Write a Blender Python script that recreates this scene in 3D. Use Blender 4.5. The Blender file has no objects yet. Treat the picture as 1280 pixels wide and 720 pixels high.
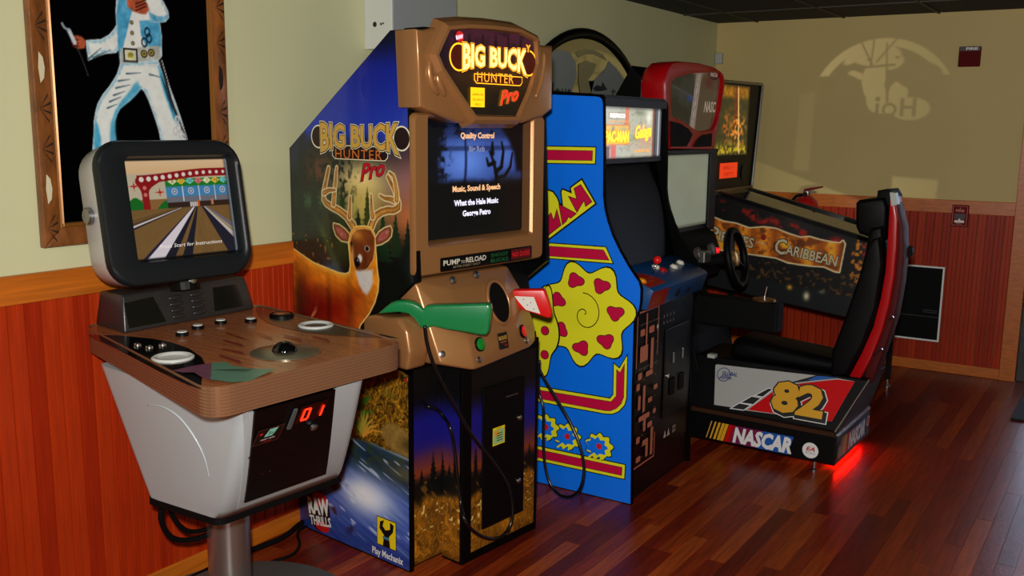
"""Arcade corner: a row of game cabinets along a cream wall over red beadboard, dark laminate floor."""
import bpy, bmesh, math, random
import numpy as np
from mathutils import Vector, Matrix
from mathutils.geometry import tessellate_polygon

random.seed(7)
scene = bpy.context.scene
COL = scene.collection

# ---------------------------------------------------------------- camera
cam_data = bpy.data.cameras.new('camera')
cam_data.sensor_width = 36.0
cam_data.lens = 33.55
cam_data.clip_start = 0.05
cam = bpy.data.objects.new('camera', cam_data)
COL.objects.link(cam)
_pi, _ro, _ya = 0.16841, 0.0116, -0.5868
_fw = Vector((math.sin(_ya) * math.cos(_pi), math.cos(_ya) * math.cos(_pi), -math.sin(_pi)))
_rt = Vector((math.cos(_ya), -math.sin(_ya), 0))
_up = _rt.cross(_fw)
_r2 = _rt * math.cos(_ro) + _up * math.sin(_ro)
_u2 = _up * math.cos(_ro) - _rt * math.sin(_ro)
cam.matrix_world = Matrix(((_r2.x, _u2.x, -_fw.x, 2.765), (_r2.y, _u2.y, -_fw.y, 0.0), (_r2.z, _u2.z, -_fw.z, 1.62), (0, 0, 0, 1)))
scene.camera = cam

# ---------------------------------------------------------------- world, main lights, exposure
world = bpy.data.worlds.new('daylight')
scene.world = world
world.use_nodes = True
world.node_tree.nodes['Background'].inputs['Color'].default_value = (0.62, 0.75, 1.0, 1)
world.node_tree.nodes['Background'].inputs['Strength'].default_value = 3.4


def area_light(name, loc, target, size, power, color=(1, 1, 1), spread=180):
    l = bpy.data.lights.new(name, 'AREA')
    l.shape = 'DISK'
    l.size = size
    l.energy = power
    l.color = color
    l.spread = math.radians(spread)
    o = bpy.data.objects.new(name, l)
    COL.objects.link(o)
    o.location = loc
    o.rotation_euler = (Vector(target) - Vector(loc)).to_track_quat('-Z', 'Y').to_euler()
    return o


# the camera flash just above the lens, and an added fill for the weak light of the room behind it
area_light('flash_lamp', (2.78, -0.08, 1.80), (1.5, 4.6, 1.05), 0.10, 116, (1.0, 0.97, 0.93))
area_light('room_fill', (2.2, -1.4, 2.30), (0.5, 3.2, 1.0), 0.5, 15, (1.0, 0.95, 0.88))

scene.view_settings.view_transform = 'Standard'
scene.view_settings.look = 'None'
scene.view_settings.gamma = 1
scene.view_settings.use_curve_mapping = False
scene.view_settings.exposure = 0.0
scene.cycles.max_bounces = 6
scene.cycles.diffuse_bounces = 3
scene.cycles.glossy_bounces = 3
scene.cycles.caustics_reflective = False
scene.cycles.caustics_refractive = False
scene.cycles.sample_clamp_indirect = 4.0
try:
    scene.cycles.use_denoising = True
except Exception:
    pass

# ---------------------------------------------------------------- frames
# machine frames (world x, y, heading in degrees) and print planes (frame, origin, u axis, v axis)
FRAMES = dict(W=(0, 0, 0), B=(0.652, 2.526, -6), M=(1.028, 3.569, 1.6), N=(1.655, 4.447, -1))
PLANES = dict(
    Bside=('B', (0, 0, 0), (1, 0, 0), (0, 0, 1)),
    Bhead=('B', (.11, 0, 0), (0, 1, 0), (0, 0, 1)),
    Bmon=('B', (-.03, 0, 0), (0, 1, 0), (0, 0, 1)),
    Bbez=('B', (.045, 0, 0), (0, 1, 0), (0, 0, 1)),
    Bcoin=('B', (.105, 0, 0), (0, 1, 0), (0, 0, 1)),
    Blow=('B', (0, 0, 0), (0, 1, 0), (0, 0, 1)),
    Bgun=('B', (0, -.03, 0), (.837, .547, 0), (0, 0, 1)),
    Bred=('B', (.10, .50, 0), (.837, .547, 0), (0, 0, 1)),
    Mside=('M', (0, 0, 0), (1, 0, 0), (0, 0, 1)),
    Mmarq=('M', (-.21, 0, 0), (0, 1, 0), (0, 0, 1)),
    Mfront=('M', (-.03, 0, 0), (0, 1, 0), (0, 0, 1)),
    Nbase=('N', (0, 0, 0), (1, 0, 0), (0, 0, 1)),
    Nrear=('N', (0, 0, 0), (0, 1, 0), (0, 0, 1)),
    Nskirt=('N', (0, .03, .222), (1, 0, 0), (0, .3714, .9285)),
    Nmarq=('N', (-.96, 0, 0), (0, 1, 0), (0, 0, 1)),
    Wpic=('W', (0.03, 0, 0), (0, 1, 0), (0, 0, 1)),
    Wpin=('W', (0, 5.72, 0), (1, 0, 0), (0, 0, 1)),
    Wmir=('W', (0.03, 0, 0), (0, 1, 0), (0, 0, 1)),
    Wtop=('W', (0, 0, .985), (1, 0, 0), (0, 1, 0)),
)


def lin(c):
    """sRGB 0-255 to linear"""
    out = []
    for v in c[:3]:
        v = v / 255.0
        out.append(v / 12.92 if v <= 0.04045 else ((v + 0.055) / 1.055) ** 2.4)
    return tuple(out)


# ---------------------------------------------------------------- materials
MATS = {}


def mat(name, rgb, rough=0.5, metal=0.0, emit=0.0, spec=0.5, coat=0.0, bump=None, vary=None):
    """plain procedural material; vary=(scale, amount, stretch) adds a tone noise, bump=(scale, strength) fine relief"""
    if name in MATS:
        return MATS[name]
    m = bpy.data.materials.new(name)
    m.use_nodes = True
    nt = m.node_tree
    b = nt.nodes['Principled BSDF']
    c = lin(rgb) + (1,)
    b.inputs['Base Color'].default_value = c
    b.inputs['Roughness'].default_value = rough
    b.inputs['Metallic'].default_value = metal
    b.inputs['Specular IOR Level'].default_value = spec
    b.inputs['Coat Weight'].default_value = coat
    b.inputs['Coat Roughness'].default_value = 0.08
    if emit:
        b.inputs['Emission Color'].default_value = c
        b.inputs['Emission Strength'].default_value = emit
    if vary or bump:
        tc = nt.nodes.new('ShaderNodeTexCoord')
    if vary:
        mp = nt.nodes.new('ShaderNodeMapping')
        mp.inputs['Scale'].default_value = vary[2] if len(vary) > 2 else (1, 1, 1)
        nz = nt.nodes.new('ShaderNodeTexNoise')
        nz.inputs['Scale'].default_value = vary[0]
        nz.inputs['Detail'].default_value = 6
        rp = nt.nodes.new('ShaderNodeValToRGB')
        k = vary[1]
        rp.color_ramp.elements[0].position = 0.3
        rp.color_ramp.elements[1].position = 0.7
        rp.color_ramp.elements[0].color = (c[0] * (1 - k), c[1] * (1 - k), c[2] * (1 - k), 1)
        rp.color_ramp.elements[1].color = (c[0] * (1 + k), c[1] * (1 + k), c[2] * (1 + k), 1)
        nt.links.new(tc.outputs['Object'], mp.inputs['Vector'])
        nt.links.new(mp.outputs['Vector'], nz.inputs['Vector'])
        nt.links.new(nz.outputs['Fac'], rp.inputs['Fac'])
        nt.links.new(rp.outputs['Color'], b.inputs['Base Color'])
    if bump:
        n2 = nt.nodes.new('ShaderNodeTexNoise')
        n2.inputs['Scale'].default_value = bump[0]
        n2.inputs['Detail'].default_value = 4
        bp = nt.nodes.new('ShaderNodeBump')
        bp.inputs['Strength'].default_value = bump[1]
        bp.inputs['Distance'].default_value = 0.01
        nt.links.new(tc.outputs['Object'], n2.inputs['Vector'])
        nt.links.new(n2.outputs['Fac'], bp.inputs['Height'])
        nt.links.new(bp.outputs['Normal'], b.inputs['Normal'])
    MATS[name] = m
    return m


def vmat(name, rough=0.35, emit=0.0, coat=0.0, spec=0.5):
    """printed sheet / screen: colours come from the mesh's colour attribute"""
    if name in MATS:
        return MATS[name]
    m = bpy.data.materials.new(name)
    m.use_nodes = True
    nt = m.node_tree
    b = nt.nodes['Principled BSDF']
    a = nt.nodes.new('ShaderNodeVertexColor')
    a.layer_name = 'Col'
    b.inputs['Roughness'].default_value = rough
    b.inputs['Specular IOR Level'].default_value = spec
    b.inputs['Coat Weight'].default_value = coat
    if emit:
        b.inputs['Base Color'].default_value = (0.004, 0.004, 0.005, 1)
        nt.links.new(a.outputs['Color'], b.inputs['Emission Color'])
        b.inputs['Emission Strength'].default_value = emit
    else:
        nt.links.new(a.outputs['Color'], b.inputs['Base Color'])
    MATS[name] = m
    return m


# ---------------------------------------------------------------- mesh building
class MB:
    """collects shapes into one mesh; every face keeps a material slot number"""

    def __init__(self):
        self.v, self.f, self.mi, self.sm = [], [], [], []
        self.cur = 0
        self.smooth = False

    def add(self, verts, faces):
        o = len(self.v)
        self.v.extend([tuple(p) for p in verts])
        for f in faces:
            self.f.append([i + o for i in f])
            self.mi.append(self.cur)
            self.sm.append(self.smooth)
        return self

    def bm(self, b):
        b.verts.index_update()
        self.add([v.co for v in b.verts], [[v.index for v in f.verts] for f in b.faces])
        b.free()
        return self

    def box(self, lo, hi, bevel=0.0, seg=2):
        b = bmesh.new()
        bmesh.ops.create_cube(b, size=1)
        for v in b.verts:
            v.co = Vector([(lo[i] + hi[i]) / 2 + v.co[i] * (hi[i] - lo[i]) for i in range(3)])
        if bevel:
            bmesh.ops.bevel(b, geom=b.edges[:], offset=bevel, segments=seg, profile=0.5, affect='EDGES')
        return self.bm(b)

    def hull(self, pts, bevel=0.0, seg=2):
        b = bmesh.new()
        for p in pts:
            b.verts.new(p)
        bmesh.ops.convex_hull(b, input=b.verts[:])
        bmesh.ops.dissolve_limit(b, angle_limit=0.02, verts=b.verts[:], edges=b.edges[:])
        if bevel:
            bmesh.ops.bevel(b, geom=b.edges[:], offset=bevel, segments=seg, profile=0.5, affect='EDGES', clamp_overlap=True)
        return self.bm(b)

    def prism(self, pts, fn, d0, d1, bevel=0.0, seg=2):
        """2-D outline pts, fn(u, v, d) gives the 3-D point; closed solid between depths d0 and d1"""
        b = bmesh.new()
        A = [b.verts.new(fn(u, v, d0)) for u, v in pts]
        B = [b.verts.new(fn(u, v, d1)) for u, v in pts]
        n = len(pts)
        b.faces.new(A)
        b.faces.new(B[::-1])
        for i in range(n):
            b.faces.new((A[(i + 1) % n], A[i], B[i], B[(i + 1) % n]))
        bmesh.ops.recalc_face_normals(b, faces=b.faces[:])
        if bevel:
            es = [e for e in b.edges if any(len(f.verts) == n and n > 4 or f in (A[0].link_faces[0],) for f in e.link_faces)]
            es = [e for e in b.edges if sum(1 for f in e.link_faces if set(f.verts) == set(A) or set(f.verts) == set(B)) == 1]
            bmesh.ops.bevel(b, geom=es, offset=bevel, segments=seg, profile=0.5, affect='EDGES', clamp_overlap=True)
        bmesh.ops.triangulate(b, faces=[f for f in b.faces if len(f.verts) > 4])
        return self.bm(b)

    def lathe(self, prof, seg=24, M=None, cap=True):
        """prof: (radius, height) pairs about z"""
        M = M or Matrix()
        vs, fs = [], []
        for r, h in prof:
            for i in range(seg):
                a = 2 * math.pi * i / seg
                vs.append(M @ Vector((r * math.cos(a), r * math.sin(a), h)))
        for j in range(len(prof) - 1):
            for i in range(seg):
                k = (i + 1) % seg
                fs.append((j * seg + i, j * seg + k, (j + 1) * seg + k, (j + 1) * seg + i))
        if cap:
            fs.append(tuple(range(seg))[::-1])
            fs.append(tuple((len(prof) - 1) * seg + i for i in range(seg)))
        return self.add(vs, fs)

    def tube(self, pts, r, seg=8, closed=False, smooth_n=0):
        P = [Vector(p) for p in pts]
        if smooth_n:
            P = spline(P, smooth_n, closed)
        n = len(P)
        vs, fs = [], []
        prev = None
        for i, p in enumerate(P):
            a = P[(i - 1) % n] if (closed or i) else P[0]
            b = P[(i + 1) % n] if (closed or i < n - 1) else P[-1]
            t = (b - a).normalized()
            if prev is None:
                ref = Vector((0, 0, 1)) if abs(t.z) < 0.9 else Vector((1, 0, 0))
                x = t.cross(ref).normalized()
            else:
                x = (prev - t * prev.dot(t)).normalized()
            prev = x
            y = t.cross(x)
            rr = r(i / (n - 1)) if callable(r) else r
            for k in range(seg):
                an = 2 * math.pi * k / seg
                vs.append(p + (x * math.cos(an) + y * math.sin(an)) * rr)
        m = n if closed else n - 1
        for i in range(m):
            for k in range(seg):
                l = (k + 1) % seg
                j = (i + 1) % n
                fs.append((i * seg + k, i * seg + l, j * seg + l, j * seg + k))
        if not closed:
            fs.append(tuple(range(seg))[::-1])
            fs.append(tuple((n - 1) * seg + k for k in range(seg)))
        return self.add(vs, fs)

    def poly(self, pts3):
        """flat polygon, may be concave"""
        t = tessellate_polygon([[Vector(p) for p in pts3]])
        return self.add(pts3, [list(x) for x in t])

    def mesh(self, name, mats):
        me = bpy.data.meshes.new(name)
        me.from_pydata([tuple(p) for p in self.v], [], self.f)
        for m in mats:
            me.materials.append(m)
        me.polygons.foreach_set('material_index', self.mi)
        me.polygons.foreach_set('use_smooth', self.sm)
        me.update()
        return me

    def build(self, name, mats, parent=None, fix=False, sharp=None):
        if not isinstance(mats, (list, tuple)):
            mats = [mats]
        me = self.mesh(name, mats)
        if fix:
            b = bmesh.new()
            b.from_mesh(me)
            bmesh.ops.recalc_face_normals(b, faces=b.faces[:])
            b.to_mesh(me)
            b.free()
        if sharp is not None:
            me.polygons.foreach_set('use_smooth', [True] * len(me.polygons))
            me.set_sharp_from_angle(angle=math.radians(sharp))
        return obj(name, me, parent)


def obj(name, data, parent=None):
    o = bpy.data.objects.new(name, data)
    COL.objects.link(o)
    if parent is not None:
        o.parent = parent
    return o


def spline(P, n, closed=False):
    out = []
    m = len(P)
    rng = range(m) if closed else range(m - 1)
    for i in rng:
        g = lambda k: P[k % m] if closed else P[max(0, min(m - 1, k))]
        p0, p1, p2, p3 = g(i - 1), g(i), g(i + 1), g(i + 2)
        for s in range(n):
            t = s / n
            out.append(0.5 * ((2 * p1) + (p2 - p0) * t + (2 * p0 - 5 * p1 + 4 * p2 - p3) * t * t + (3 * p1 - p0 - 3 * p2 + p3) * t ** 3))
    if not closed:
        out.append(P[-1])
    return out


def spline2(pts, n=6, closed=True):
    return [(p.x, p.y) for p in spline([Vector((a, b, 0)) for a, b in pts], n, closed)]


def thing(name, label, cat, loc=(0, 0, 0), rz=0.0, group=None):
    o = bpy.data.objects.new(name, None)
    COL.objects.link(o)
    o.empty_display_size = 0.1
    o.location = loc
    o.rotation_euler = (0, 0, math.radians(rz))
    tag(o, label, cat, group)
    return o


def tag(o, label, cat, group=None):
    o['label'] = label
    o['category'] = cat
    if group:
        o['group'] = group
    return o


def structure(o):
    o['kind'] = 'structure'
    return o


def stuff(o):
    o['kind'] = 'stuff'
    return o


# ---------------------------------------------------------------- printed art: flat polygons and lettering on a plane
def offset_poly(pts, d):
    """outline grown by d (miter joins)"""
    n = len(pts)
    area = sum(pts[i][0] * pts[(i + 1) % n][1] - pts[(i + 1) % n][0] * pts[i][1] for i in range(n))
    s = 1 if area > 0 else -1
    out = []
    for i in range(n):
        p0, p1, p2 = Vector(pts[i - 1]), Vector(pts[i]), Vector(pts[(i + 1) % n])
        a = (p1 - p0).normalized()
        b = (p2 - p1).normalized()
        na, nb = Vector((a.y, -a.x)) * s, Vector((b.y, -b.x)) * s
        m = na + nb
        if m.length < 1e-6:
            m = na
        m.normalize()
        k = max(0.35, m.dot(na))
        q = p1 + m * (d / k)
        out.append((q.x, q.y))
    return out


FONT_CACHE = {}


def font_shape(s, bold=0.0, shear=0.0, space=1.0):
    key = (s, bold, shear, space)
    if key in FONT_CACHE:
        return FONT_CACHE[key]
    cu = bpy.data.curves.new('lettering', 'FONT')
    cu.body = s
    cu.size = 1.0
    cu.offset = bold
    cu.shear = shear
    cu.space_character = space
    cu.align_x = 'CENTER'
    cu.align_y = 'BOTTOM_BASELINE'
    cu.resolution_u = 2
    o = bpy.data.objects.new('lettering', cu)
    me = o.to_mesh()
    vs = [(v.co.x, v.co.y) for v in me.vertices]
    fs = [list(p.vertices) for p in me.polygons]
    o.to_mesh_clear()
    bpy.data.objects.remove(o)
    bpy.data.curves.remove(cu)
    FONT_CACHE[key] = (vs, fs)
    return vs, fs


class Art:
    """flat print gathered on a plane: fn(u, v, n) gives the local 3-D point, n grows outward"""

    def __init__(self, plane, base=0.0008, step=0.0004):
        if isinstance(plane, str):
            _, O, U, V = PLANES[plane]
            plane = (O, U, V)
        self.O, self.U, self.V = (Vector(x) for x in plane)
        self.N = self.U.cross(self.V).normalized()
        self.mb = MB()
        self.mats = []
        self.n = base
        self.step = step

    def at(self, u, v, n=0.0):
        return self.O + self.U * u + self.V * v + self.N * n

    def use(self, m):
        if m not in self.mats:
            self.mats.append(m)
        self.mb.cur = self.mats.index(m)

    def poly(self, pts, m, lift=True):
        self.use(m)
        if lift:
            self.n += self.step
        a = sum(pts[i][0] * pts[(i + 1) % len(pts)][1] - pts[(i + 1) % len(pts)][0] * pts[i][1] for i in range(len(pts)))
        if a < 0:
            pts = pts[::-1]
        tris = tessellate_polygon([[Vector((p[0], p[1], 0)) for p in pts]])
        vs = [self.at(p[0], p[1], self.n) for p in pts]
        fs = []
        for t in tris:
            a, b, c = (pts[i] for i in t)
            cr = (b[0] - a[0]) * (c[1] - a[1]) - (b[1] - a[1]) * (c[0] - a[0])
            fs.append(list(t) if cr > 0 else list(t)[::-1])
        self.mb.add(vs, fs)
        return self

    def rim(self, pts, layers):
        """layers: (grow, material) from the widest to the innermost"""
        for d, m in layers:
            self.poly(offset_poly(pts, d) if d else pts, m)
        return self

    def rect(self, u0, v0, u1, v1, m, lift=True):
        return self.poly([(u0, v0), (u1, v0), (u1, v1), (u0, v1)], m, lift)

    def disc(self, u, v, r, m, seg=20, ry=None, lift=True):
        ry = r if ry is None else ry
        return self.poly([(u + r * math.cos(2 * math.pi * i / seg), v + ry * math.sin(2 * math.pi * i / seg)) for i in range(seg)], m, lift)

    def line(self, pts, w, m, lift=True):
        """band of width w along a polyline"""
        P = [Vector(p) for p in pts]
        L, Rr = [], []
        for i, p in enumerate(P):
            t = (P[min(i + 1, len(P) - 1)] - P[max(i - 1, 0)]).normalized()
            nn = Vector((-t.y, t.x)) * w / 2
            L.append(p + nn)
            Rr.append(p - nn)
        if lift:
            self.n += self.step
        self.use(m)
        vs = [self.at(p.x, p.y, self.n) for p in L + Rr]
        k = len(P)
        self.mb.add(vs, [(i + k, i + 1 + k, i + 1, i) for i in range(k - 1)])
        return self

    def text(self, s, u, v, h, m, width=None, rot=0.0, bold=0.0, shear=0.0, space=1.0, outline=(), warp=None):
        """lettering centred at u with its baseline at v, capital height h; outline: (extra, material) pairs drawn first"""
        ca, sa = math.cos(math.radians(rot)), math.sin(math.radians(rot))
        base, _ = font_shape(s, 0.0, shear, space)
        if not base:
            return self
        x0, x1 = min(p[0] for p in base), max(p[0] for p in base)
        k = h / 0.69
        kx = width / (x1 - x0) if width else k
        mid = (x0 + x1) / 2
        for extra, mm in tuple(outline) + ((0.0, m),):
            vs, fs = font_shape(s, bold + extra, shear, space)
            self.n += self.step
            self.use(mm)
            P = []
            for x, y in vs:
                a, b = (x - mid) * kx, y * k
                if warp:
                    a, b = warp(a, b)
                P.append(self.at(u + a * ca - b * sa, v + a * sa + b * ca, self.n))
            self.mb.add(P, fs)
        return self

    def flush(self, name, parent):
        """close the pieces drawn so far as one object and go on with the next"""
        if self.mb.v:
            self.mb.build(name, self.mats, parent)
        self.mb, self.mats = MB(), []
        return self

    def build(self, name, parent, label=None):
        o = self.mb.build(name, self.mats, parent)
        if label:
            o['label'] = label
        return o


def sheet(name, parent, plane, u, v, colour, material, nu, nv, n=0.0006):
    """printed sheet with a colour per vertex. u: (u0, u1) or function v -> (u0, u1); colour(U, V) -> r, g, b arrays (sRGB 0-255)"""
    if isinstance(plane, str):
        _, O, U, V = PLANES[plane]
        plane = (O, U, V)
    O, U, V = (np.array(x, float) for x in plane)
    N = np.cross(U, V)
    N = N / np.linalg.norm(N)
    vv = np.linspace(v[0], v[1], nv)
    tt = np.linspace(0, 1, nu)
    if callable(u):
        lims = np.array([u(x) for x in vv])
    else:
        lims = np.array([u] * nv)
    UU = lims[:, :1] + (lims[:, 1:] - lims[:, :1]) * tt[None, :]
    VV = np.repeat(vv[:, None], nu, 1)
    co = O + UU[..., None] * U + VV[..., None] * V + N * n
    rgb = np.stack(colour(UU, VV), -1) / 255.0
    rgb = np.clip(rgb, 0, 1)
    rgb = np.where(rgb <= 0.04045, rgb / 12.92, ((rgb + 0.055) / 1.055) ** 2.4)
    idx = np.arange(nu * nv).reshape(nv, nu)
    quads = np.stack([idx[:-1, :-1], idx[:-1, 1:], idx[1:, 1:], idx[1:, :-1]], -1).reshape(-1, 4)
    me = bpy.data.meshes.new(name)
    me.from_pydata(co.reshape(-1, 3).tolist(), [], quads.tolist())
    at = me.color_attributes.new('Col', 'FLOAT_COLOR', 'POINT')
    buf = np.ones((nu * nv, 4), np.float32)
    buf[:, :3] = rgb.reshape(-1, 3)
    at.data.foreach_set('color', buf.ravel())
    me.materials.append(material)
    return obj(name, me, parent)


# numpy drawing helpers for the sheets
def hash2(ix, iy, seed=0):
    h = np.sin(ix * 127.1 + iy * 311.7 + seed * 74.7) * 43758.5453
    return h - np.floor(h)


def vnoise(x, y, seed=0):
    ix, iy = np.floor(x), np.floor(y)
    fx, fy = x - ix, y - iy
    fx, fy = fx * fx * (3 - 2 * fx), fy * fy * (3 - 2 * fy)
    a, b = hash2(ix, iy, seed), hash2(ix + 1, iy, seed)
    c, d = hash2(ix, iy + 1, seed), hash2(ix + 1, iy + 1, seed)
    return (a * (1 - fx) + b * fx) * (1 - fy) + (c * (1 - fx) + d * fx) * fy


def fbm(x, y, seed=0, o=4):
    s, a = 0, 0.5
    for k in range(o):
        s = s + a * vnoise(x, y, seed + k)
        x, y, a = x * 2.03, y * 2.03, a * 0.5
    return s


def sm(a, b, x):
    t = np.clip((x - a) / (b - a), 0, 1)
    return t * t * (3 - 2 * t)


def inside(X, Y, pts):
    """signed distance-like mask of a polygon: positive inside (distance to the edge)"""
    d = np.full(X.shape, 1e9)
    ins = np.zeros(X.shape, bool)
    n = len(pts)
    for i in range(n):
        x0, y0 = pts[i]
        x1, y1 = pts[(i + 1) % n]
        ex, ey = x1 - x0, y1 - y0
        t = np.clip(((X - x0) * ex + (Y - y0) * ey) / (ex * ex + ey * ey + 1e-12), 0, 1)
        d = np.minimum(d, np.hypot(X - x0 - t * ex, Y - y0 - t * ey))
        c = ((y0 > Y) != (y1 > Y)) & (X < (x1 - x0) * (Y - y0) / ((y1 - y0) if y1 != y0 else 1e-9) + x0)
        ins ^= c
    return np.where(ins, d, -d)


def stroke(X, Y, pts, w0, w1=None):
    """positive inside a tapering stroke"""
    w1 = w0 if w1 is None else w1
    best = np.full(X.shape, -1e9)
    n = len(pts) - 1
    for i in range(n):
        x0, y0 = pts[i]
        x1, y1 = pts[i + 1]
        ex, ey = x1 - x0, y1 - y0
        t = np.clip(((X - x0) * ex + (Y - y0) * ey) / (ex * ex + ey * ey + 1e-12), 0, 1)
        w = w0 + (w1 - w0) * (i + t) / n
        best = np.maximum(best, w - np.hypot(X - x0 - t * ex, Y - y0 - t * ey))
    return best


class Paint:
    def __init__(self, X, Y, rgb):
        self.X, self.Y = X, Y
        self.c = [np.full(X.shape, float(v)) for v in rgb]

    def mix(self, mask, rgb):
        mask = np.clip(mask, 0, 1)
        for i in range(3):
            self.c[i] = self.c[i] * (1 - mask) + np.asarray(rgb[i], float) * mask

    def fill(self, d, rgb, aa=0.003):
        self.mix(sm(-aa, aa, d), rgb)

    def glow(self, x, y, rx, ry, rgb, k=1.0):
        self.mix(k * np.exp(-(((self.X - x) / rx) ** 2 + ((self.Y - y) / ry) ** 2)), rgb)

    def mul(self, f):
        self.c = [v * f for v in self.c]


def conifer(p, x, y0, h, w, rgb, seed=0):
    """ragged fir tree silhouette"""
    t = np.clip((p.Y - y0) / h, 0, 1)
    rag = 0.55 + 0.9 * vnoise((p.X - x) * 130 + seed, p.Y * 75 + seed, seed) * (0.6 + 0.4 * np.sin(p.Y * 330))
    half = w / 2 * (1 - t) * rag
    m = sm(-0.004, 0.004, half - np.abs(p.X - x)) * (p.Y > y0) * (p.Y < y0 + h)
    p.mix(m, rgb)

# ================================================================ the room
X_R, Y_F, CEIL = 4.6, -2.6, 2.372
BACK = Matrix.Translation((0, 6.845, 0)) @ Matrix.Rotation(math.radians(1.6), 4, 'Z')     # back wall: local x along it, -y into the room

M_WALL = mat('cream_paint', (204, 203, 160), 0.62, vary=(1.3, 0.05), bump=(160, 0.05))
M_WALL2 = mat('cream_paint_warm', (204, 182, 118), 0.62, vary=(1.0, 0.06), bump=(160, 0.05))  # warmer cream for the back wall pieces
M_RAIL = mat('honey_oak', (190, 100, 22), 0.38, vary=(5, 0.22, (3, 0.6, 14)))
BOARD = [mat('red_cedar_%s' % n, c, 0.45, spec=0.22, vary=(7, 0.14, (9, 9, 0.7))) for n, c in
         (('a', (164, 42, 6)), ('b', (170, 48, 9)), ('c', (154, 36, 5)))]
M_CEIL = mat('black_tile', (16, 16, 15), 0.9, bump=(60, 0.2))
M_BAR = mat('grid_metal', (58, 56, 44), 0.6)
M_BLACK = mat('black_plastic', (5, 5, 6), 0.42, spec=0.2, bump=(220, 0.05))
M_MATTE = mat('black_matte', (4, 4, 4), 0.7, spec=0.15)
M_SUB = mat('subfloor', (28, 12, 8), 0.8)
M_CHROME = mat('chrome', (210, 210, 210), 0.15, 1.0)
M_STEEL = mat('brushed_steel', (150, 150, 152), 0.36, 1.0, bump=(90, 0.05))
M_WHITE = mat('white_enamel', (225, 225, 220), 0.35)

# floor slab and its laminate strips
structure(MB().box((-0.02, Y_F, -0.08), (X_R, 7.0, -0.009)).build('floor', M_SUB))
FLOOR = bpy.data.objects['floor']


def plank_mat(name, rgb, d):
    m = mat(name, rgb, 0.30, spec=0.24, vary=(11, 0.42, (6, 0.4, 1)), bump=(70, 0.12))
    return m


TONES = [plank_mat('cherry_laminate_%d' % i, c, 0) for i, c in enumerate(
    [(124, 42, 14), (138, 54, 18), (98, 27, 11), (152, 66, 24), (112, 32, 12), (130, 46, 16), (90, 23, 10)])]
LENS = (0.62, 0.85, 1.05, 1.25)
PW = 0.0655
PLANK_ME = {}
for li, L in enumerate(LENS):
    for ti in range(len(TONES)):
        b = bmesh.new()
        bmesh.ops.create_cube(b, size=1)
        for v in b.verts:
            v.co = Vector((v.co.x * (PW - 0.0008), v.co.y * (L - 0.001), v.co.z * 0.009 - 0.0045))
        bmesh.ops.delete(b, geom=[f for f in b.faces if f.normal.z < -0.5], context='FACES')
        me = bpy.data.meshes.new('plank')
        b.to_mesh(me)
        b.free()
        me.materials.append(TONES[ti])
        PLANK_ME[li, ti] = me
spots = []
nx = int(X_R / PW)
for c in range(nx):
    y = Y_F + random.uniform(-0.9, 0)
    x = (c + 0.5) * PW
    while y < 7.0:
        li = random.choice((0, 1, 2, 2, 3, 3))
        L = LENS[li] if y + LENS[li] < 6.8 else 7.02 - y      # the last strip is cut at the wall
        spots.append((x, y + L / 2, li, random.randrange(len(TONES)), L))
        y += L


def in_view(x, y):
    dx, dy = x - 2.765, y
    f = -0.554 * dx + 0.8326 * dy
    r = 0.8326 * dx + 0.554 * dy
    return f > 1.9 and abs(r) < 0.60 * f + 0.25


vis = sorted((s for s in spots if in_view(s[0], s[1]) and s[0] > 0.0 and s[1] < 7.0), key=lambda s: (s[0] - 2.765) ** 2 + s[1] ** 2)[:300]
visset = set(vis)
for x, y, li, ti, L in vis:
    o = obj('plank', PLANK_ME[li, ti], FLOOR)
    o.location = (x, y, 0)
    o.scale = (1, L / LENS[li], 1)
mb = MB()
for s in spots:
    if s not in visset:
        x, y, li, ti, L = s
        mb.cur = ti
        a, b_, c_, d_ = x - PW / 2 + .0004, x + PW / 2 - .0004, y - L / 2 + .0005, y + L / 2 - .0005
        mb.add([(a, c_, 0), (b_, c_, 0), (b_, d_, 0), (a, d_, 0)], [(0, 1, 2, 3)])
stuff(mb.build('plank_field', TONES, FLOOR))

# paving outside the glass door
structure(MB().box((-1.0, 7.06, -0.14), (9.0, 22.0, -0.04)).build('ground', mat('grey_paving', (120, 118, 112), .8, vary=(3, .15))))

# walls
structure(MB().box((-0.12, Y_F, 0), (0, 7.0, CEIL + 0.02)).build('wall_left', M_WALL))
WL = bpy.data.objects['wall_left']
wb = structure(MB().box((-0.1, 0.0, 0), (2.09, 0.12, CEIL + 0.02)).build('wall_back', M_WALL2))
wb.matrix_world = BACK
WB = wb
o = structure(MB().box((3.18, 0.0, 0), (4.8, 0.12, CEIL + 0.02)).build('wall_back_side', M_WALL2))
o.matrix_world = BACK
o = structure(MB().box((2.0, 0.001, 2.14), (3.3, 0.119, CEIL + 0.02)).build('wall_back_header', M_WALL2))
o.matrix_world = BACK
structure(MB().box((X_R, Y_F, 0), (X_R + 0.12, 7.2, CEIL + 0.02)).build('wall_right', M_WALL))
structure(MB().box((-0.12, Y_F - 0.12, 0), (X_R + 0.12, Y_F, CEIL + 0.02)).build('wall_front', M_WALL))

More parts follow.
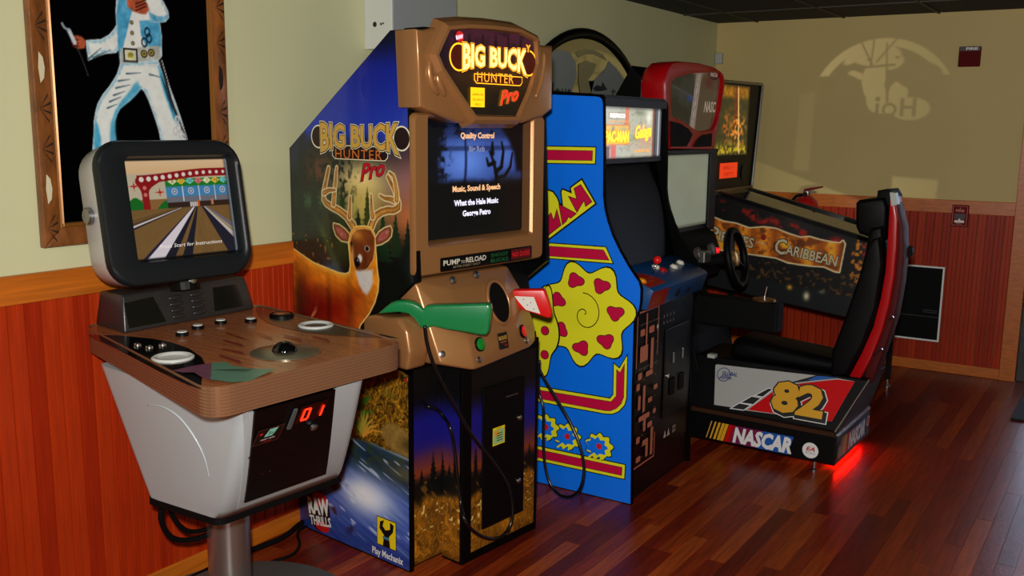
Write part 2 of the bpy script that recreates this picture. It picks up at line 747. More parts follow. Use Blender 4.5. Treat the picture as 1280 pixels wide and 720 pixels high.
# ceiling: black tiles in a thin metal grid
structure(MB().box((-0.12, Y_F - 0.12, CEIL + 0.012), (X_R + 0.12, 7.2, CEIL + 0.08)).build('ceiling', M_MATTE))
CE = bpy.data.objects['ceiling']
gx = [-0.303 + 0.603 * i for i in range(9)]
gy = [6.23 + 0.609 * 2 * i for i in range(-7, 2)]
tile = bpy.data.meshes.new('ceiling_tile')
tile.from_pydata([(-.29, -.597, 0), (.29, -.597, 0), (.29, .597, 0), (-.29, .597, 0), (-.285, -.592, -.006), (.285, -.592, -.006), (.285, .592, -.006), (-.285, .592, -.006)], [],
                 [(4, 7, 6, 5), (0, 4, 5, 1), (1, 5, 6, 2), (2, 6, 7, 3), (3, 7, 4, 0)])
tile.materials.append(M_CEIL)
for i in range(8):
    for j in range(8):
        if gy[j] > 2.4 or i % 2 == 0:
            o = obj('ceiling_tile', tile, CE)
            o.location = (gx[i] + 0.3015, gy[j] + 0.609, CEIL + 0.012)
for x in gx[1:8]:
    MB().box((x - 0.006, Y_F, CEIL - 0.002), (x + 0.006, 7.0, CEIL + 0.012)).build('grid_bar', M_BAR, CE)
for y in gy:
    MB().box((0.0, y - 0.006, CEIL - 0.0015), (X_R, y + 0.006, CEIL + 0.012)).build('grid_bar', M_BAR, CE)

# beadboard wainscot: each board an object
RAIL0, RAIL1, BASE1 = 1.0824, 1.169, 0.07
BWID = 0.0525


def board_mesh(h, m):
    w = BWID / 2
    p = [(-w + .0005, 0), (-w + .0005, .004), (-w + .004, .010), (-.0015, .0100), (0, .0085), (.0015, .0100), (w - .004, .010), (w - .0005, .004), (w - .0005, 0)]
    n = len(p)
    vs = [(x, -d, 0) for x, d in p] + [(x, -d, h) for x, d in p]
    me = bpy.data.meshes.new('board')
    me.from_pydata(vs, [], [(i, i + 1, n + i + 1, n + i) for i in range(n - 1)])
    me.materials.append(m)
    return me


BM = [board_mesh(RAIL0 - BASE1 + 0.02, m) for m in BOARD]
for i in range(int((6.83 - 0.95) / BWID)):
    o = obj('board', random.choice(BM), WL)
    o.location = (0.0, 0.97 + i * BWID, BASE1 - 0.01)
    o.rotation_euler = (0, 0, math.pi / 2)
for i in range(int(2.05 / BWID)):
    o = obj('board', random.choice(BM), WB)
    o.location = (0.035 + i * BWID, 0.0, BASE1 - 0.01)

# chair rails and baseboards
structure(MB().box((0, Y_F, RAIL0), (0.021, 6.845, RAIL1), 0.003).build('trim_1', M_RAIL))
o = structure(MB().box((0.02, -0.021, RAIL0), (2.06, 0, RAIL1), 0.003).build('trim_2', M_RAIL))
o.matrix_world = BACK
structure(MB().box((0, Y_F, 0), (0.017, 6.84, BASE1), 0.004).build('baseboard_left', M_RAIL))
o = structure(MB().box((0.017, -0.017, 0), (2.06, 0, BASE1), 0.004).build('baseboard_back', M_RAIL))
o.matrix_world = BACK
# post at the end of the back wall
o = structure(MB().box((2.058, -0.026, 0), (2.152, 0.125, 2.14), 0.003).build('trim_3', M_RAIL))
o.matrix_world = BACK

# glass door to the outside at the end of the back wall
d = thing('door_1', None, None)
for k in ('label', 'category'):
    if k in d:
        del d[k]
structure(d)
d.matrix_world = BACK
M_DFRAME = mat('dark_bronze', (12, 9, 8), 0.4)
M_PANE = bpy.data.materials.new('clear_glass')
M_PANE.use_nodes = True
_b = M_PANE.node_tree.nodes['Principled BSDF']
_b.inputs['Transmission Weight'].default_value = 1.0
_b.inputs['Roughness'].default_value = 0.0
_b.inputs['IOR'].default_value = 1.02
MB().box((2.155, 0.02, 0), (2.222, 0.09, 2.14), 0.003).build('door_stile', M_DFRAME, d)
MB().box((3.10, 0.02, 0), (3.18, 0.09, 2.14), 0.003).build('door_stile', M_DFRAME, d)
MB().box((2.222, 0.02, 0), (3.10, 0.09, 0.22), 0.003).build('door_rail', M_DFRAME, d)
MB().box((2.222, 0.02, 2.04), (3.10, 0.09, 2.14), 0.003).build('door_rail', M_DFRAME, d)
MB().box((2.222, 0.050, 0.22), (3.10, 0.056, 2.04)).build('door_pane', M_PANE, d)
MB().tube([(2.34, -0.03, 0.85), (2.34, -0.03, 1.15)], 0.012).build('door_handle', M_STEEL, d)

# ================================================================ bowling video game on a pedestal
BOWL = thing('bowling_game', 'white pedestal bowling video game with wood-grain table and tilted grey monitor', 'arcade game', (0.385, 1.975, 0))
BO = Vector((0.385, 1.975, 0))


def bl(p, z):
    return (p[0] - BO.x, p[1] - BO.y, z)


M_BODY = mat('white_fibreglass', (180, 190, 192), 0.34, coat=0.15)
M_WOODTOP = mat('walnut_laminate', (158, 92, 52), 0.26, coat=0.25, vary=(6, 0.3, (1.2, 16, 1)))
M_EDGE = mat('ribbed_edge_band', (150, 106, 76), 0.26, 0.5)
M_GREY = mat('silver_plastic', (196, 198, 198), 0.36, 0.15, bump=(260, 0.04))
M_BEZ = mat('graphite_bezel', (16, 20, 23), 0.42, spec=0.35, bump=(240, 0.05))
M_CONS = mat('charcoal_console', (40, 38, 38), 0.32, bump=(200, 0.05))
M_COLUMN = mat('satin_column', (168, 166, 162), 0.28, 0.9)
M_PLATE = mat('grey_base_plate', (92, 92, 88), 0.5, 0.2)

mb = MB()
mb.smooth = True
mb.lathe([(0.0, 0.0), (0.36, 0.0), (0.368, 0.006), (0.366, 0.014), (0.30, 0.024), (0.1, 0.032), (0, 0.034)], 64, cap=False)
mb.build('base_plate', M_PLATE, BOWL, sharp=40)
mb = MB()
mb.smooth = True
mb.lathe([(0.0685, 0.03), (0.0685, 0.49)], 40, Matrix.Translation((-0.03, -0.02, 0)))
mb.build('column', M_COLUMN, BOWL, sharp=40)


# body: a tub that widens from the column to the table
def ring(pts, z, r, n=7):
    """rounded quadrilateral, world xy, as a list of points"""
    out = []
    k = len(pts)
    for i in range(k):
        p0, p1, p2 = Vector(pts[i - 1]), Vector(pts[i]), Vector(pts[(i + 1) % k])
        a, b = (p0 - p1).normalized(), (p2 - p1).normalized()
        s, e = p1 + a * r, p1 + b * r
        for t in range(n):
            t = t / (n - 1)
            q = s * (1 - t) ** 2 + p1 * 2 * t * (1 - t) + e * t * t
            out.append((q.x, q.y))
    return out


def loft(mb, rings, cap0=True, cap1=True):
    n = len(rings[0])
    vs = [p for r in rings for p in r]
    fs = []
    for j in range(len(rings) - 1):
        for i in range(n):
            k = (i + 1) % n
            fs.append((j * n + i, j * n + k, (j + 1) * n + k, (j + 1) * n + i))
    if cap0:
        fs.append(tuple(range(n))[::-1])
    if cap1:
        fs.append(tuple((len(rings) - 1) * n + i for i in range(n)))
    mb.add(vs, fs)


TOPQ = [(0.20, 1.62), (0.942, 1.549), (0.968, 1.968), (0.28, 2.09)]
BOTQ = [(0.315, 1.685), (0.632, 1.697), (0.673, 2.160), (0.33, 2.16)]


def bodyq(t):
    # t 0 bottom .. 1 top; the front bellies out
    q = []
    for i in range(4):
        a, b = Vector(BOTQ[i]), Vector(TOPQ[i])
        s = t ** 0.82 if i in (1, 2) else t
        q.append(tuple(a + (b - a) * s))
    return q


mb = MB()
mb.smooth = True
rs = []
for i in range(11):
    t = i / 10
    z = 0.49 + t * (0.905 - 0.49)
    rs.append([bl(p, z) for p in ring(bodyq(t), z, 0.035 + 0.01 * t)])
loft(mb, rs)
mb.build('body', M_BODY, BOWL, sharp=45)
# shallow arched ridge moulded into the near side
def onside(s, t):
    qd = bodyq(t)
    a_, b_ = Vector(qd[0]), Vector(qd[1])
    return bl(a_ + (b_ - a_) * s, 0.49 + t * 0.415)


mb = MB()
mb.smooth = True
mb.tube([onside(s, t) for s, t in ((.34, .80), (.46, .83), (.58, .79), (.68, .68), (.76, .54), (.81, .38))], lambda k: .0015 + .002 * math.sin(math.pi * k), 8, smooth_n=6)
mb.build('side_ridge', M_BODY, BOWL)
mb = MB()
q = [tuple(Vector(p) + (Vector(p) - Vector((0.49, 1.91))) * 0.015) for p in BOTQ]
loft(mb, [[bl(p, 0.472) for p in ring(q, 0, 0.035)], [bl(p, 0.494) for p in ring(q, 0, 0.035)]])
mb.build('under_rim', M_MATTE, BOWL)


# front service door, lying on the front of the body
def onfront(s, z, n=0.0):
    t = (z - 0.49) / (0.905 - 0.49)
    qd = bodyq(min(max(t, 0), 1))
    a, b = Vector(qd[1]), Vector(qd[2])
    p = a + (b - a) * s
    nn = Vector((b.y - a.y, -(b.x - a.x))).normalized()
    p = p + nn * n
    return bl(p, z)


def front_grid(mb, s0, s1, z0, z1, n, k=10):
    vs = []
    for i in range(k + 1):
        z = z0 + (z1 - z0) * i / k
        w0 = 0
        for s in (s0(z) if callable(s0) else s0, s1(z) if callable(s1) else s1):
            vs.append(onfront(s, z, n))
        for s in (s0(z) if callable(s0) else s0, s1(z) if callable(s1) else s1):
            vs.append(onfront(s, z, -0.02))
    fs = []
    for i in range(k):
        a, b = i * 4, (i + 1) * 4
        fs += [(a, a + 1, b + 1, b), (a + 2, a, b, b + 2), (a + 1, a + 3, b + 3, b + 1)]
    fs += [(0, 2, 3, 1), (k * 4, k * 4 + 1, k * 4 + 3, k * 4 + 2)]
    mb.add(vs, fs)


dl = lambda z: 0.045 + 0.26 * (0.905 - z)
dr = lambda z: 0.685 + 0.30 * (0.905 - z)
mb = MB()
front_grid(mb, lambda z: dl(z) - 0.035, lambda z: dr(z) + 0.03, 0.528, 0.905, 0.004)
mb.build('door_surround', M_BODY, BOWL)
mb = MB()
front_grid(mb, dl, dr, 0.553, 0.905, 0.010)
DOOR = mb.build('service_door', M_BLACK, BOWL)
M_LED = mat('led_red', (255, 38, 16), 0.4, emit=3.0)
M_LEDDIM = mat('led_window', (30, 4, 4), 0.2)
P0 = Vector(onfront(0.1, 0.84, 0.013))
PU = (Vector(onfront(0.9, 0.84, 0.013)) - P0)
PLEN = PU.length / 0.8
PU.normalize()
PV = (Vector(onfront(0.1, 0.90, 0.013)) - P0)
PV = (PV - PU * PV.dot(PU)).normalized()
a = Art((P0, PU, PV), 0.0)
a.rect(0.120, -0.022, 0.218, 0.045, M_LEDDIM)
for cx, segs in ((0.150, 'abcdef'), (0.194, 'bc')):
    w, h = 0.011, 0.020
    S = dict(a=[(-w, h), (w, h)], b=[(w, h), (w, 0)], c=[(w, 0), (w, -h)], d=[(-w, -h), (w, -h)], e=[(-w, 0), (-w, -h)], f=[(-w, h), (-w, 0)])
    for s in segs:
        (x0, y0), (x1, y1) = S[s]
        a.line([(cx + x0 - y0 * .08, 0.008 + y0), (cx + x1 - y1 * .08, 0.008 + y1)], 0.0075, M_LED)
a.build('led_counter', DOOR, 'red two-digit display showing 01')
a = Art((P0 - PU * .022 - PV * .010, PU, PV), 0.0)
M_CARDR = mat('dark_red_card', (70, 26, 22), 0.5)
M_MINT = mat('mint_print', (130, 200, 175), 0.5)
M_PRW = mat('print_white', (232, 230, 222), 0.45)
M_PRK = mat('print_black', (9, 9, 10), 0.4)
M_PRR = mat('print_red', (196, 26, 34), 0.42)
a.rect(0.022, -0.055, 0.108, 0.005, M_CARDR).rect(0.025, -0.052, 0.105, 0.002, M_PRK)
a.poly([(0.05, -0.028), (0.078, -0.028), (0.088, 0.0), (0.06, 0.0)], M_MINT)
a.disc(0.036, -0.012, 0.005, M_PRR, 10)
a.text('5c', 0.069, -0.022, 0.014, M_PRK)
a.text('INSERT COINS', 0.065, -0.038, 0.005, M_PRW)
a.text('OR BILLS', 0.065, -0.047, 0.005, M_PRR)
a.build('coin_card', DOOR)
MB().prism([(0, 0), (0.012, 0), (0.004, 0.075), (-0.006, 0.075)], lambda u, v, d: P0 + PU * (0.100 + u) + PV * (v - 0.03) + PU.cross(PV) * d, 0, 0.006).build('chrome_strip', mat('dull_chrome', (92, 94, 96), .4, .3), DOOR)
lock_m = Matrix.Translation(P0 + PU * 0.205 + PV * -0.058) @ PU.cross(PV).to_track_quat('Z', 'Y').to_matrix().to_4x4()
MB().lathe([(0.012, 0), (0.012, 0.006), (0.007, 0.010)], 14, lock_m).build('lock', M_STEEL, DOOR)
for q in ((0.005, -0.105), (0.11, -0.20), (0.085, -0.20)):
    MB().lathe([(0.0028, 0), (0.0028, 0.003)], 8, Matrix.Translation(P0 + PU * q[0] + PV * q[1]) @ PU.cross(PV).to_track_quat('Z', 'Y').to_matrix().to_4x4()).build('screw', M_CHROME, DOOR)

# table top: ribbed edge band around a wood-grain top
TQ = [(0.028, 1.690), (0.952, 1.430), (0.996, 2.105), (0.178, 2.262)]
mb = MB()
prof = []
for i in range(9):
    z = 0.915 + 0.0085 * i
    prof += [(z, 0.0), (z + 0.0055, 0.0), (z + 0.0060, -0.0025), (z + 0.0080, -0.0025)]
rs = []
cen = Vector((0.54, 1.87))
rg = ring(TQ, 0, 0.075, 10)


def shrink(pts, d):
    return offset_poly(pts, -d)


for z, d in [(0.915, 0.012)] + [(z, -d) for z, d in prof] + [(0.9846, 0.004)]:
    rs.append([bl(p, z) for p in shrink(rg, d)])
loft(mb, rs)
mb.build('table_edge', M_EDGE, BOWL)
mb = MB()
loft(mb, [[bl(p, 0.9846) for p in shrink(rg, 0.004)], [bl(p, 0.9862) for p in shrink(rg, 0.005)]], False, True)
TOP = mb.build('table_top', M_WOODTOP, BOWL)

TPL = ((-BO.x, -BO.y, 0.9866), (1, 0, 0), (0, 1, 0))
M_DKFILM = mat('black_lacquer', (8, 8, 9), 0.12, coat=0.3)
M_DKGREY = mat('dark_slate_film', (40, 38, 32), 0.25, coat=0.3)
a = Art(TPL, 0.0)
a.poly([(0.153, 1.626), (0.2401, 1.677), (0.3527, 1.707), (0.4433, 1.709), (0.5399, 1.692), (0.6533, 1.646), (0.7332, 1.596), (0.8127, 1.522), (0.9123, 1.438), (0.8582, 1.443), (0.6936, 1.484), (0.4701, 1.546)], M_DKFILM)
a.poly([(0.1904, 2.255), (0.2537, 2.191), (0.345, 2.121), (0.4467, 2.067), (0.5383, 2.044), (0.6453, 2.036), (0.7553, 2.061), (0.8476, 2.102), (0.9389, 2.143), (0.7505, 2.172), (0.5446, 2.205), (0.3185, 2.24)], M_DKGREY)
M_DIAM = mat('arrow_red', (120, 30, 22), 0.3)
for p in ([(0.4728, 1.879), (0.5887, 1.856), (0.5581, 1.873), (0.4677, 1.889)], [(0.5428, 1.808), (0.6567, 1.791), (0.6198, 1.814), (0.5382, 1.818)], [(0.6293, 1.734), (0.733, 1.728), (0.6967, 1.748), (0.6252, 1.743)],
          [(0.6825, 1.679), (0.8091, 1.651), (0.7701, 1.677), (0.6786, 1.688)], [(0.544, 1.932), (0.6543, 1.905), (0.6243, 1.922), (0.5479, 1.935)], [(0.6365, 1.959), (0.745, 1.933), (0.7085, 1.958), (0.6321, 1.969)], [(0.7213, 1.994), (0.8176, 1.974), (0.7823, 2), (0.7172, 2.005)]):
    a.poly(p, M_DIAM)
a.poly([(0.7249, 1.497), (0.7254, 1.558), (0.7398, 1.611), (0.8889, 1.493), (0.8363, 1.501), (0.7837, 1.52), (0.7593, 1.502)], mat('mauve_print', (110, 62, 86), 0.3))
a.poly([(0.7398, 1.611), (0.7617, 1.638), (0.8122, 1.622), (0.8649, 1.63), (0.9242, 1.663), (0.9435, 1.608), (0.9615, 1.546), (0.9383, 1.51), (0.8721, 1.499)], mat('teal_print', (84, 128, 104), 0.3))
M_DOTK = mat('print_dark', (30, 34, 30), 0.4)
for i in range(6):
    (u, v), = [(0.7723, 1.522)]
    a.disc(u + 0.016 * i, v - 0.001 * i, 0.003, M_DOTK, 8)
    if i < 5:
        a.line([(0.80 + .012 * i, 1.56 + .006 * i), (0.89, 1.60 + .006 * i)], 0.002, M_DOTK)
a.build('table_print', TOP)


def lathe_part(name, p, prof, m, parent=BOWL, seg=32, z=0.9868):
    mb = MB()
    mb.smooth = True
    mb.lathe(prof, seg, Matrix.Translation(bl(p, z)), cap=False)
    return mb.build(name, m, parent, sharp=35)


M_CUP = mat('white_cup_holder', (206, 206, 200), 0.35)
for p in ((0.600, 1.594), (0.603, 2.128)):
    lathe_part('cup_holder', p, [(0.056, 0), (0.056, 0.003), (0.051, 0.006), (0.042, 0.0045), (0.038, 0.001), (0.036, 0.0005), (0.0, 0.0005)], M_CUP)
lathe_part('trackball_plate', (0.797, 1.818), [(0.0965, 0), (0.0965, 0.0025), (0.093, 0.0035), (0.03, 0.0045), (0.0, 0.0045)], mat('olive_steel', (124, 118, 98), 0.28, 0.7), seg=48)
lathe_part('trackball', (0.790, 1.822), [(0.036 * math.cos(t), 0.036 * math.sin(t) * 0.85) for t in [i * math.pi / 20 for i in range(11)]], mat('gloss_black', (6, 6, 7), 0.08), seg=28)
for p in ((0.387, 1.787), (0.346, 1.877), (0.339, 1.971), (0.395, 2.045)):
    bt = lathe_part('push_button', p, [(0.019, 0), (0.019, 0.008), (0.016, 0.011), (0.0, 0.011)], M_BLACK, seg=20)
    lathe_part('button_cap', p, [(0.0155, 0.0105), (0.0145, 0.0135), (0.0, 0.014)], mat('pale_button', (206, 204, 196), 0.35), bt, seg=18)
lathe_part('knob_ring', (0.408, 2.165), [(0.040, 0), (0.040, 0.008), (0.034, 0.012), (0.031, 0.009), (0.0, 0.009)], M_BLACK)
lathe_part('knob_cap', (0.408, 2.165), [(0.030, 0.0095), (0.026, 0.012), (0.0, 0.0125)], mat('bronze_cap', (150, 96, 50), 0.3, 0.6))
for p in ((0.40, 1.625), (0.452, 1.626), (0.455, 1.668)):
    lathe_part('chrome_stud', p, [(0.011, 0), (0.010, 0.006), (0.005, 0.009), (0.0, 0.0095)], M_CHROME, seg=16)

# console behind the buttons with speaker vents
cz0, cz1 = 0.9862, 1.10
FL, FR_, BLk, BRk = (0.232, 1.698), (0.240, 2.200), (0.045, 1.722), (0.075, 2.215)
mb = MB()
mb.hull([bl(FL, cz0), bl(FR_, cz0), bl(BLk, cz0), bl(BRk, cz0),
         bl((0.205, 1.716), cz1), bl((0.213, 2.182), cz1), bl((0.060, 1.735), cz1 - 0.004), bl((0.085, 2.20), cz1 - 0.004)], 0.008, 3)
CONS = mb.build('console', M_CONS, BOWL, sharp=40)
cu = (Vector(bl(FR_, 0)) - Vector(bl(FL, 0))).normalized()
cO = Vector(bl(FL, cz0))
cV = (Vector(bl((0.205, 1.716), cz1)) - cO)
cV = (cV - cu * cV.dot(cu)).normalized()
a = Art((cO, cu, cV), 0.0006)
a.poly([(0.018, 0.014), (0.150, 0.014), (0.120, 0.098), (0.018, 0.092)], M_DKFILM)
a.flush('console_window', CONS).poly([(0.335, 0.018), (0.462, 0.018), (0.450, 0.096), (0.346, 0.096)], M_DKFILM)
a.build('console_window', CONS)
for cx in (0.195, 0.275):
    for k in range(4):
        p = cO + cu * cx + cV * (0.024 + 0.020 * k) + cu.cross(cV) * 0.004
        m = Matrix.Translation(p) @ Matrix((cu, cV, cu.cross(cV))).transposed().to_4x4()
        b = bmesh.new()
        bmesh.ops.create_uvsphere(b, u_segments=14, v_segments=8, radius=1)
        for v in b.verts:
            v.co = m @ Vector((v.co.x * 0.026, v.co.y * 0.0085, v.co.z * 0.007))
        mb = MB()
        mb.smooth = True
        mb.bm(b)
        mb.build('speaker_vent', M_CONS, CONS)

# monitor: rounded silver shell with a graphite bezel, tilted back
MON_C = Vector((0.262, 1.907, 1.357)) - BO
az, ti = math.radians(-5.8), math.radians(9.2)
mN = Vector((math.cos(az) * math.cos(ti), math.sin(az) * math.cos(ti), math.sin(ti)))
mU = Vector((-math.sin(az), math.cos(az), 0))
mV = mN.cross(mU)


def rrect(w, h, r, n=8):
    out = []
    for cx, cy, a0 in ((w / 2 - r, h / 2 - r, 0), (-w / 2 + r, h / 2 - r, 90), (-w / 2 + r, -h / 2 + r, 180), (w / 2 - r, -h / 2 + r, 270)):
        for i in range(n):
            t = math.radians(a0 + 90 * i / (n - 1))
            out.append((cx + r * math.cos(t), cy + r * math.sin(t)))
    return out


def mp(u, v, d):
    return MON_C + mU * u + mV * v + mN * d


def ringm(w, h, r, d, dv=0.0, du=0.0):
    return [mp(u + du, v + dv, d) for u, v in rrect(w, h, r)]


mb = MB()
mb.smooth = True
loft(mb, [ringm(0.40, 0.35, 0.06, -0.125, -.010, -.034), ringm(0.45, 0.395, 0.085, -0.116, -.010, -.034), ringm(0.475, 0.418, 0.085, -0.09, -.010, -.034), ringm(0.490, 0.432, 0.082, 0.010, -.010, -.034)], True, False)
SHELL = mb.build('monitor_shell', M_GREY, BOWL, sharp=50)
mb = MB()
mb.smooth = True
loft(mb, [ringm(0.490, 0.432, 0.082, 0.010, -.010, -.034), ringm(0.492, 0.434, 0.082, 0.020, -.010, -.034), ringm(0.481, 0.423, 0.080, 0.032, -.010, -.034), ringm(0.463, 0.405, 0.074, 0.034, -.010, -.034),
          ringm(0.372, 0.318, 0.020, 0.026), ringm(0.362, 0.308, 0.014, 0.004), ringm(0.355, 0.300, 0.010, -0.003)], False, True)
mb.build('monitor_bezel', M_BEZ, BOWL, sharp=50)
mb = MB()
mb.smooth = True
hub = Matrix.Translation(mp(-0.276, -.005, -0.045)) @ (-mU).to_track_quat('Z', 'Y').to_matrix().to_4x4()
mb.lathe([(0.026, -0.01), (0.026, 0.010), (0.022, 0.014), (0.0, 0.015)], 24, hub, cap=False)
mb.build('pivot_cap', M_STEEL, BOWL, sharp=35)
MB().tube([mp(0, -0.20, -0.05), mp(0.0, -0.255, -0.05)], 0.045, 20).build('monitor_neck', M_BLACK, BOWL)
MB().lathe([(0.012, 0), (0.012, 0.008), (0.0, 0.010)], 14, Matrix.Translation(mp(-0.01, -0.226, 0.012)) @ mN.to_track_quat('Z', 'Y').to_matrix().to_4x4()).build('chrome_stud', M_CHROME, BOWL)


def bowl_screen(U, V):
    # U 0..1 across, V 0..1 up
    p = Paint(U, V, (150, 105, 55))
    # side wall and ceiling
    p.fill(V - 0.60, (205, 190, 160), 0.004)
    p.fill(V - (0.86 + 0.02 * U), (236, 192, 140), 0.006)
    p.mix(sm(0.86, 1.0, V) * 0.35, (250, 225, 190))
    hill = 0.56 + 0.06 * np.sin(U * 22) - 0.15 * (U - 0.1)
    p.mix(sm(-.006, .006, hill - V) * (U < 0.42) * (V > 0.42), (10, 110, 30))
    # far lanes wall
    far = (U > 0.36)
    p.mix(far * sm(.595, .605, V) * sm(.805, .795, V), (30, 130, 40))
    p.mix(far * sm(.57, .58, V) * sm(.725, .715, V), (70, 140, 190))
    p.mix(far * sm(.555, .56, V) * sm(.62, .61, V), (120, 118, 128))
    p.mix(far * sm(.50, .505, V) * sm(.56, .555, V), (52, 30, 20))
    for k in range(4):
        x = 0.36 + 0.16 * (k + 1)
        p.mix(far * sm(.006, .002, np.abs(U - x)) * sm(.56, .57, V) * sm(.73, .72, V), (230, 230, 235))
        cxk = 0.44 + 0.16 * k
        d = np.hypot((U - cxk), (V - 0.67) * 0.85)
        p.fill(0.03 - d, (190, 200, 215))
        p.fill(0.018 - d, (60, 90, 150))
        p.fill(0.010 - d, (220, 220, 220))
    for k in range(7):
        x = 0.43 + 0.085 * k
        d = np.abs(U - x) * 1.3 + np.abs(V - 0.775) * 1.6
        p.fill(0.058 - d, [(240, 235, 180), (250, 200, 60), (120, 220, 210), (230, 120, 120)][k % 4])
    # red girder arch
    top = 0.805 + 0.055 * sm(0.1, 0.8, U)
    arch = (V > 0.44) & (V < top + 0.035) & (V > 0.44)
    beam = sm(-.004, .004, 0.042 - np.abs(V - top)) * (U > 0.105)
    post = sm(-.004, .004, 0.032 + 0.09 * sm(0.6, 0.80, V) ** 3 - np.abs(U - 0.165 - 0.05 * sm(.62, .82, V) ** 3)) * (V < 0.82) * (V > 0.42)
    p.mix(np.maximum(beam, post), (150, 14, 18))
    for k in range(13):
        x = 0.145 + 0.067 * k
        d = np.hypot(U - x, (V - (0.805 + 0.055 * float(sm(0.1, 0.8, np.array(x))))) * 0.85)
        p.fill(0.022 - 0.0006 * k - d, (240, 230, 215))
    for yy in (0.72, 0.65):
        p.fill(0.017 - np.hypot(U - 0.165, (V - yy) * .85), (225, 120, 110))
    for sx, sy in ((0.07, 0.74), (0.30, 0.67)):
        s = np.minimum(np.abs(U - sx) * 5 + np.abs(V - sy), np.abs(U - sx) + np.abs(V - sy) * 4)
        p.fill(0.05 - s, (200, 40, 30))
    # lanes
    low = V < 0.50
    vx, vy = 0.66, 0.56

    def lane(x0, w0, rgb):
        t = np.clip((vy - V) / vy, 0, 1)
        c = vx + (x0 - vx) * t
        p.mix(low * sm(-.004, .004, w0 * t - np.abs(U - c)), rgb)
    grain = 0.88 + 0.2 * fbm((U - vx) / np.maximum(vy - V, .03) * 22, V * 9, 3)
    base = [132, 96, 50]
    p.mix(low * 1.0, [g * grain for g in base])
    lane(-1.52, 0.03, (40, 26, 20))
    lane(-1.15, 0.16, (92, 66, 36))
    lane(-0.95, 0.055, (232, 230, 236))
    lane(-0.80, 0.05, (40, 34, 52))
    lane(0.31, 0.055, (16, 16, 38))
    lane(0.18, 0.085, (238, 226, 232))
    lane(0.08, 0.022, (30, 26, 56))
    lane(0.485, 0.05, (16, 18, 40))
    lane(1.00, 0.10, (26, 24, 44))
    lane(1.16, 0.07, (214, 200, 190))
    lane(1.19, 0.02, (150, 120, 40))
    lane(1.30, 0.06, (120, 110, 130))
    for k, x in enumerate((0.585, 0.605, 0.625, 0.645)):
        p.fill(np.minimum(0.008 - np.abs(U - x), 0.025 - np.abs(V - 0.53)), (230, 225, 220))
    p.fill(np.minimum(0.012 - np.abs(U - 0.66), 0.03 - np.abs(V - 0.535)), (220, 90, 20))
    p.fill(np.minimum(0.012 - np.abs(U - 0.80), 0.03 - np.abs(V - 0.545)), (205, 130, 90))
    edge = sm(0, .02, U) * sm(1.0, .95, U) * sm(0, .02, V) * sm(1, .985, V)
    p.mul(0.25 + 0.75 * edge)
    p.mix(sm(0.965, 0.99, U), (120, 130, 140))
    return p.c


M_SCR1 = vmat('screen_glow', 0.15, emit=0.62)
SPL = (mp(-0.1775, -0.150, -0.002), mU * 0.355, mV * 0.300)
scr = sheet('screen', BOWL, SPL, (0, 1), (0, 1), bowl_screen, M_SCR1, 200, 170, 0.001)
scr['label'] = 'screen showing a cartoon bowling lane'
a = Art((mp(-0.1775, -0.150, -0.002), mU, mV), 0.0016)
M_SCRTXT = mat('screen_letters', (200, 196, 190), 0.4, emit=0.5)
a.text('Press Start for Instructions', 0.19, 0.030, 0.011, M_SCRTXT, shear=0.2, width=0.22)
a.flush('screen_prompt', scr)
M_FLAGTXT = mat('screen_flag_letters', (60, 60, 50), 0.4, emit=0.3)
for k, ch in enumerate('BOWLING'):
    a.text(ch, (0.43 + 0.085 * k) * 0.355, 0.7755 * 0.3 - 0.0055, 0.011, M_FLAGTXT)
a.build('screen_text', scr)

# power cables from under the tub down behind the column, and one along the wall
cab = MB()
cab.smooth = True
cab.tube([bl(p, z) for p, z in (((0.33, 1.74), 0.475), ((0.31, 1.735), 0.40), ((0.30, 1.78), 0.32), ((0.30, 1.86), 0.285), ((0.305, 1.93), 0.285))], 0.009, 8, smooth_n=6)
cab.build('power_cable', M_MATTE, BOWL)
cab = MB()
cab.smooth = True
cab.tube([bl(p, z) for p, z in (((0.33, 1.75), 0.475), ((0.322, 1.77), 0.40), ((0.315, 1.82), 0.335), ((0.31, 1.88), 0.31), ((0.312, 1.935), 0.307))], 0.008, 8, smooth_n=6)
cab.build('power_cable', M_MATTE, BOWL)
cab = MB()
cab.smooth = True
cab.tube([(0.06, 1.9, 0.012), (0.05, 2.25, 0.012), (0.065, 2.45, 0.012), (0.03, 2.62, 0.02), (0.03, 2.9, 0.012)], 0.011, 8, smooth_n=6)
tag(cab.build('floor_cable', M_MATTE), 'black power cable lying along the baseboard behind the pedestal column', 'cable')
cab = MB()
cab.smooth = True
cab.tube([(0.15, 2.20, 0.007), (0.20, 2.36, 0.007), (0.16, 2.45, 0.007), (0.06, 2.55, 0.008), (0.07, 2.75, 0.008)], 0.006, 8, smooth_n=6)
tag(cab.build('floor_cable', M_MATTE), 'thin black cord curling across the floorboards next to the round base plate', 'cable')

# ================================================================ deer-hunting cabinet
from mathutils.bvhtree import BVHTree


def xz(u, v, d):
    return (u, d, v)


def yz(u, v, d):
    return (d, u, v)


def rr(u0, v0, u1, v1, r, n=5):
    out = []
    for cx, cy, a0 in ((u1 - r, v1 - r, 0), (u0 + r, v1 - r, 90), (u0 + r, v0 + r, 180), (u1 - r, v0 + r, 270)):
        for i in range(n):
            t = math.radians(a0 + 90 * i / (n - 1))
            out.append((cx + r * math.cos(t), cy + r * math.sin(t)))
    return out


def frame_loft(mb, rings, fn=yz, cap0=False, cap1=False):
    """rings: (outline, depth)"""
    loft(mb, [[fn(u, v, d) for u, v in pts] for pts, d in rings], cap0, cap1)


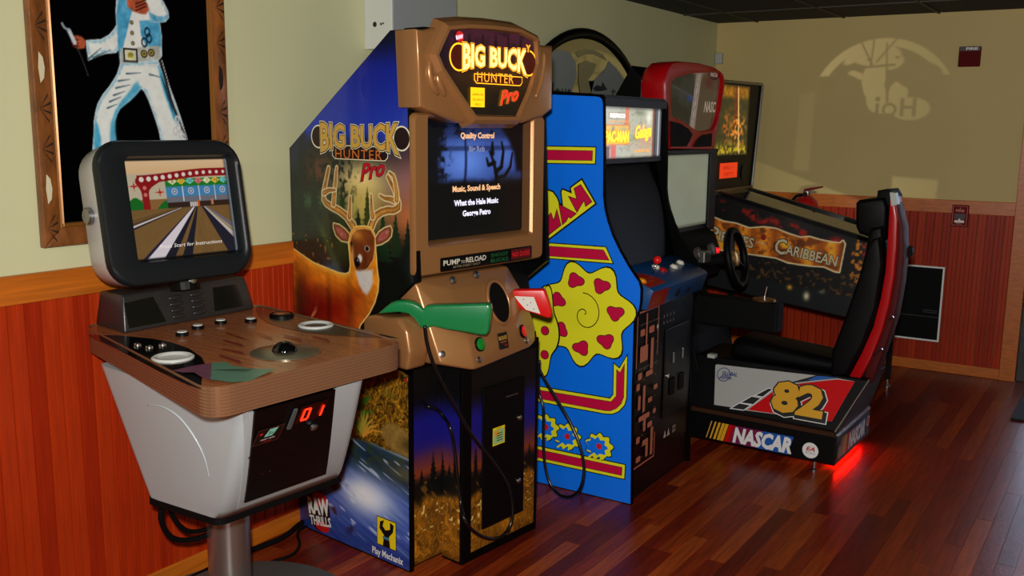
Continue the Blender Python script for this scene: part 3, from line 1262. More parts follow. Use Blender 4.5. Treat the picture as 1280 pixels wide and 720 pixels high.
BUCK = thing('hunting_game', 'tall deer hunting arcade cabinet with gold bezel and blue side art', 'arcade game', (0.652, 2.526, 0), -6)
M_GOLD = mat('gold_plastic', (164, 114, 68), 0.30, 0.38, bump=(300, 0.03), coat=0.15)
M_SIDEBLK = mat('black_laminate', (4, 4, 5), 0.4, spec=0.15)
M_PRINT = vmat('glossy_print', 0.30, coat=0.25)
M_PRINTM = vmat('satin_print', 0.40)
W_B = 0.745
SIDE = [(0, 0), (0, .745), (-.20, .80), (-.205, .888), (.045, 1.085), (.035, 1.30), (.016, 1.66), (-.013, 1.933), (-.079, 1.933), (-.644, 1.526), (-.644, 0)]
for y0 in (0.0, W_B - 0.02):
    MB().prism(SIDE, xz, y0, y0 + 0.02).build('side_panel', M_SIDEBLK, BUCK)
SPB = [o for o in BUCK.children if o.name.startswith('side_panel')][0]
SPB['label'] = 'side panel with a printed buck in a forest'
MB().prism([(-.63, .01), (-.012, .01), (-.012, .78), (-.06, 1.1), (-.06, 1.9), (-.09, 1.92), (-.63, 1.52)], xz, 0.0205, W_B - 0.0205).build('inner_carcass', M_SIDEBLK, BUCK)


def side_l(z):
    return -.641 if z < 1.526 else -.641 + (z - 1.526) * (.565 / .407)


def side_r(z):
    if z < .745:
        return -.004
    if z < .80:
        return -.004 - (z - .745) / .055 * .20
    if z < .888:
        return -.205
    if z < 1.085:
        return -.205 + (z - .888) / .197 * .235
    return .026 - (z - 1.085) * .04


ANT = [[(-0.2816, 1.253), (-0.303, 1.272), (-0.3203, 1.288), (-0.3599, 1.306), (-0.4047, 1.318), (-0.4319, 1.328), (-0.4452, 1.342), (-0.4443, 1.369), (-0.434, 1.402), (-0.4239, 1.432), (-0.4139, 1.459)],
       [(-0.3908, 1.328), (-0.3852, 1.363), (-0.3776, 1.405), (-0.3741, 1.434), (-0.3687, 1.463)],
       [(-0.3027, 1.286), (-0.2998, 1.313), (-0.2964, 1.359)],
       [(-0.4444, 1.366), (-0.4166, 1.377), (-0.3802, 1.38)],
       [(-0.1869, 1.26), (-0.1738, 1.284), (-0.1568, 1.302), (-0.1317, 1.315), (-0.0988, 1.324), (-0.0704, 1.325), (-0.0462, 1.335), (-0.044, 1.351), (-0.0537, 1.373), (-0.0654, 1.397), (-0.0812, 1.419), (-0.097, 1.44)],
       [(-0.0659, 1.359), (-0.086, 1.363), (-0.1145, 1.364), (-0.139, 1.373)],
       [(-0.0539, 1.362), (-0.0535, 1.39), (-0.0611, 1.422), (-0.0688, 1.444), (-0.0887, 1.454)],
       [(-0.1778, 1.295), (-0.1835, 1.326), (-0.1847, 1.371)]]
BODY_D = [(-0.6699, 1.142), (-0.6302, 1.136), (-0.5721, 1.114), (-0.515, 1.095), (-0.4538, 1.085), (-0.4122, 1.078), (-0.3667, 1.071), (-0.3306, 1.071), (-0.308, 1.08), (-0.3006, 1.107), (-0.304, 1.148), (-0.3096, 1.189), (-0.2954, 1.229), (-0.2686, 1.251), (-0.2253, 1.257), (-0.1913, 1.254), (-0.1706, 1.233), (-0.1672, 1.193), (-0.1636, 1.156), (-0.1602, 1.113), (-0.1526, 1.07), (-0.1575, 1.029), (-0.1753, 0.9859), (-0.2061, 0.9405), (-0.2551, 0.892), (-0.279, 0.8159), (-0.6875, 0.752)]
EARL = [(-0.3051, 1.193), (-0.3496, 1.195), (-0.3807, 1.213), (-0.3935, 1.239), (-0.393, 1.256), (-0.3614, 1.253), (-0.3304, 1.24), (-0.3043, 1.222)]
EARR = [(-0.1714, 1.193), (-0.1667, 1.219), (-0.1453, 1.243), (-0.1161, 1.26), (-0.0874, 1.268), (-0.0794, 1.257), (-0.0838, 1.234), (-0.1003, 1.219), (-0.1336, 1.202)]
EARL2 = [(-0.3181, 1.203), (-0.3493, 1.206), (-0.3757, 1.228), (-0.3797, 1.246), (-0.3483, 1.239), (-0.3221, 1.221)]
EARR2 = [(-0.1543, 1.208), (-0.1498, 1.226), (-0.1329, 1.244), (-0.0957, 1.259), (-0.0917, 1.248), (-0.1043, 1.227), (-0.1293, 1.213)]
THR = [(-0.2768, 1.089), (-0.2417, 1.096), (-0.1815, 1.105), (-0.1803, 1.058), (-0.1957, 1.03), (-0.2134, 1.008), (-0.2348, 1.017), (-0.256, 1.041)]
HEAD = [(-0.3051, 1.193), (-0.291, 1.226), (-0.2643, 1.246), (-0.2211, 1.252), (-0.1872, 1.249), (-0.1666, 1.222), (-0.1674, 1.179), (-0.1766, 1.14), (-0.2027, 1.109), (-0.2289, 1.091), (-0.2551, 1.083), (-0.2767, 1.095), (-0.289, 1.129), (-0.3015, 1.16)]


def buck_art(X, Z):
    p = Paint(X, Z, (6, 12, 9))
    n1 = fbm(X * 14, Z * 14, 1)
    n2 = fbm(X * 60, Z * 60, 5)
    # sky
    t = sm(1.50, 1.9, Z)
    sky = [8 + 18 * (1 - t), 26 + 30 * (1 - t), 136 + 40 * (1 - t)]
    dark = sm(1.80, 1.93, Z)
    sky = [s * (1 - 0.78 * dark) for s in sky]
    m = sm(1.50, 1.60, Z + 0.10 * (n1 - .5))
    p.mix(m, sky)
    p.glow(-.33, 1.80, .05, .25, (30, 52, 165), 0.35)
    # dusk: purple and orange by the front edge, cream glow in the middle
    p.glow(.05, 1.42, .17, .13, (150, 96, 108), 0.95)
    p.glow(.03, 1.30, .16, .085, (196, 110, 58), 0.9)
    p.glow(-.235, 1.42, .15, .075, (238, 214, 150), 1.0)
    p.glow(-.24, 1.33, .12, .10, (232, 200, 100), 0.85)
    p.glow(-.47, 1.45, .08, .07, (112, 58, 34), 0.8)
    p.mix(sm(.46, .58, n2) * sm(1.62, 1.5, Z) * sm(-.22, -.34, X) * .8, (8, 16, 12))
    p.glow(-.62, 1.50, .05, .08, (40, 46, 90), 0.6)
    # green haze and tree line
    p.glow(-.50, 1.33, .16, .035, (60, 100, 62), 0.75)
    p.glow(-.40, 1.14, .10, .10, (28, 62, 30), 0.7)
    for i, (x, y, h, w, c) in enumerate([(-.585, .98, .56, .15, (10, 28, 20)), (-.50, 1.22, .27, .10, (20, 34, 20)), (-.44, 1.2, .28, .07, (44, 44, 22)),
                                         (-.345, 1.10, .32, .10, (42, 56, 24)), (-.255, 1.12, .20, .13, (24, 46, 26)), (-.205, 1.14, .26, .11, (58, 66, 20)),
                                         (-.125, 1.14, .20, .09, (20, 52, 26)), (-.06, 1.16, .16, .08, (28, 46, 26)), (.0, 1.10, .20, .09, (16, 32, 20)),
                                         (-.64, 1.05, .40, .16, (8, 22, 18))]):
        conifer(p, x, y, h, w, c, i)
    low = sm(1.20, 1.06, Z + 0.1 * (n1 - .5))
    p.mix(low * .92, (7, 16, 11))
    p.mix(sm(.62, .75, n2) * sm(1.3, .9, Z) * 0.35, (40, 70, 36))
    d = (X + Z * 0.62)
    p.mix(0.35 * np.exp(-((d - .30) / .02) ** 2) * sm(1.0, 1.1, Z) * sm(1.32, 1.2, Z) * (X < -.25), (96, 130, 62))
    p.glow(-.415, 1.06, .055, .05, (84, 116, 160), 0.75)
    p.glow(-.36, 1.02, .05, .035, (60, 92, 140), 0.6)
    p.mix(sm(.80, .86, vnoise(X * 70, Z * 90, 9)) * (X < -.4) * (Z > .95) * (Z < 1.2) * .8, (150, 96, 34))
    # antlers, ears, body
    for k, st in enumerate(ANT):
        st = [tuple(q) for q in st]
        w = 0.015 if k in (0, 4) else 0.010
        dd = stroke(X, Z, st, w, w * 0.45)
        p.fill(dd + 0.004, (244, 226, 170), .002)
        sh = 0.75 + 0.5 * n2
        p.fill(dd, [150 * sh, 92 * sh, 30 * sh], .002)
        p.fill(dd - w * 0.5, [206 * sh, 146 * sh, 66 * sh], .005)
    for e, e2 in ((EARL, EARL2), (EARR, EARR2)):
        q = inside(X, Z, e)
        p.fill(q + .004, (246, 226, 160), .002)
        p.fill(q, (120, 62, 26), .002)
        q2 = inside(X, Z, e2)
        p.fill(q2, [190 - 50 * n2, 96 - 20 * n2, 80], .006)
        p.mix(sm(.004, .02, q2) * .8, (150, 60, 44))
        p.mix(sm(.45, .6, n2) * sm(0, .01, q2) * .4, (230, 200, 170))
    b = inside(X, Z, BODY_D)
    n3 = fbm(X * 22, Z * 30, 41)
    fur = 0.66 + .30 * n3 + 0.35 * fbm(X * 50 + Z * 60, Z * 30 - X * 10, 7)
    deep = sm(0.0, 0.16, b)
    red = sm(1.08, 0.86, Z)
    col = [(236 - 66 * deep - 50 * red) * fur, (140 - 86 * deep - 56 * red) * fur, (26 - 18 * deep - 4 * red) * fur]
    p.fill(b + .005, (250, 214, 120), .002)
    p.fill(b, col, .002)
    p.mix(sm(.02, .0, b) * sm(-.002, .002, b) * sm(1.16, .98, Z) * (X < -.3), (248, 206, 90))
    p.glow(-.60, .93, .05, .13, (28, 12, 8), 0.75)
    p.glow(-.50, .90, .06, .10, (96, 20, 8), 0.5)
    p.glow(-.36, .90, .05, .12, (150, 40, 10), 0.45)
    p.glow(-.43, .93, .015, .10, (60, 16, 6), 0.6)
    p.glow(-.31, .96, .02, .08, (70, 22, 8), 0.5)
    p.mix(0.7 * sm(.55, .7, vnoise(X * 20 + Z * 40, Z * 60 - X * 60, 3)) * np.exp(-((X + .53) / .035) ** 2 - ((Z - .90) / .03) ** 2), (214, 150, 90))
    h = inside(X, Z, HEAD)
    p.fill(h, [118 * fur, 56 * fur, 22 * fur], .004)
    p.glow(-.265, 1.225, .035, .02, (206, 132, 50), 0.9)
    p.mix(sm(.006, .0, h) * sm(-.004, .002, h), (238, 190, 100))
    E0 = [(-0.2098, 1.178), (-0.2942, 1.188), (-0.2673, 1.123), (-0.2494, 1.139), (-0.2885, 1.15), (-0.2193, 1.136)]
    p.fill(.013 - np.hypot(X - E0[0][0], (Z - E0[0][1]) * 1.2), (232, 220, 200), .003)
    p.fill(.010 - np.hypot(X - E0[0][0], (Z - E0[0][1]) * 1.1), (8, 10, 16), .002)
    p.fill(.007 - np.hypot(X - E0[1][0], (Z - E0[1][1])), (20, 12, 10), .003)
    p.mix(0.8 * np.exp(-((X - E0[5][0]) / .012) ** 2 - ((Z - E0[5][1]) / .03) ** 2), (86, 34, 14))
    p.fill(.012 - np.hypot(X - E0[3][0], (Z - E0[3][1]) * .8), (226, 220, 212), .004)
    p.fill(.015 - np.hypot(X - E0[2][0] - .002, (Z - E0[2][1]) * .8), (10, 9, 12), .004)
    p.fill(.004 - np.hypot(X - E0[2][0] - .006, (Z - E0[2][1] - .008)), (150, 150, 160), .004)
    p.mix(.9 * np.exp(-((X - E0[4][0]) / .006) ** 2 - ((Z - E0[4][1]) / .03) ** 2), (210, 160, 90))
    th = inside(X, Z, THR)
    p.fill(th, [214 + 20 * (n2 - .5), 206 + 20 * (n2 - .5), 196], .008)
    # dark strip by the front, sparkle
    p.mix(sm(-.10, .02, X) * sm(1.24, 1.14, Z) * (Z > .86) * .8, (5, 12, 9))
    # ---- lower scene: grass bank, rock, river, reflected moon
    g = sm(.845, .835, Z)
    gr = fbm(X * 34 + 3 * np.sin(Z * 40), Z * 26, 11)
    gr2 = vnoise(X * 120 + 30 * n1, Z * 45 + 20 * n1, 4)
    gr3 = vnoise(X * 210 + 60 * n1, Z * 60 + 50 * n1, 14)
    gg = np.clip(gr3 * 1.2 + gr2 * .6 - .25 - .5 * (1 - gr), 0, 1.3)
    p.mix(g, [44 + 170 * gg, 30 + 118 * gg, 8 + 26 * gg])
    p.mix(g * sm(.62, .75, gr) * .5, (80, 84, 26))
    p.glow(-.06, .82, .10, .05, (110, 26, 18), .6)
    p.mix(g * sm(.72, .8, vnoise(X * 55, Z * 55, 21)) * (X > -.22) * (Z > .72), (170, 40, 24))
    p.glow(-.30, .70, .06, .10, (30, 52, 14), .55)
    for k in range(18):
        a = k * 2.4
        lx, lz = -.275 + .07 * math.sin(a) * (0.4 + .03 * k), .80 - .017 * k
        dx, dz = math.cos(a * 1.7), math.sin(a * 1.7) * .6
        q = stroke(X, Z, [(lx - dx * .025, lz - dz * .025), (lx + dx * .025, lz + dz * .025)], .012, .005)
        p.fill(q, (26 + 10 * (k % 3), 62 + 16 * (k % 3), 26), .003)
    for k in range(7):
        p.fill(.013 - np.hypot(X + .235 - .03 * math.sin(k * 2.1), Z - .80 - .02 * math.cos(k * 1.9)), (216, 190, 150), .004)
    rock = inside(X, Z, [(-0.1582, 0.5089), (-0.119, 0.5418), (-0.0808, 0.5559), (-0.0311, 0.5426), (0.0015, 0.5199), (0.0175, 0.4938), (0.0171, 0.4459), (-0.0489, 0.4362), (-0.116, 0.4632)])
    p.fill(rock, [172 - 60 * n2, 136 - 52 * n2, 60 - 20 * n2], .006)
    p.glow(-.01, .485, .03, .03, (50, 42, 22), .7)
    for k in range(16):
        a = math.radians(150 - 8 * k)
        x1, z1 = -.245 + .11 * math.cos(a) * (1.1 if k % 2 else .8), .478 + .09 * math.sin(a) - .02 * abs(k - 8) / 8
        q = stroke(X, Z, [(-.245, .47), ((-.245 + x1) / 2, (.47 + z1) / 2 + .015), (x1, z1)], .006, .002)
        p.fill(q, (120 + 6 * k, 144, 48), .002)
    w_ = sm(.452, .440, Z + .02 * (n1 - .5) + .05 * (X + .2))
    wave = vnoise(X * 9 - Z * 8, Z * 90 + X * 30, 13)
    p.mix(w_, [20 + 18 * wave, 40 + 26 * wave, 58 + 30 * wave])
    p.mix(w_ * sm(.30, .42, Z) * sm(.5, .62, n2) * .8, (46, 66, 30))
    p.glow(-.02, .375, .10, .03, (112, 96, 50), .55)
    p.mix(w_ * np.exp(-((Z - .452 + .10 * (X + .2)) / .006) ** 2) * .7, (170, 186, 190))
    blue = sm(.34, .24, Z + .12 * X)
    p.mix(blue, [40 + 46 * wave, 66 + 46 * wave, 150 + 40 * wave])
    p.glow(-.22, .235, .15, .075, (206, 220, 244), .95)
    p.glow(-.25, .235, .10, .055, (252, 252, 255), 1.0)
    p.mix(w_ * sm(.78, .9, vnoise(X * 16, Z * 110 + X * 40, 17)) * .7, (220, 230, 250))
    p.mix(sm(.5, .62, fbm(X * 12 + 9, Z * 16, 23)) * sm(-.26, -.36, X + .35 * (Z - .15)) * sm(.34, .22, Z) * .9, (58, 26, 32))
    p.mix(sm(.12, .03, Z) * .8, [22 + 14 * wave, 44 + 20 * wave, 128])
    p.mix(sm(-.40, -.56, X) * sm(.24, .1, Z) * .6, (26, 60, 150))
    p.glow(-.585, .10, .06, .09, (30, 22, 36), .7)
    return p.c


art = sheet('side_art', SPB, 'Bside', lambda z: (side_l(z), side_r(z)), (0.006, 1.930), buck_art, M_PRINT, 230, 620, 0.0006)

# title on the side
M_CREAM = mat('print_cream', (236, 226, 190), 0.35)
M_GOLDTXT = mat('print_gold', (206, 160, 66), 0.35)
M_GOLDDK = mat('print_brown', (40, 18, 10), 0.4)
M_ORNG = mat('print_orange', (206, 110, 38), 0.4)
M_MAROON = mat('print_maroon', (30, 8, 10), 0.4)
M_PRRED = mat('print_crimson', (190, 22, 40), 0.35)
M_YEL = mat('print_yellow', (236, 206, 24), 0.4)


def flare(half, k):
    def f(a, b):
        t = abs(a) / half
        return a, (b - 0.03) * (1 + k * t ** 2) + 0.03 - 0.35 * k * t ** 4 * 0.06
    return f


T = [(-0.4494, 1.531), (-0.0417, 1.54), (-0.2361, 1.614), (-0.472, 1.571), (-0.0248, 1.579), (-0.3887, 1.544), (-0.0922, 1.493), (-0.3633, 1.497), (-0.1163, 1.504), (-0.2363, 1.53), (-0.1668, 1.434), (-0.2372, 1.488)]


def buck_logo(a, x0, x1, zb, zt, mats, end_r, plate, hz, pro, up=.10, hh=.88):
    crm, gold, brn, org, mar, pink = mats
    cx = (x0 + x1) / 2
    hw = (x1 - x0) / 2
    h = zt - zb
    for ex in (x0 - end_r * .45, x1 + end_r * .45):
        a.disc(ex, zb + h * .5, end_r * 1.14, crm, 24).disc(ex, zb + h * .5, end_r, mar, 24)
    a.poly(plate, crm)
    a.poly(offset_poly(plate, -0.003), mar)
    a.text('BIG BUCK', cx, zb + up * h, h * hh, gold, width=x1 - x0, bold=.03, warp=flare(hw, .38), outline=((.045, crm), (.025, brn)))
    a.text('HUNTER', cx, hz[0], hz[1], org, width=hz[2], space=1.15)
    a.text('Pro', pro[0], pro[1], pro[2], pink, width=pro[3], rot=12, shear=.45, bold=.02, outline=((.035, crm), (.03, mar)))


a = Art('Bside', 0.0014)
pl = [(T[5][0], T[5][1]), (T[6][0], T[5][1]), (T[6][0], T[6][1] + .012), (T[6][0] - .015, T[6][1]), (T[5][0] + .015, T[6][1]), (T[5][0], T[6][1] + .012)]
buck_logo(a, T[0][0], T[1][0], T[0][1], T[2][1], (M_CREAM, M_GOLDTXT, M_GOLDDK, M_ORNG, M_MAROON, M_PRRED), .038, pl,
          (T[7][1], T[9][1] - T[7][1], T[8][0] - T[7][0]), (T[10][0], T[10][1], .055, .13))
a.build('title_lettering', SPB)
# maker badges low on the side
a = Art('Bside', 0.0014)
K = [(-0.5168, 0.0918), (-0.5915, 0.1119), (-0.4454, 0.1714), (-0.5841, 0.0388), (-0.443, 0.0956), (-0.1728, 0.1716), (-0.0733, 0.1685), (-0.0746, 0.0645), (-0.1747, 0.0659), (-0.2065, 0.0369), (-0.0407, 0.0561)]
a.disc(K[0][0] + .002, K[0][1] + .004, .068, M_MAROON, 24, .085)
a.disc(K[0][0] + .012, K[0][1] + .055, .050, mat('badge_red', (190, 24, 24), .4), 20, .030)
a.disc(K[0][0] + .020, K[0][1] - .055, .045, mat('badge_red', (190, 24, 24), .4), 20, .022)
a.text('RAW', K[0][0] + .004, K[0][1] - .006, .062, M_PRW, width=.125, rot=9, bold=.05)
a.text('THRILLS', K[0][0] + .012, K[0][1] - .052, .036, M_PRW, width=.130, rot=9, bold=.03)
a.build('red_badge', SPB)
a = Art('Bside', 0.0014)
u0, v1, u1, v0 = K[5][0], K[5][1], K[6][0], K[7][1]
v1 += .0
a.rect(u0 - .003, v0 - .003, u1 + .003, v1 + .003, M_PRK).rect(u0, v0, u1, v1, M_YEL)
w, h = u1 - u0, v1 - v0
cx = (u0 + u1) / 2
a.poly([(cx - .2 * w, v0), (cx + .2 * w, v0), (cx + .14 * w, v0 + .4 * h), (cx + .36 * w, v0 + .62 * h), (cx + .40 * w, v0 + .88 * h), (cx + .20 * w, v0 + .95 * h), (cx + .2 * w, v0 + .68 * h),
        (cx - .05 * w, v0 + .60 * h), (cx - .2 * w, v0 + .72 * h), (cx - .12 * w, v0 + .95 * h), (cx - .34 * w, v0 + .86 * h), (cx - .38 * w, v0 + .60 * h), (cx - .14 * w, v0 + .4 * h)], M_PRK)
a.rect(cx - .2 * w, v0 + .26 * h, cx + .16 * w, v0 + .36 * h, mat('badge_blue', (60, 120, 150), .4))
a.text('Play Mechanix', cx + .005, v0 - .045, .026, M_PRW, width=.165, bold=.02)
a.build('wrench_badge', SPB)


# lower front: dusk forest over gold grass
def dusk(S, Z):
    p = Paint(S, Z, (4, 4, 5))
    n1 = fbm(S * 22, Z * 16, 2)
    p.mix(sm(.66, .55, Z) * sm(.37, .45, Z), (22, 20, 118))
    p.mix(np.exp(-((Z - .40) / .05) ** 2) * .9, (104, 46, 58))
    p.mix(np.exp(-((Z - .365) / .025) ** 2) * .6, (168, 70, 24))
    for i in range(16):
        x = -0.02 + .045 * i + .014 * math.sin(i * 5.1)
        conifer(p, x, .24, .14 + .07 * (0.5 + .5 * math.sin(i * 2.3)), .07, (5, 8, 8), i)
    p.mix(sm(.335, .30, Z + .04 * (n1 - .5)), (7, 8, 6))
    bl_ = vnoise(S * 150 + 14 * np.sin(Z * 24 + 9 * n1), Z * 24, 6)
    tall = .27 + .05 * (n1 - .4)
    g = sm(tall + .01, tall - .03, Z)
    p.mix(g, [66 + 130 * bl_ * (.5 + n1), 40 + 82 * bl_ * (.5 + n1), 8 + 16 * bl_])
    p.mix(g * sm(.8, .9, vnoise(S * 85, Z * 85, 31)) * (Z > .14), (226, 196, 110))
    p.mix(sm(.80, .88, vnoise(S * 60 + Z * 40, Z * 30, 12)) * (Z > .25) * (Z < .33) * .8, (110, 74, 26))
    p.mix(sm(.06, .0, Z) * .5, (50, 26, 6))
    return p.c


LP = MB().box((-0.012, 0.021, 0.02), (0.0, W_B - .021, 0.79)).build('lower_panel', M_SIDEBLK, BUCK)
sheet('front_art', LP, 'Blow', (0.022, 0.166), (0.022, 0.76), dusk, M_PRINTM, 60, 240)
sheet('front_art', LP, 'Blow', (0.60, W_B - .022), (0.022, 0.76), dusk, M_PRINTM, 50, 240)
CB = MB().box((0.0, .166, 0.0), (.104, .612, .80), 0.003).build('coin_box', M_SIDEBLK, BUCK)
sheet('box_art', CB, ((.0, .166, 0), (1, 0, 0), (0, 0, 1)), (0.002, .092), (0.01, 0.76), lambda s, z: dusk(s + .17, z), M_PRINTM, 40, 240)
sheet('box_art', CB, ((.104, 0, 0), (0, 1, 0), (0, 0, 1)), (.215, .592), (0.035, 0.76), dusk, M_PRINTM, 130, 240)
CD = MB().box((.1045, .272, .108), (.113, .517, .66), 0.003).build('coin_door', M_BLACK, BUCK)
for z in (.502, .245):
    mb = MB()
    mb.smooth = True
    mb.lathe([(.011, 0), (.011, .004), (.006, .008), (0, .008)], 16, Matrix.Translation((.113, .482, z)) @ Matrix.Rotation(math.pi / 2, 4, 'Y'))
    mb.build('lock', M_CHROME, CD, sharp=40)
a = Art(((.113, 0, 0), (0, 1, 0), (0, 0, 1)), .0004)
a.rect(.325, .425, .395, .495, M_YEL).rect(.330, .430, .390, .485, mat('sticker_green', (150, 190, 130), .4)).rect(.333, .462, .360, .482, mat('sticker_orange', (220, 160, 40), .4))
a.text('TICKETS', .36, .487, .005, M_PRK)
for k in range(4):
    a.line([(.345, .470 - .009 * k), (.380, .470 - .009 * k)], .003, M_PRK)
a.build('sticker', CD, 'small yellow and green sticker')
a = Art(((.104, 0, 0), (0, 1, 0), (0, 0, 1)), .0012)
a.text('PLAYER', .41, .037, .008, M_YEL, width=.045)
a.build('small_print', CB)
MB().box((.113, .40, .60), (.116, .47, .606)).build('coin_slot', M_STEEL, CD)

# gold control console with gun rests
mb = MB()
mb.hull([(.03, .0, 1.088), (.03, .50, 1.088), (-.05, .0, 1.088), (-.05, .50, 1.088), (.075, .13, 1.05), (.085, .42, 1.04),
         (.135, .02, .805), (.195, .135, .772), (.150, .50, .785), (.115, .575, .790), (.10, .585, .86), (.07, .55, .98),
         (-.05, .02, .79), (-.05, .59, .79), (.165, .135, .88), (.145, .42, .88)], 0.008, 3)
KON = mb.build('console', M_GOLD, BUCK, sharp=38)
KBVH = BVHTree.FromPolygons([Vector(v) for v in mb.v], mb.f)


def drop(y, z):
    h, n, _, _ = KBVH.ray_cast(Vector((1, y, z)), Vector((-1, 0, 0)))
    return h, n


def stick(y, z, d=0.0):
    h, n = drop(y, z)
    return Matrix.Translation(h + n * d) @ n.to_track_quat('Z', 'Y').to_matrix().to_4x4()


mb = MB()
mb.hull([(x, y, z) for y in (-.078, .018) for x, z in ((-.155, .935), (-.155, .865), (.01, .79), (.07, .787), (.085, .85), (.07, .93), (.03, .968), (-.13, .955))], 0.016, 4)
mb.build('gun_rest', M_GOLD, BUCK, sharp=50)
mb = MB()
mb.hull([(x, y, z) for y in (.575, .60) for x, z in ((-.10, .955), (-.10, .865), (.03, .80), (.07, .83), (.06, .94))], 0.01, 3)
mb.build('gun_rest', M_MATTE, BUCK, sharp=50)
# speaker mouth and its rim
S_ = [(0.3509, 0.9752)][0]
m4 = stick(S_[0], S_[1], 0.002)
n4 = m4.to_3x3().col[2]
right = Vector((0, 1, 0)) - n4 * n4.y
right.normalize()
upv = n4.cross(right)
sp = m4.translation
mb = MB()
mb.smooth = True
mb.tube([sp + right * .060 * math.cos(t) + upv * .082 * math.sin(t) for t in [2 * math.pi * i / 36 for i in range(36)]], .007, 8, closed=True)
mb.build('speaker_rim', M_GOLD, KON)
mb = MB()
mb.poly([sp + n4 * .001 + right * .060 * math.cos(t) + upv * .082 * math.sin(t) for t in [2 * math.pi * i / 36 for i in range(36)]])
mb.build('speaker_mouth', M_MATTE, KON)
for p, c, nm in (([(0.1834, 0.8534)][0], (16, 120, 34), 'start_button'), ([(0.4613, 0.8519)][0], (220, 34, 22), 'start_button')):
    m4 = stick(*p, 0)
    mb = MB()
    mb.smooth = True
    mb.lathe([(.026, -.004), (.026, .006), (.0225, .008), (.0215, .005)], 22, m4, cap=False)
    bb = mb.build(nm, M_BLACK, BUCK, sharp=40)
    mb = MB()
    mb.smooth = True
    mb.lathe([(.0215, .003), (.021, .009), (.012, .012), (0, .0125)], 22, m4, cap=False)
    mb.build('button_cap', mat('button_%d' % c[0], c, .25, emit=.12), bb, sharp=60)
for p in [(0.0332, 0.8383), (0.1651, 0.8028), (0.4784, 0.8139)]:
    h, n = drop(*p)
    if h is None:
        continue
    mb = MB()
    mb.smooth = True
    mb.lathe([(.012, 0), (.012, .003), (.006, .005), (.005, .002), (0, .002)], 14, stick(*p, 0), cap=False)
    mb.build('bolt', M_STEEL, KON, sharp=40)
P_ = [(0.3196, 0.8429)][0]
m4 = stick(*P_, .0015)
n4 = m4.to_3x3().col[2]
right = (Vector((0, 1, 0)) - n4 * n4.y).normalized()
a = Art((m4.translation, right, n4.cross(right)), .001)
a.rect(-.030, -.030, .030, .030, M_PRK).text('BIG BUCK', 0, .004, .013, M_GOLDTXT, width=.05, bold=.03).text('HUNTER', 0, -.008, .007, M_ORNG, width=.036).text('Pro', .012, -.022, .010, M_PRRED, shear=.3)
a.build('name_plate', KON)

# gold monitor bezel
mb = MB()
frame_loft(mb, [(rr(-.004, 1.098, .712, 1.66, .02), .014), (rr(-.004, 1.098, .712, 1.66, .02), .030), (rr(0, 1.106, .704, 1.652, .018), .040),
                (rr(.058, 1.196, .640, 1.652, .012), .040), (rr(.066, 1.204, .632, 1.645, .012), .030), (rr(.118, 1.212, .655, 1.64, .01), -.028)])
BZ = mb.build('monitor_bezel', M_GOLD, BUCK, sharp=40)


def deer_screen(S, Z):
    u = (S - .118) / .537
    v = (Z - 1.205) / .43
    p = Paint(u, v, (4, 5, 9))
    n1 = fbm(u * 7, v * 7, 3)
    n2 = fbm(u * 26, v * 22, 8)
    p.mix(sm(.46, .50, v) * sm(1.02, .9, v), (44, 66, 140))
    p.glow(.38, .66, .30, .20, (104, 146, 240), 1.0)
    p.glow(.80, .70, .14, .13, (92, 130, 224), .8)
    p.mix(sm(.74, .76, v) * sm(.80, .78, v) * .55, (16, 24, 58))
    p.mix(sm(.82, .90, v) * (n1 > .0) * .55, (20, 30, 66))
    p.mix(sm(.50, .58, n2) * sm(.84, .93, v + .3 * (u < .2)) * .9, (6, 9, 18))
    left = sm(.20, .08, u - .16 * (n2 - .45) - .05 * (v - .5))
    p.mix(left * .95, (4, 6, 12))
    p.fill(.016 - .008 * v - np.abs(u - .37 + .015 * np.sin(v * 7)), (20, 30, 74), .012)
    p.mix((v < .86) * sm(.55, .62, n2) * np.exp(-((u - .13) / .09) ** 2) * .7, (10, 14, 26))
    p.fill(inside(u, v, [(.72, .99), (.99, .99), (1, .55), (.93, .56), (.90, .72), (.84, .84)]), (3, 4, 7), .03)
    for st in ([(.72, .44), (.70, .56), (.67, .66), (.63, .74)], [(.68, .64), (.62, .62), (.60, .68)], [(.70, .56), (.76, .60), (.78, .74), (.76, .82)], [(.72, .5), (.80, .52), (.86, .60), (.88, .72)], [(.66, .72), (.66, .82)]):
        p.fill(stroke(u, v, st, .022, .009), (2, 3, 6), .008)
    p.mix(sm(.53, .45, v + .06 * (n1 - .5)), (3, 5, 8))
    p.mix(sm(.10, .0, v) * .5, (10, 16, 14))
    p.mix(sm(.40, .5, v) * sm(.60, .5, v) * (u > .72) * .5, (30, 34, 44))
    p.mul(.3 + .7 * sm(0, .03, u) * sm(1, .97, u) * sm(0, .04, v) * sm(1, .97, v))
    return p.c


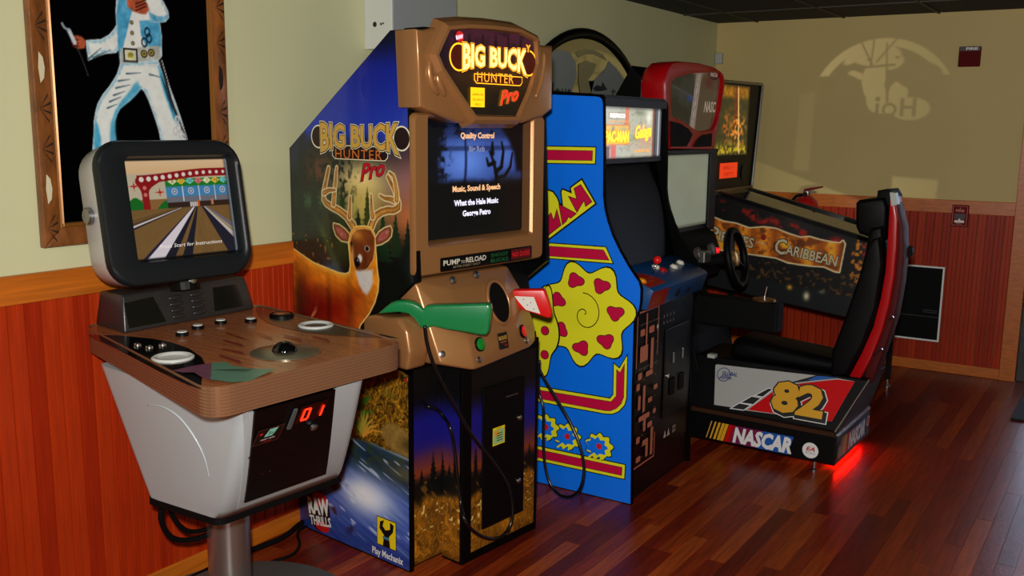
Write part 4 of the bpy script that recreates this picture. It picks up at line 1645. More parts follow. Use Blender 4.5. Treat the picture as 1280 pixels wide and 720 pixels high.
SCB = sheet('screen', BUCK, ((-.027, 0, 0), (0, 1, 0), (0, 0, 1)), (.110, .662), (1.205, 1.645), deer_screen, vmat('screen_glow_dim', .12, emit=.75), 160, 130, 0)
SCB['label'] = 'dark blue screen of game credits'
a = Art(((-.027, 0, 0), (0, 1, 0), (0, 0, 1)), .0015)
M_ST1 = mat('credit_peach', (232, 178, 130), .4, emit=.8)
M_ST2 = mat('credit_white', (226, 224, 246), .4, emit=.85)
M_ST3 = mat('credit_grey', (120, 130, 170), .4, emit=.5)
Q = [(0.3868, 1.577), (0.3827, 1.528), (0.3838, 1.384), (0.382, 1.332), (0.3823, 1.292)]
for s, q, w, m in (('Quality Control', Q[0], .185, M_ST1), ('Big Rob', Q[1], .085, M_ST3), ('Music, Sound & Speech', Q[2], .265, M_ST1), ('What the Hale Music', Q[3], .245, M_ST2), ('George Petro', Q[4], .155, M_ST2)):
    a.text(s, q[0], q[1] - .004, .020, m, width=w, bold=.035).flush('credit_line', SCB)
# reload bar under the screen
RB = MB().prism(rr(.118, 1.106, .636, 1.156, .006), yz, .034, .0412).build('reload_bar', M_BLACK, BUCK)
a = Art(((.0412, 0, 0), (0, 1, 0), (0, 0, 1)), .0003)
M_SILV = mat('print_silver', (206, 198, 180), .4, emit=.12)
a.text('PUMP', .176, 1.127, .018, M_SILV, width=.085, bold=.02).text('TO', .235, 1.127, .010, M_SILV, width=.022).text('RELOAD', .306, 1.127, .018, M_SILV, width=.110, bold=.02)
a.flush('bar_lettering', RB)
a.text('AFTER EVERY SHOT', .255, 1.1135, .0085, mat('print_bronze', (150, 128, 96), .4, emit=.05), width=.150)
a.flush('bar_lettering', RB)
M_LGRN = mat('sign_green', (14, 96, 48), .4, emit=.16)
M_LRED = mat('sign_red', (190, 14, 30), .4, emit=.25)
a.text('SHOOT', .437, 1.133, .013, M_LGRN, width=.10).text('BUCKS', .437, 1.113, .013, M_LGRN, width=.10)
a.flush('bar_lettering', RB)
a.rect(.505, 1.111, .625, 1.151, mat('sign_window', (70, 6, 12), .3, emit=.25))
a.text('NO DOES', .565, 1.122, .018, M_LRED, width=.105, bold=.02)
a.build('bar_lettering', RB)
for q in [(0.1577, 1.079), (0.2813, 1.085)]:
    mb = MB()
    mb.smooth = True
    mb.lathe([(.014, 0), (.014, .006), (.008, .010), (0, .010)], 16, Matrix.Translation((.062, q[0], q[1] - .004)) @ Matrix.Rotation(math.radians(70), 4, 'Y'), cap=False)
    mb.build('bolt', M_STEEL, BUCK, sharp=40)

# gold marquee hood
HO = [(-0.0263, 1.928), (0.0068, 1.928), (0.0769, 1.944), (0.1804, 1.96), (0.3042, 1.974), (0.413, 1.978), (0.5041, 1.97), (0.5898, 1.943), (0.6049, 1.921), (0.706, 1.925), (0.7105, 1.796), (0.7114, 1.684), (0.6514, 1.655), (0.6119, 1.649), (0.5347, 1.63), (0.4275, 1.629), (0.2648, 1.627), (0.1774, 1.627), (0.0818, 1.652), (-0.0133, 1.677)]
mb = MB()
mb.prism(HO, yz, -.035, .075, .012, 3)
HOOD = mb.build('marquee_hood', M_GOLD, BUCK, sharp=42)
PL_ = [(0.1024, 1.93), (0.0509, 1.849), (0.0753, 1.81), (0.1542, 1.732), (0.2367, 1.655), (0.4659, 1.656), (0.525, 1.744), (0.5751, 1.848), (0.5635, 1.929), (0.4739, 1.95), (0.3271, 1.95), (0.1936, 1.943)]
mb = MB()
big = offset_poly(PL_, .016)
loft(mb, [[yz(u, v, .05) for u, v in offset_poly(PL_, .045)], [yz(u, v, .088) for u, v in offset_poly(PL_, .030)], [yz(u, v, .106) for u, v in big],
          [yz(u, v, .106) for u, v in offset_poly(PL_, .004)], [yz(u, v, .090) for u, v in PL_]], False, False)
mb.build('marquee_rim', M_GOLD, HOOD, fix=True)
# slanted grooves and ribs on both sides of the marquee
for pts in ([(0.0323, 1.839), (0.0284, 1.792), (0.0434, 1.746), (0.0702, 1.721)], [(0.0703, 1.805), (0.0703, 1.768), (0.0896, 1.738), (0.1053, 1.717)], [(0.1092, 1.783), (0.1249, 1.758), (0.1529, 1.732), (0.1772, 1.7)],
            [(0.6204, 1.904), (0.612, 1.851), (0.5939, 1.797), (0.5568, 1.736)], [(0.6503, 1.894), (0.6468, 1.841), (0.6287, 1.78), (0.6006, 1.726)], [(0.5741, 1.813), (0.5561, 1.766), (0.5331, 1.724), (0.515, 1.688)]):
    mb = MB()
    mb.smooth = True
    mb.tube([(.076, u, v) for u, v in pts], lambda t: .004 + .010 * math.sin(math.pi * min(1, t * .85 + .1)), 10, smooth_n=5)
    mb.build('hood_rib', M_GOLD, HOOD)
MB().box((-.035, .02, 1.92), (.06, W_B - .1, 1.94), .004).build('hood_cap', M_SIDEBLK, HOOD)


def marquee_art(S, Z):
    p = Paint(S, Z, (46, 30, 12))
    n = fbm(S * 20, Z * 20, 3)
    t = sm(1.72, 1.95, Z)
    p.mix(t, (92, 40, 58))
    p.mix(sm(1.72, 1.66, Z), (34, 26, 14))
    p.mix(sm(.16, .05, S) * .9, (24, 14, 40))
    p.mix(sm(.5, .7, n) * .4, (20, 10, 14))
    for i in range(7):
        conifer(p, .14 + .07 * i, 1.80, .15, .06, (40, 16, 26), i)
    p.glow(.36, 1.80, .20, .05, (150, 92, 20), .5)
    return p.c


PLZ = sorted(PL_, key=lambda q: q[1])


def plate_lim(z):
    xs = []
    n = len(PL_)
    for i in range(n):
        (a0, b0), (a1, b1) = PL_[i], PL_[(i + 1) % n]
        if (b0 <= z) != (b1 <= z):
            xs.append(a0 + (a1 - a0) * (z - b0) / (b1 - b0))
    return (min(xs), max(xs))


MQ = sheet('marquee', BUCK, ((.091, 0, 0), (0, 1, 0), (0, 0, 1)), plate_lim, (min(q[1] for q in PL_) + .003, max(q[1] for q in PL_) - .002), marquee_art, vmat('marquee_glow', .2, emit=.55), 60, 50, 0)
MQ['label'] = 'lit marquee with the glowing title'
a = Art(((.091, 0, 0), (0, 1, 0), (0, 0, 1)), .001)
ME = [mat('glow_%s' % n, c, .4, emit=e) for n, c, e in (('amber', (255, 170, 30), 1.6), ('cream', (255, 226, 120), 1.6), ('brown', (120, 36, 6), .5), ('orange', (250, 160, 40), 1.1), ('dark', (70, 18, 8), .4), ('red', (240, 50, 30), 1.2))]
T = [(0.1757, 1.805), (0.5157, 1.816), (0.3339, 1.893), (0.2669, 1.769), (0.4653, 1.777), (0.3612, 1.806), (0.2331, 1.798), (0.498, 1.764), (0.4254, 1.701)]
pl = [(T[6][0], T[6][1]), (T[7][0], T[6][1]), (T[7][0], T[7][1] + .012), (T[7][0] - .012, T[7][1]), (T[6][0] + .012, T[7][1]), (T[6][0], T[7][1] + .012)]
buck_logo(a, T[0][0], T[1][0], T[0][1], T[2][1], (ME[0], ME[1], ME[2], ME[3], ME[4], ME[5]), .042, pl,
          (T[3][1] + .002, T[5][1] - T[3][1] - .004, T[4][0] - T[3][0]), (T[8][0], T[8][1] + .004, .045, .105), .26, .70)
Y4 = [(0.2107, 1.75), (0.2846, 1.683), (0.1593, 1.916), (0.5232, 1.903)]
M_EY = mat('glow_card', (255, 206, 20), .4, emit=.75)
a.rect(Y4[0][0], Y4[1][1], Y4[1][0], Y4[0][1], M_EY)
cxx = (Y4[0][0] + Y4[1][0]) / 2
for k, s in enumerate(('ANIMATED', 'VIOLENCE', 'MILD')):
    a.text(s, cxx, Y4[0][1] - .028 - .017 * k, .008, M_PRK, width=.058 if k < 2 else .03)
a.disc(Y4[2][0] - .006, Y4[2][1], .020, mat('glow_badge', (200, 30, 30), .4, emit=.5), 14, .018)
a.text('RAW', Y4[2][0] - .006, Y4[2][1] - .008, .013, M_ST2, width=.034, rot=12, bold=.04)
a.rect(Y4[3][0] - .012, Y4[3][1] - .022, Y4[3][0] + .010, Y4[3][1] + .016, ME[4]).text('Y', Y4[3][0] - .001, Y4[3][1] - .014, .024, ME[3], bold=.05)
a.build('marquee_lettering', MQ)

# toy guns on their rests and the cords that tie them to the cabinet
B4 = Matrix.Translation((0.652, 2.526, 0)) @ Matrix.Rotation(math.radians(-6), 4, 'Z')


def plane_fn(key):
    _, O, U, V = PLANES[key]
    O, U, V = Vector(O), Vector(U), Vector(V)
    N = U.cross(V)
    return lambda u, v, d: B4 @ (O + U * u + V * v + N * d)


GUN = [(-0.0817, 0.9728), (-0.0587, 0.9934), (-0.0358, 1.012), (-0.016, 1.02), (0.0151, 1.023), (0.0433, 1.018), (0.063, 1.009), (0.077, 0.9951), (0.0883, 1.007), (0.1192, 1.011), (0.203, 1.015), (0.3002, 1.021), (0.3113, 1.017), (0.3156, 1.003), (0.3065, 0.9242), (0.2982, 0.9126), (0.2815, 0.9106), (0.2172, 0.9196), (0.1612, 0.926), (0.1106, 0.9356), (0.0993, 0.9295), (0.071, 0.9271), (0.0598, 0.9408), (0.0458, 0.9602), (0.0261, 0.9765), (-0.0078, 0.981), (-0.0475, 0.9768)]
M_GGUN = mat('green_gun_plastic', (18, 116, 62), .28, coat=.2)
g = thing('toy_gun', 'green plastic toy rifle lying across the gold control console', 'toy gun')
fnp = plane_fn('Bgun')
o = MB().prism(GUN, fnp, -.024, .024, .009, 3).build('stock', M_GGUN, g, sharp=35)
cord = MB()
cord.smooth = True
c1 = [(-0.0851, 0.9624), (-0.0779, 0.9123), (-0.0554, 0.8479), (-0.0169, 0.7709), (0.0508, 0.6684), (0.1513, 0.5245), (0.2669, 0.394), (0.3517, 0.2789), (0.3848, 0.179), (0.3735, 0.1112), (0.3242, 0.0824), (0.2545, 0.0964), (0.1757, 0.1451), (0.1146, 0.2146)]
pts = [Vector((.165, u, v)) for u, v in c1]
c2 = [(0.1386, 0.2699), (0.1213, 0.3821), (0.1042, 0.4922), (0.0834, 0.5629)]
pts += [Vector((.12, u, v)) for u, v in c2]
c3 = [(0.1183, 0.5827), (0.0852, 0.6143), (0.0446, 0.6323)]
pts += [Vector((.05, u, v)) for u, v in c3] + [Vector((-.004, .075, .632))]
cord.tube(pts, .0065, 8, smooth_n=5)
cord.build('gun_cord', mat('black_cord', (12, 12, 12), .25), BUCK)
RED = [(-0.0475, 1.002), (-0.0044, 1.006), (0.0844, 1.01), (0.0937, 1.006), (0.1097, 0.9631), (0.1228, 0.92), (0.117, 0.901), (0.1017, 0.899), (0.0522, 0.9144), (0.0028, 0.9284), (-0.0346, 0.9584)]
M_RGUN = mat('red_gun_plastic', (214, 18, 18), .28, coat=.2)
g = thing('toy_gun', 'red plastic toy rifle butt sticking out beside the blue cabinet', 'toy gun')
fnr = plane_fn('Bred')
MB().prism(RED, fnr, -.020, .020, .008, 3).build('stock', M_RGUN, g, sharp=35)
_, O, U, V = PLANES['Bred']
a = Art((B4 @ (Vector(O) + Vector(U).cross(Vector(V)) * .020), B4.to_3x3() @ Vector(U), B4.to_3x3() @ Vector(V)), .0006)
a.poly([(-0.0226, 0.9806), (0.0512, 0.9798), (0.0768, 0.9153), (0.0212, 0.929), (-0.0069, 0.9593)], mat('white_label', (214, 208, 196), .5))
for q in [(0.0115, 0.9692), (0.0271, 0.9479), (0.052, 0.9332), (0.0393, 0.9577)]:
    a.disc(q[0], q[1], .0022, M_PRK, 8)
a.build('label_patch', g)
cord = MB()
cord.smooth = True
c1 = [(-0.0669, 0.685), (-0.0308, 0.5974), (0.0519, 0.5), (0.1268, 0.4116), (0.1804, 0.3201), (0.2032, 0.2305), (0.1895, 0.1436), (0.1457, 0.0934), (0.0874, 0.0815), (0.0312, 0.1168), (-0.0007, 0.1983), (-0.0118, 0.3115), (-0.0146, 0.4433), (-0.0421, 0.5221)]
cord.tube([Vector((.02, .60, .86))] + [Vector((u, .80, max(v, .012))) for u, v in c1] + [Vector((.0, .75, .66))], .0065, 8, smooth_n=5)
cord.build('gun_cord', mat('black_cord', (12, 12, 12), .25), BUCK)

# ================================================================ blue upright cabinet
BLUE = thing('upright_cabinet', 'bright blue upright arcade cabinet with yellow and magenta stripes on its side', 'arcade game', (1.028, 3.569, 0), 1.6)
W_M = 0.68
MS = [(-.82, 0), (0, 0), (-.012, .47), (-.014, .815), (.006, .86), (.012, .90), (.012, .955), (.002, .985), (-.045, 1.042), (-.089, 1.106), (-.125, 1.168), (-.152, 1.233), (-.166, 1.28), (-.174, 1.33), (-.178, 1.506), (-.186, 1.715), (-.191, 1.734), (-.202, 1.744), (-.223, 1.748), (-.82, 1.775)]
M_TMOLD = mat('black_edge_molding', (3, 3, 3), .6, spec=.05)
M_BLUE = mat('blue_side_print', (2, 112, 236), .4, coat=.15)
M_YELO = mat('side_yellow', (226, 222, 34), .4)
M_MAG = mat('side_magenta', (190, 8, 62), .4)
M_DKB = mat('side_darkblue', (10, 40, 110), .4)
for y0 in (0.0, W_M - .02):
    sp_ = MB().prism(MS, xz, y0, y0 + .02).build('side_panel', M_TMOLD, BLUE)
    if y0 == 0:
        SPM = sp_
        SPM['label'] = 'blue side panel with yellow and magenta stripes'
a = Art('Mside', .0003)
a.poly(offset_poly(MS, -.004), M_BLUE)


def stripe(yel, red):
    a.poly(offset_poly(yel, .0045), M_PRK).poly(yel, M_YEL2).poly(offset_poly(red, .002), M_PRK).poly(red, M_MAG)


M_YEL2 = M_YELO
stripe([(-0.6334, 1.532), (-0.2189, 1.534), (-0.2192, 1.467), (-0.6324, 1.46)], [(-0.6332, 1.516), (-0.2324, 1.519), (-0.2332, 1.48), (-0.6326, 1.474)])
stripe([(-0.5009, 1.041), (-0.4687, 1.077), (-0.4348, 1.113), (-0.1573, 1.117), (-0.1232, 1.052), (-0.4653, 1.048)], [(-0.4684, 1.063), (-0.4285, 1.1), (-0.1682, 1.104), (-0.1405, 1.064), (-0.2223, 1.062), (-0.4602, 1.058)])
stripe([(-0.5756, 0.4572), (-0.1157, 0.4608), (-0.0998, 0.4813), (-0.1016, 0.6178), (-0.0745, 0.6006), (-0.0408, 0.6616), (-0.0385, 0.4771), (-0.0464, 0.4438), (-0.072, 0.4127), (-0.102, 0.3956), (-0.1366, 0.3907), (-0.5745, 0.3891)], [(-0.5753, 0.4402), (-0.1095, 0.4475), (-0.0855, 0.4765), (-0.0871, 0.5934), (-0.0708, 0.5817), (-0.0519, 0.6232), (-0.0514, 0.4785), (-0.0618, 0.4483), (-0.0838, 0.4232), (-0.112, 0.4076), (-0.137, 0.404), (-0.5748, 0.4042)])
stripe([(-0.5713, 0.1769), (-0.0335, 0.1772), (-0.0351, 0.1142), (-0.5703, 0.1093)], [(-0.5711, 0.1615), (-0.0475, 0.163), (-0.0486, 0.1278), (-0.5705, 0.1236)])
# slanted title
MANO = [(-0.5373, 1.227), (-0.5049, 1.257), (-0.469, 1.301), (-0.4416, 1.344), (-0.4175, 1.338), (-0.397, 1.315), (-0.3845, 1.288), (-0.3645, 1.279), (-0.3738, 1.341), (-0.3681, 1.351), (-0.3227, 1.336), (-0.3283, 1.36), (-0.2778, 1.396), (-0.2109, 1.3), (-0.434, 1.134)]
a.poly(offset_poly(MANO, .007), M_PRK).poly(MANO, M_YELO)
for L in ([(-0.3364, 1.322), (-0.2964, 1.312), (-0.3116, 1.358), (-0.2818, 1.375), (-0.2271, 1.307), (-0.2548, 1.287), (-0.2625, 1.313), (-0.2695, 1.303), (-0.2962, 1.26)],
          [(-0.3833, 1.286), (-0.3011, 1.252), (-0.3256, 1.232), (-0.3378, 1.237), (-0.348, 1.217), (-0.3651, 1.203)],
          [(-0.4751, 1.195), (-0.457, 1.209), (-0.4375, 1.184), (-0.4337, 1.233), (-0.4235, 1.246), (-0.4083, 1.212), (-0.3942, 1.262), (-0.3737, 1.198), (-0.4352, 1.15)]):
    a.poly(offset_poly(L, .003), M_PRK).poly(L, M_MAG)


# a plain decorative splash in yellow and magenta fills the middle of the panel
def splash(cx, cy, rx, ry, lobes, amp, ph=0.0, n=72):
    out = []
    for i in range(n):
        t = 2 * math.pi * i / n
        r = 1 + amp * math.sin(lobes * t + ph) + .35 * amp * math.sin(2 * t + 1.3)
        out.append((cx + rx * r * math.cos(t), cy + ry * r * math.sin(t)))
    return out


C_ = [(-0.2427, 0.8205), (-0.4494, 0.7239), (-0.3119, 0.2582), (-0.1516, 0.2442), (-0.4197, 0.2833)]
cx, cy = C_[0]
a.poly(splash(cx, cy, .212, .222, 7, .13, .6), M_PRK).poly(splash(cx, cy, .205, .215, 7, .13, .6), M_YELO)
for k in range(7):
    t = 2 * math.pi * (k + .15) / 7
    q = splash(cx + .145 * math.cos(t), cy + .152 * math.sin(t), .034, .030, 3, .2, t)
    a.poly(offset_poly(q, .003), M_PRK).poly(q, M_MAG)
a.line([(cx + .012 * t_ * math.cos(t_ * 1.1), cy + .013 * t_ * math.sin(t_ * 1.1)) for t_ in [i * .25 for i in range(30)]], .004, M_PRK)
cx, cy = C_[1]
a.poly(splash(cx, cy, .075, .20, 5, .14, 2.0), M_PRK).poly(splash(cx, cy, .068, .193, 5, .14, 2.0), M_YELO)
for dz in (-.11, 0, .11):
    a.disc(cx + .012, cy + dz, .022, M_PRK, 14).disc(cx + .012, cy + dz, .019, M_MAG, 14)
for cx, cy in (C_[2], C_[3], C_[4]):
    q = splash(cx, cy, .060, .056, 9, .12, .3)
    a.poly(offset_poly(q, .004), M_PRK).poly(q, M_YELO)
    q = splash(cx - .012, cy - .004, .046, .042, 9, .14, 1.0)
    a.poly(q, M_BLUE).disc(cx, cy, .014, M_PRR, 12)
    for k in range(3):
        x = cx - .05 + .028 * k
        a.line([(x, cy - .06), (x + .03, cy - .035)], .008, M_YELO)
a.build('side_print', SPM)

MB().prism([(-.80, .0), (-.024, .0), (-.024, .84), (-.10, .84), (-.13, 1.0), (-.255, 1.46), (-.26, 1.74), (-.80, 1.76)], xz, .0205, W_M - .0205).build('inner_carcass', M_MATTE, BLUE)
M_SMOKE = mat('smoked_screen', (3, 3, 3), .3, spec=0.03)
mb = MB()
mb.prism([(-.128, 1.02), (-.118, 1.02), (-.236, 1.47), (-.25, 1.47)], xz, .021, W_M - .021)
mb.build('monitor_glass', M_SMOKE, BLUE)
MB().box((-.262, .021, 1.462), (-.195, W_M - .021, 1.484), .002).build('marquee_retainer', M_BLACK, BLUE)
MB().box((-.262, .021, 1.706), (-.185, W_M - .021, 1.744), .002).build('marquee_retainer', M_BLACK, BLUE)
mb = MB()
mb.prism([(-.24, 1.752), (-.195, 1.744), (-.195, 1.752), (-.5, 1.775), (-.80, 1.786), (-.80, 1.776)], xz, .021, W_M - .021)
mb.build('top_board', M_SIDEBLK, BLUE, fix=True)


def namco(S, Z):
    u, v = (S - .02) / .64, (Z - 1.484) / .222
    p = Paint(u, v, (186, 184, 160))
    n = fbm(u * 9, v * 5, 3)
    n2 = fbm(u * 26, v * 20, 8)
    p.mix(sm(.4, .6, n) * .7, (190, 186, 160))
    p.mix(sm(.55, .7, n2) * .4, (120, 110, 84))
    # left plate: yellow title block
    blk = np.minimum(np.minimum(u + .02, .46 - u), np.minimum(v - .26, .66 - v))
    p.fill(blk, (230, 120, 30), .01)
    p.fill(blk - .02, (240, 190, 60), .01)
    p.mix(sm(0, .01, blk - .02) * np.exp(-((u - .36) / .05) ** 2 - ((v - .52) / .07) ** 2), (130, 170, 180))
    p.mix(sm(0, .01, blk - .02) * np.exp(-((u - .20) / .022) ** 2 - ((v - .5) / .12) ** 2), (90, 110, 130))
    p.fill(np.minimum(.030 - np.abs(u - .41), v - .66), (226, 120, 70), .01)
    p.fill(np.minimum(.04 - np.abs(u - .21), .26 - v), (220, 90, 60), .01)
    p.fill(np.minimum(.05 - np.abs(u - .10), .24 - v), (96, 50, 40), .01)
    # right plate
    p.glow(.72, .35, .16, .18, (214, 150, 110), .6)
    p.glow(.56, .40, .08, .06, (120, 140, 60), .7)
    p.glow(.78, .82, .05, .16, (250, 250, 232), .9)
    p.glow(.62, .9, .09, .06, (110, 120, 84), .7)
    p.mix(sm(.84, .85, u), (150, 80, 60))
    p.mix(sm(.87, .88, u), (60, 62, 60))
    p.mix(sm(.90, .91, u), (96, 98, 102))
    p.mix(np.exp(-((u - .955) / .012) ** 2), (214, 216, 220))
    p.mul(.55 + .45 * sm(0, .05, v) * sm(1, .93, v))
    return p.c


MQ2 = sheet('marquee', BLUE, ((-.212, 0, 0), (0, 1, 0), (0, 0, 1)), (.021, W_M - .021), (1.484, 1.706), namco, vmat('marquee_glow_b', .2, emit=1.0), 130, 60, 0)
MQ2['label'] = 'lit marquee in yellow and grey'
a = Art(((-.212, 0, 0), (0, 1, 0), (0, 0, 1)), .001)
G1 = mat('glow_white', (255, 250, 232), .4, emit=1.5)
G2 = mat('glow_yellow', (255, 226, 60), .4, emit=1.4)
G3 = mat('glow_orange', (250, 140, 40), .4, emit=1.2)
G4 = mat('glow_brown', (120, 70, 30), .4, emit=.6)
a.text('namco', .185, 1.660, .026, G1, width=.15, bold=.045, outline=((.06, G4),))
a.flush('marquee_lettering', MQ2)
a.text('25th Anniversary', .20, 1.640, .010, G3, width=.20)
a.flush('marquee_lettering', MQ2)
a.text('PAC-MAN', .185, 1.556, .045, G2, width=.23, bold=.03, outline=((.07, G3),))
a.flush('marquee_lettering', MQ2)
a.text('Galaga', .455, 1.575, .055, G2, width=.17, shear=.35, rot=4, bold=.01, outline=((.045, G3),))
a.flush('marquee_lettering', MQ2)
a.text('CLASS OF 1981', .445, 1.508, .012, G3, width=.16, bold=.03)
a.build('marquee_lettering', MQ2)

# control panel
M_CPB = mat('panel_blue', (14, 66, 118), .35)
M_CPR = mat('panel_red', (150, 22, 16), .35)
mb = MB()
mb.hull([(x, y, z) for y in (.022, W_M - .022) for x, z in ((-.135, 1.020), (.040, .958), (.056, .945), (.030, .862), (-.135, .862))], .004, 2)
CP = mb.build('control_panel', M_CPB, BLUE, sharp=30)
cpv = Vector((-.175, 0, .062)).normalized()
cpT = ((.040, 0, .958), (0, 1, 0), tuple(cpv))
cpF = ((.030, 0, .862), (0, 1, 0), tuple(Vector((.026, 0, .083)).normalized()))
a = Art(cpT, .0008)
a.poly([(.023, .0), (.20, .0), (.205, .05), (.16, .10), (.12, .115), (.023, .06)], M_CPR)
a.poly([(.023, .06), (.12, .115), (.10, .17), (.023, .17)], mat('panel_teal', (10, 56, 80), .35))
a.text('DANGER', .09, .03, .012, mat('panel_orange', (200, 100, 30), .4), width=.09)
a.build('panel_print', CP)
a = Art(cpF, .0008)
a.rect(.023, .004, .200, .082, M_CPR)
a.poly([(.30, .03), (.335, .065), (.36, .03), (.33, .01)], mat('panel_dark', (40, 14, 20), .4)).poly([(.42, .02), (.46, .05), (.49, .02)], mat('panel_dark', (40, 14, 20), .4))
a.text('Gal', .10, .02, .045, mat('panel_ochre', (150, 96, 40), .4), width=.09, shear=.3)
a.build('panel_print', CP)


def on_cp(u, v, n=0.0):
    N = Vector((0, 1, 0)).cross(cpv)
    return Matrix.Translation(Vector((.040, u, .958)) + cpv * v + N * n) @ N.to_track_quat('Z', 'Y').to_matrix().to_4x4()


for (u, v, c) in ((.028 + .03, .055, (236, 150, 20)), (.34, .12, (226, 222, 206)), (.345, .085, (170, 14, 14)), (.47, .085, (226, 222, 206)), (.58, .10, (226, 222, 206))):
    mb = MB()
    mb.smooth = True
    mb.lathe([(.020, 0), (.020, .004), (.015, .006), (.0145, .011), (.008, .013), (0, .013)], 18, on_cp(u, v), cap=False)
    mb.build('push_button', mat('cap_%d_%d' % (c[0], c[2]), c, .3), CP, sharp=40)
JS = thing('joystick', None, None)
for k in ('label', 'category'):
    if k in JS:
        del JS[k]
JS.parent = BLUE
mb = MB()
mb.smooth = True
mb.lathe([(.005, 0), (.005, .055)], 10, on_cp(.225, .085))
mb.build('shaft', M_CHROME, JS)
mb = MB()
mb.smooth = True
b = bmesh.new()
bmesh.ops.create_uvsphere(b, u_segments=18, v_segments=12, radius=.0185)
bmesh.ops.transform(b, matrix=on_cp(.225, .085, .066), verts=b.verts)
mb.bm(b)
mb.build('ball_top', mat('ball_red', (214, 22, 18), .2), JS)

# front: maze-like print of plain salmon bars and the coin door
MB().box((-.024, .021, .02), (-.014, W_M - .021, .86)).build('front_panel', M_SIDEBLK, BLUE)
M_SAL = mat('salmon_print', (190, 110, 84), .45)
M_DOT = mat('dot_print', (150, 140, 130), .45)
a = Art(((-.014, 0, 0), (0, 1, 0), (0, 0, 1)), .0006)
rnd = random.Random(4)
for c, z0, z1 in ((.028, .60, .84), (.248, .62, .84)):
    a.rect(c, z0, c + .007, z1, M_SAL)
a.rect(.028, .838, .255, .845, M_SAL).rect(.028, .145, .255, .152, M_SAL).rect(.248, .15, .255, .26, M_SAL)
for (u0, v0, u1, v1) in ((.06, .735, .105, .765), (.15, .735, .205, .765), (.115, .66, .13, .83), (.06, .62, .14, .69), (.17, .57, .20, .71), (.045, .545, .085, .575), (.125, .545, .20, .568),
                         (.03, .50, .065, .53), (.10, .39, .125, .51), (.155, .42, .20, .442), (.05, .41, .075, .475), (.06, .355, .175, .378), (.11, .30, .135, .37), (.155, .305, .205, .33),
                         (.04, .26, .075, .29), (.105, .235, .165, .26), (.14, .175, .165, .25), (.19, .17, .215, .30), (.04, .175, .085, .20), (.205, .47, .245, .492), (.205, .36, .235, .382)):
    a.poly(rr(u0, v0, u1, v1, .006, 3), M_SAL)
for k in range(13):
    for u in (.095, .218):
        a.disc(u, .19 + .05 * k, .0032, M_DOT, 6, lift=False)
    a.disc(.045 + .016 * k, .595, .003, M_DOT, 6, lift=False)
    a.disc(.045 + .016 * k, .79, .003, M_DOT, 6, lift=False)
a.disc(.222, .755, .010, mat('print_pale', (206, 206, 200), .4), 14)
a.build('maze_print', BLUE)
MCD = MB().box((-.014, .33, .30), (-.006, .60, .72), .003).build('coin_door', M_BLACK, BLUE)
for u in (.39, .50):
    MB().box((-.006, u, .40), (.002, u + .05, .48), .003).build('coin_return', M_MATTE, MCD)
    MB().box((-.006, u + .02, .55), (.003, u + .03, .60), .002).build('coin_slot', M_STEEL, MCD)
mb = MB()
mb.lathe([(.010, 0), (.010, .005), (0, .006)], 12, Matrix.Translation((-.006, .36, .50)) @ Matrix.Rotation(math.pi / 2, 4, 'Y'))
mb.build('lock', M_CHROME, MCD)
a = Art(((-.014, 0, 0), (0, 1, 0), (0, 0, 1)), .0008)
for u in (.36, .40):
    a.poly([(u, .20), (u + .03, .20), (u + .015, .235)], mat('print_pale', (206, 206, 200), .4))
    a.rect(u + .012, .205, u + .018, .222, M_PRR)
for k in range(4):
    a.rect(.46 + .02 * (k % 2), .20 + .02 * (k // 2), .474 + .02 * (k % 2), .214 + .02 * (k // 2), M_DOT)
for i in range(4):
    for j in range(2):
        a.poly([(.30 + .035 * i, .75 + .03 * j), (.312 + .035 * i, .75 + .03 * j), (.306 + .035 * i, .765 + .03 * j)], M_DOT)
a.build('front_print', BLUE)

# ================================================================ stock-car driving cabinet with seat
RACE = thing('driving_game', 'sit-down stock car driving cabinet with red hood, black seat and number 82 skirt', 'arcade game', (1.655, 4.447, 0), -1)
M_RED = mat('red_shell', (166, 8, 14), .3, spec=.35)
M_SEATB = mat('black_vinyl', (4, 4, 5), .5, spec=.14, bump=(180, .08))
M_WHT = mat('race_white', (168, 168, 164), .4)
M_RRED = mat('race_red', (196, 4, 10), .5, spec=.15)
M_RGOLD = mat('race_gold', (214, 158, 30), .38)
M_RBLUE = mat('race_blue', (24, 84, 170), .38)
M_RPURP = mat('race_purple', (110, 20, 70), .38)
D = .60
# base plinth on levelling feet
mb = MB()
mb.box((-1.25, 0, .047), (0, D, .195), .006)
PLN = mb.build('base', M_BLACK, RACE)
mb = MB()
mb.hull([(x, y, z) for x, y, z in ((-1.25, -.004, .19), (-.01, -.004, .19), (0.004, .01, .19), (.004, D, .19), (-1.25, D, .19), (-1.25, .008, .206), (-.02, .008, .206), (-.02, D, .206), (-1.25, D, .206))])
mb.build('ledge', mat('ledge_brown', (60, 36, 24), .25, coat=.3), RACE)
for x, y in ((-.10, -.02 + .035), (-1.1, .05), (-.10, D - .05), (-1.1, D - .05)):
    mb = MB()
    mb.smooth = True
    mb.lathe([(.019, 0), (.019, .008), (.008, .014), (.008, .05)], 16, Matrix.Translation((x, y, 0)), cap=True)
    mb.build('levelling_foot', M_STEEL, RACE, sharp=40)
LMPM = mat('underglow_red', (255, 20, 10), .4, emit=55.0)
LMP = MB().tube([(-.022, .10, .036), (-.022, D - .06, .036)], .006, 8).build('underglow_tube', LMPM, RACE)
# side strip lettering
M_STW = mat('race_letter_white', (226, 226, 226), .38)


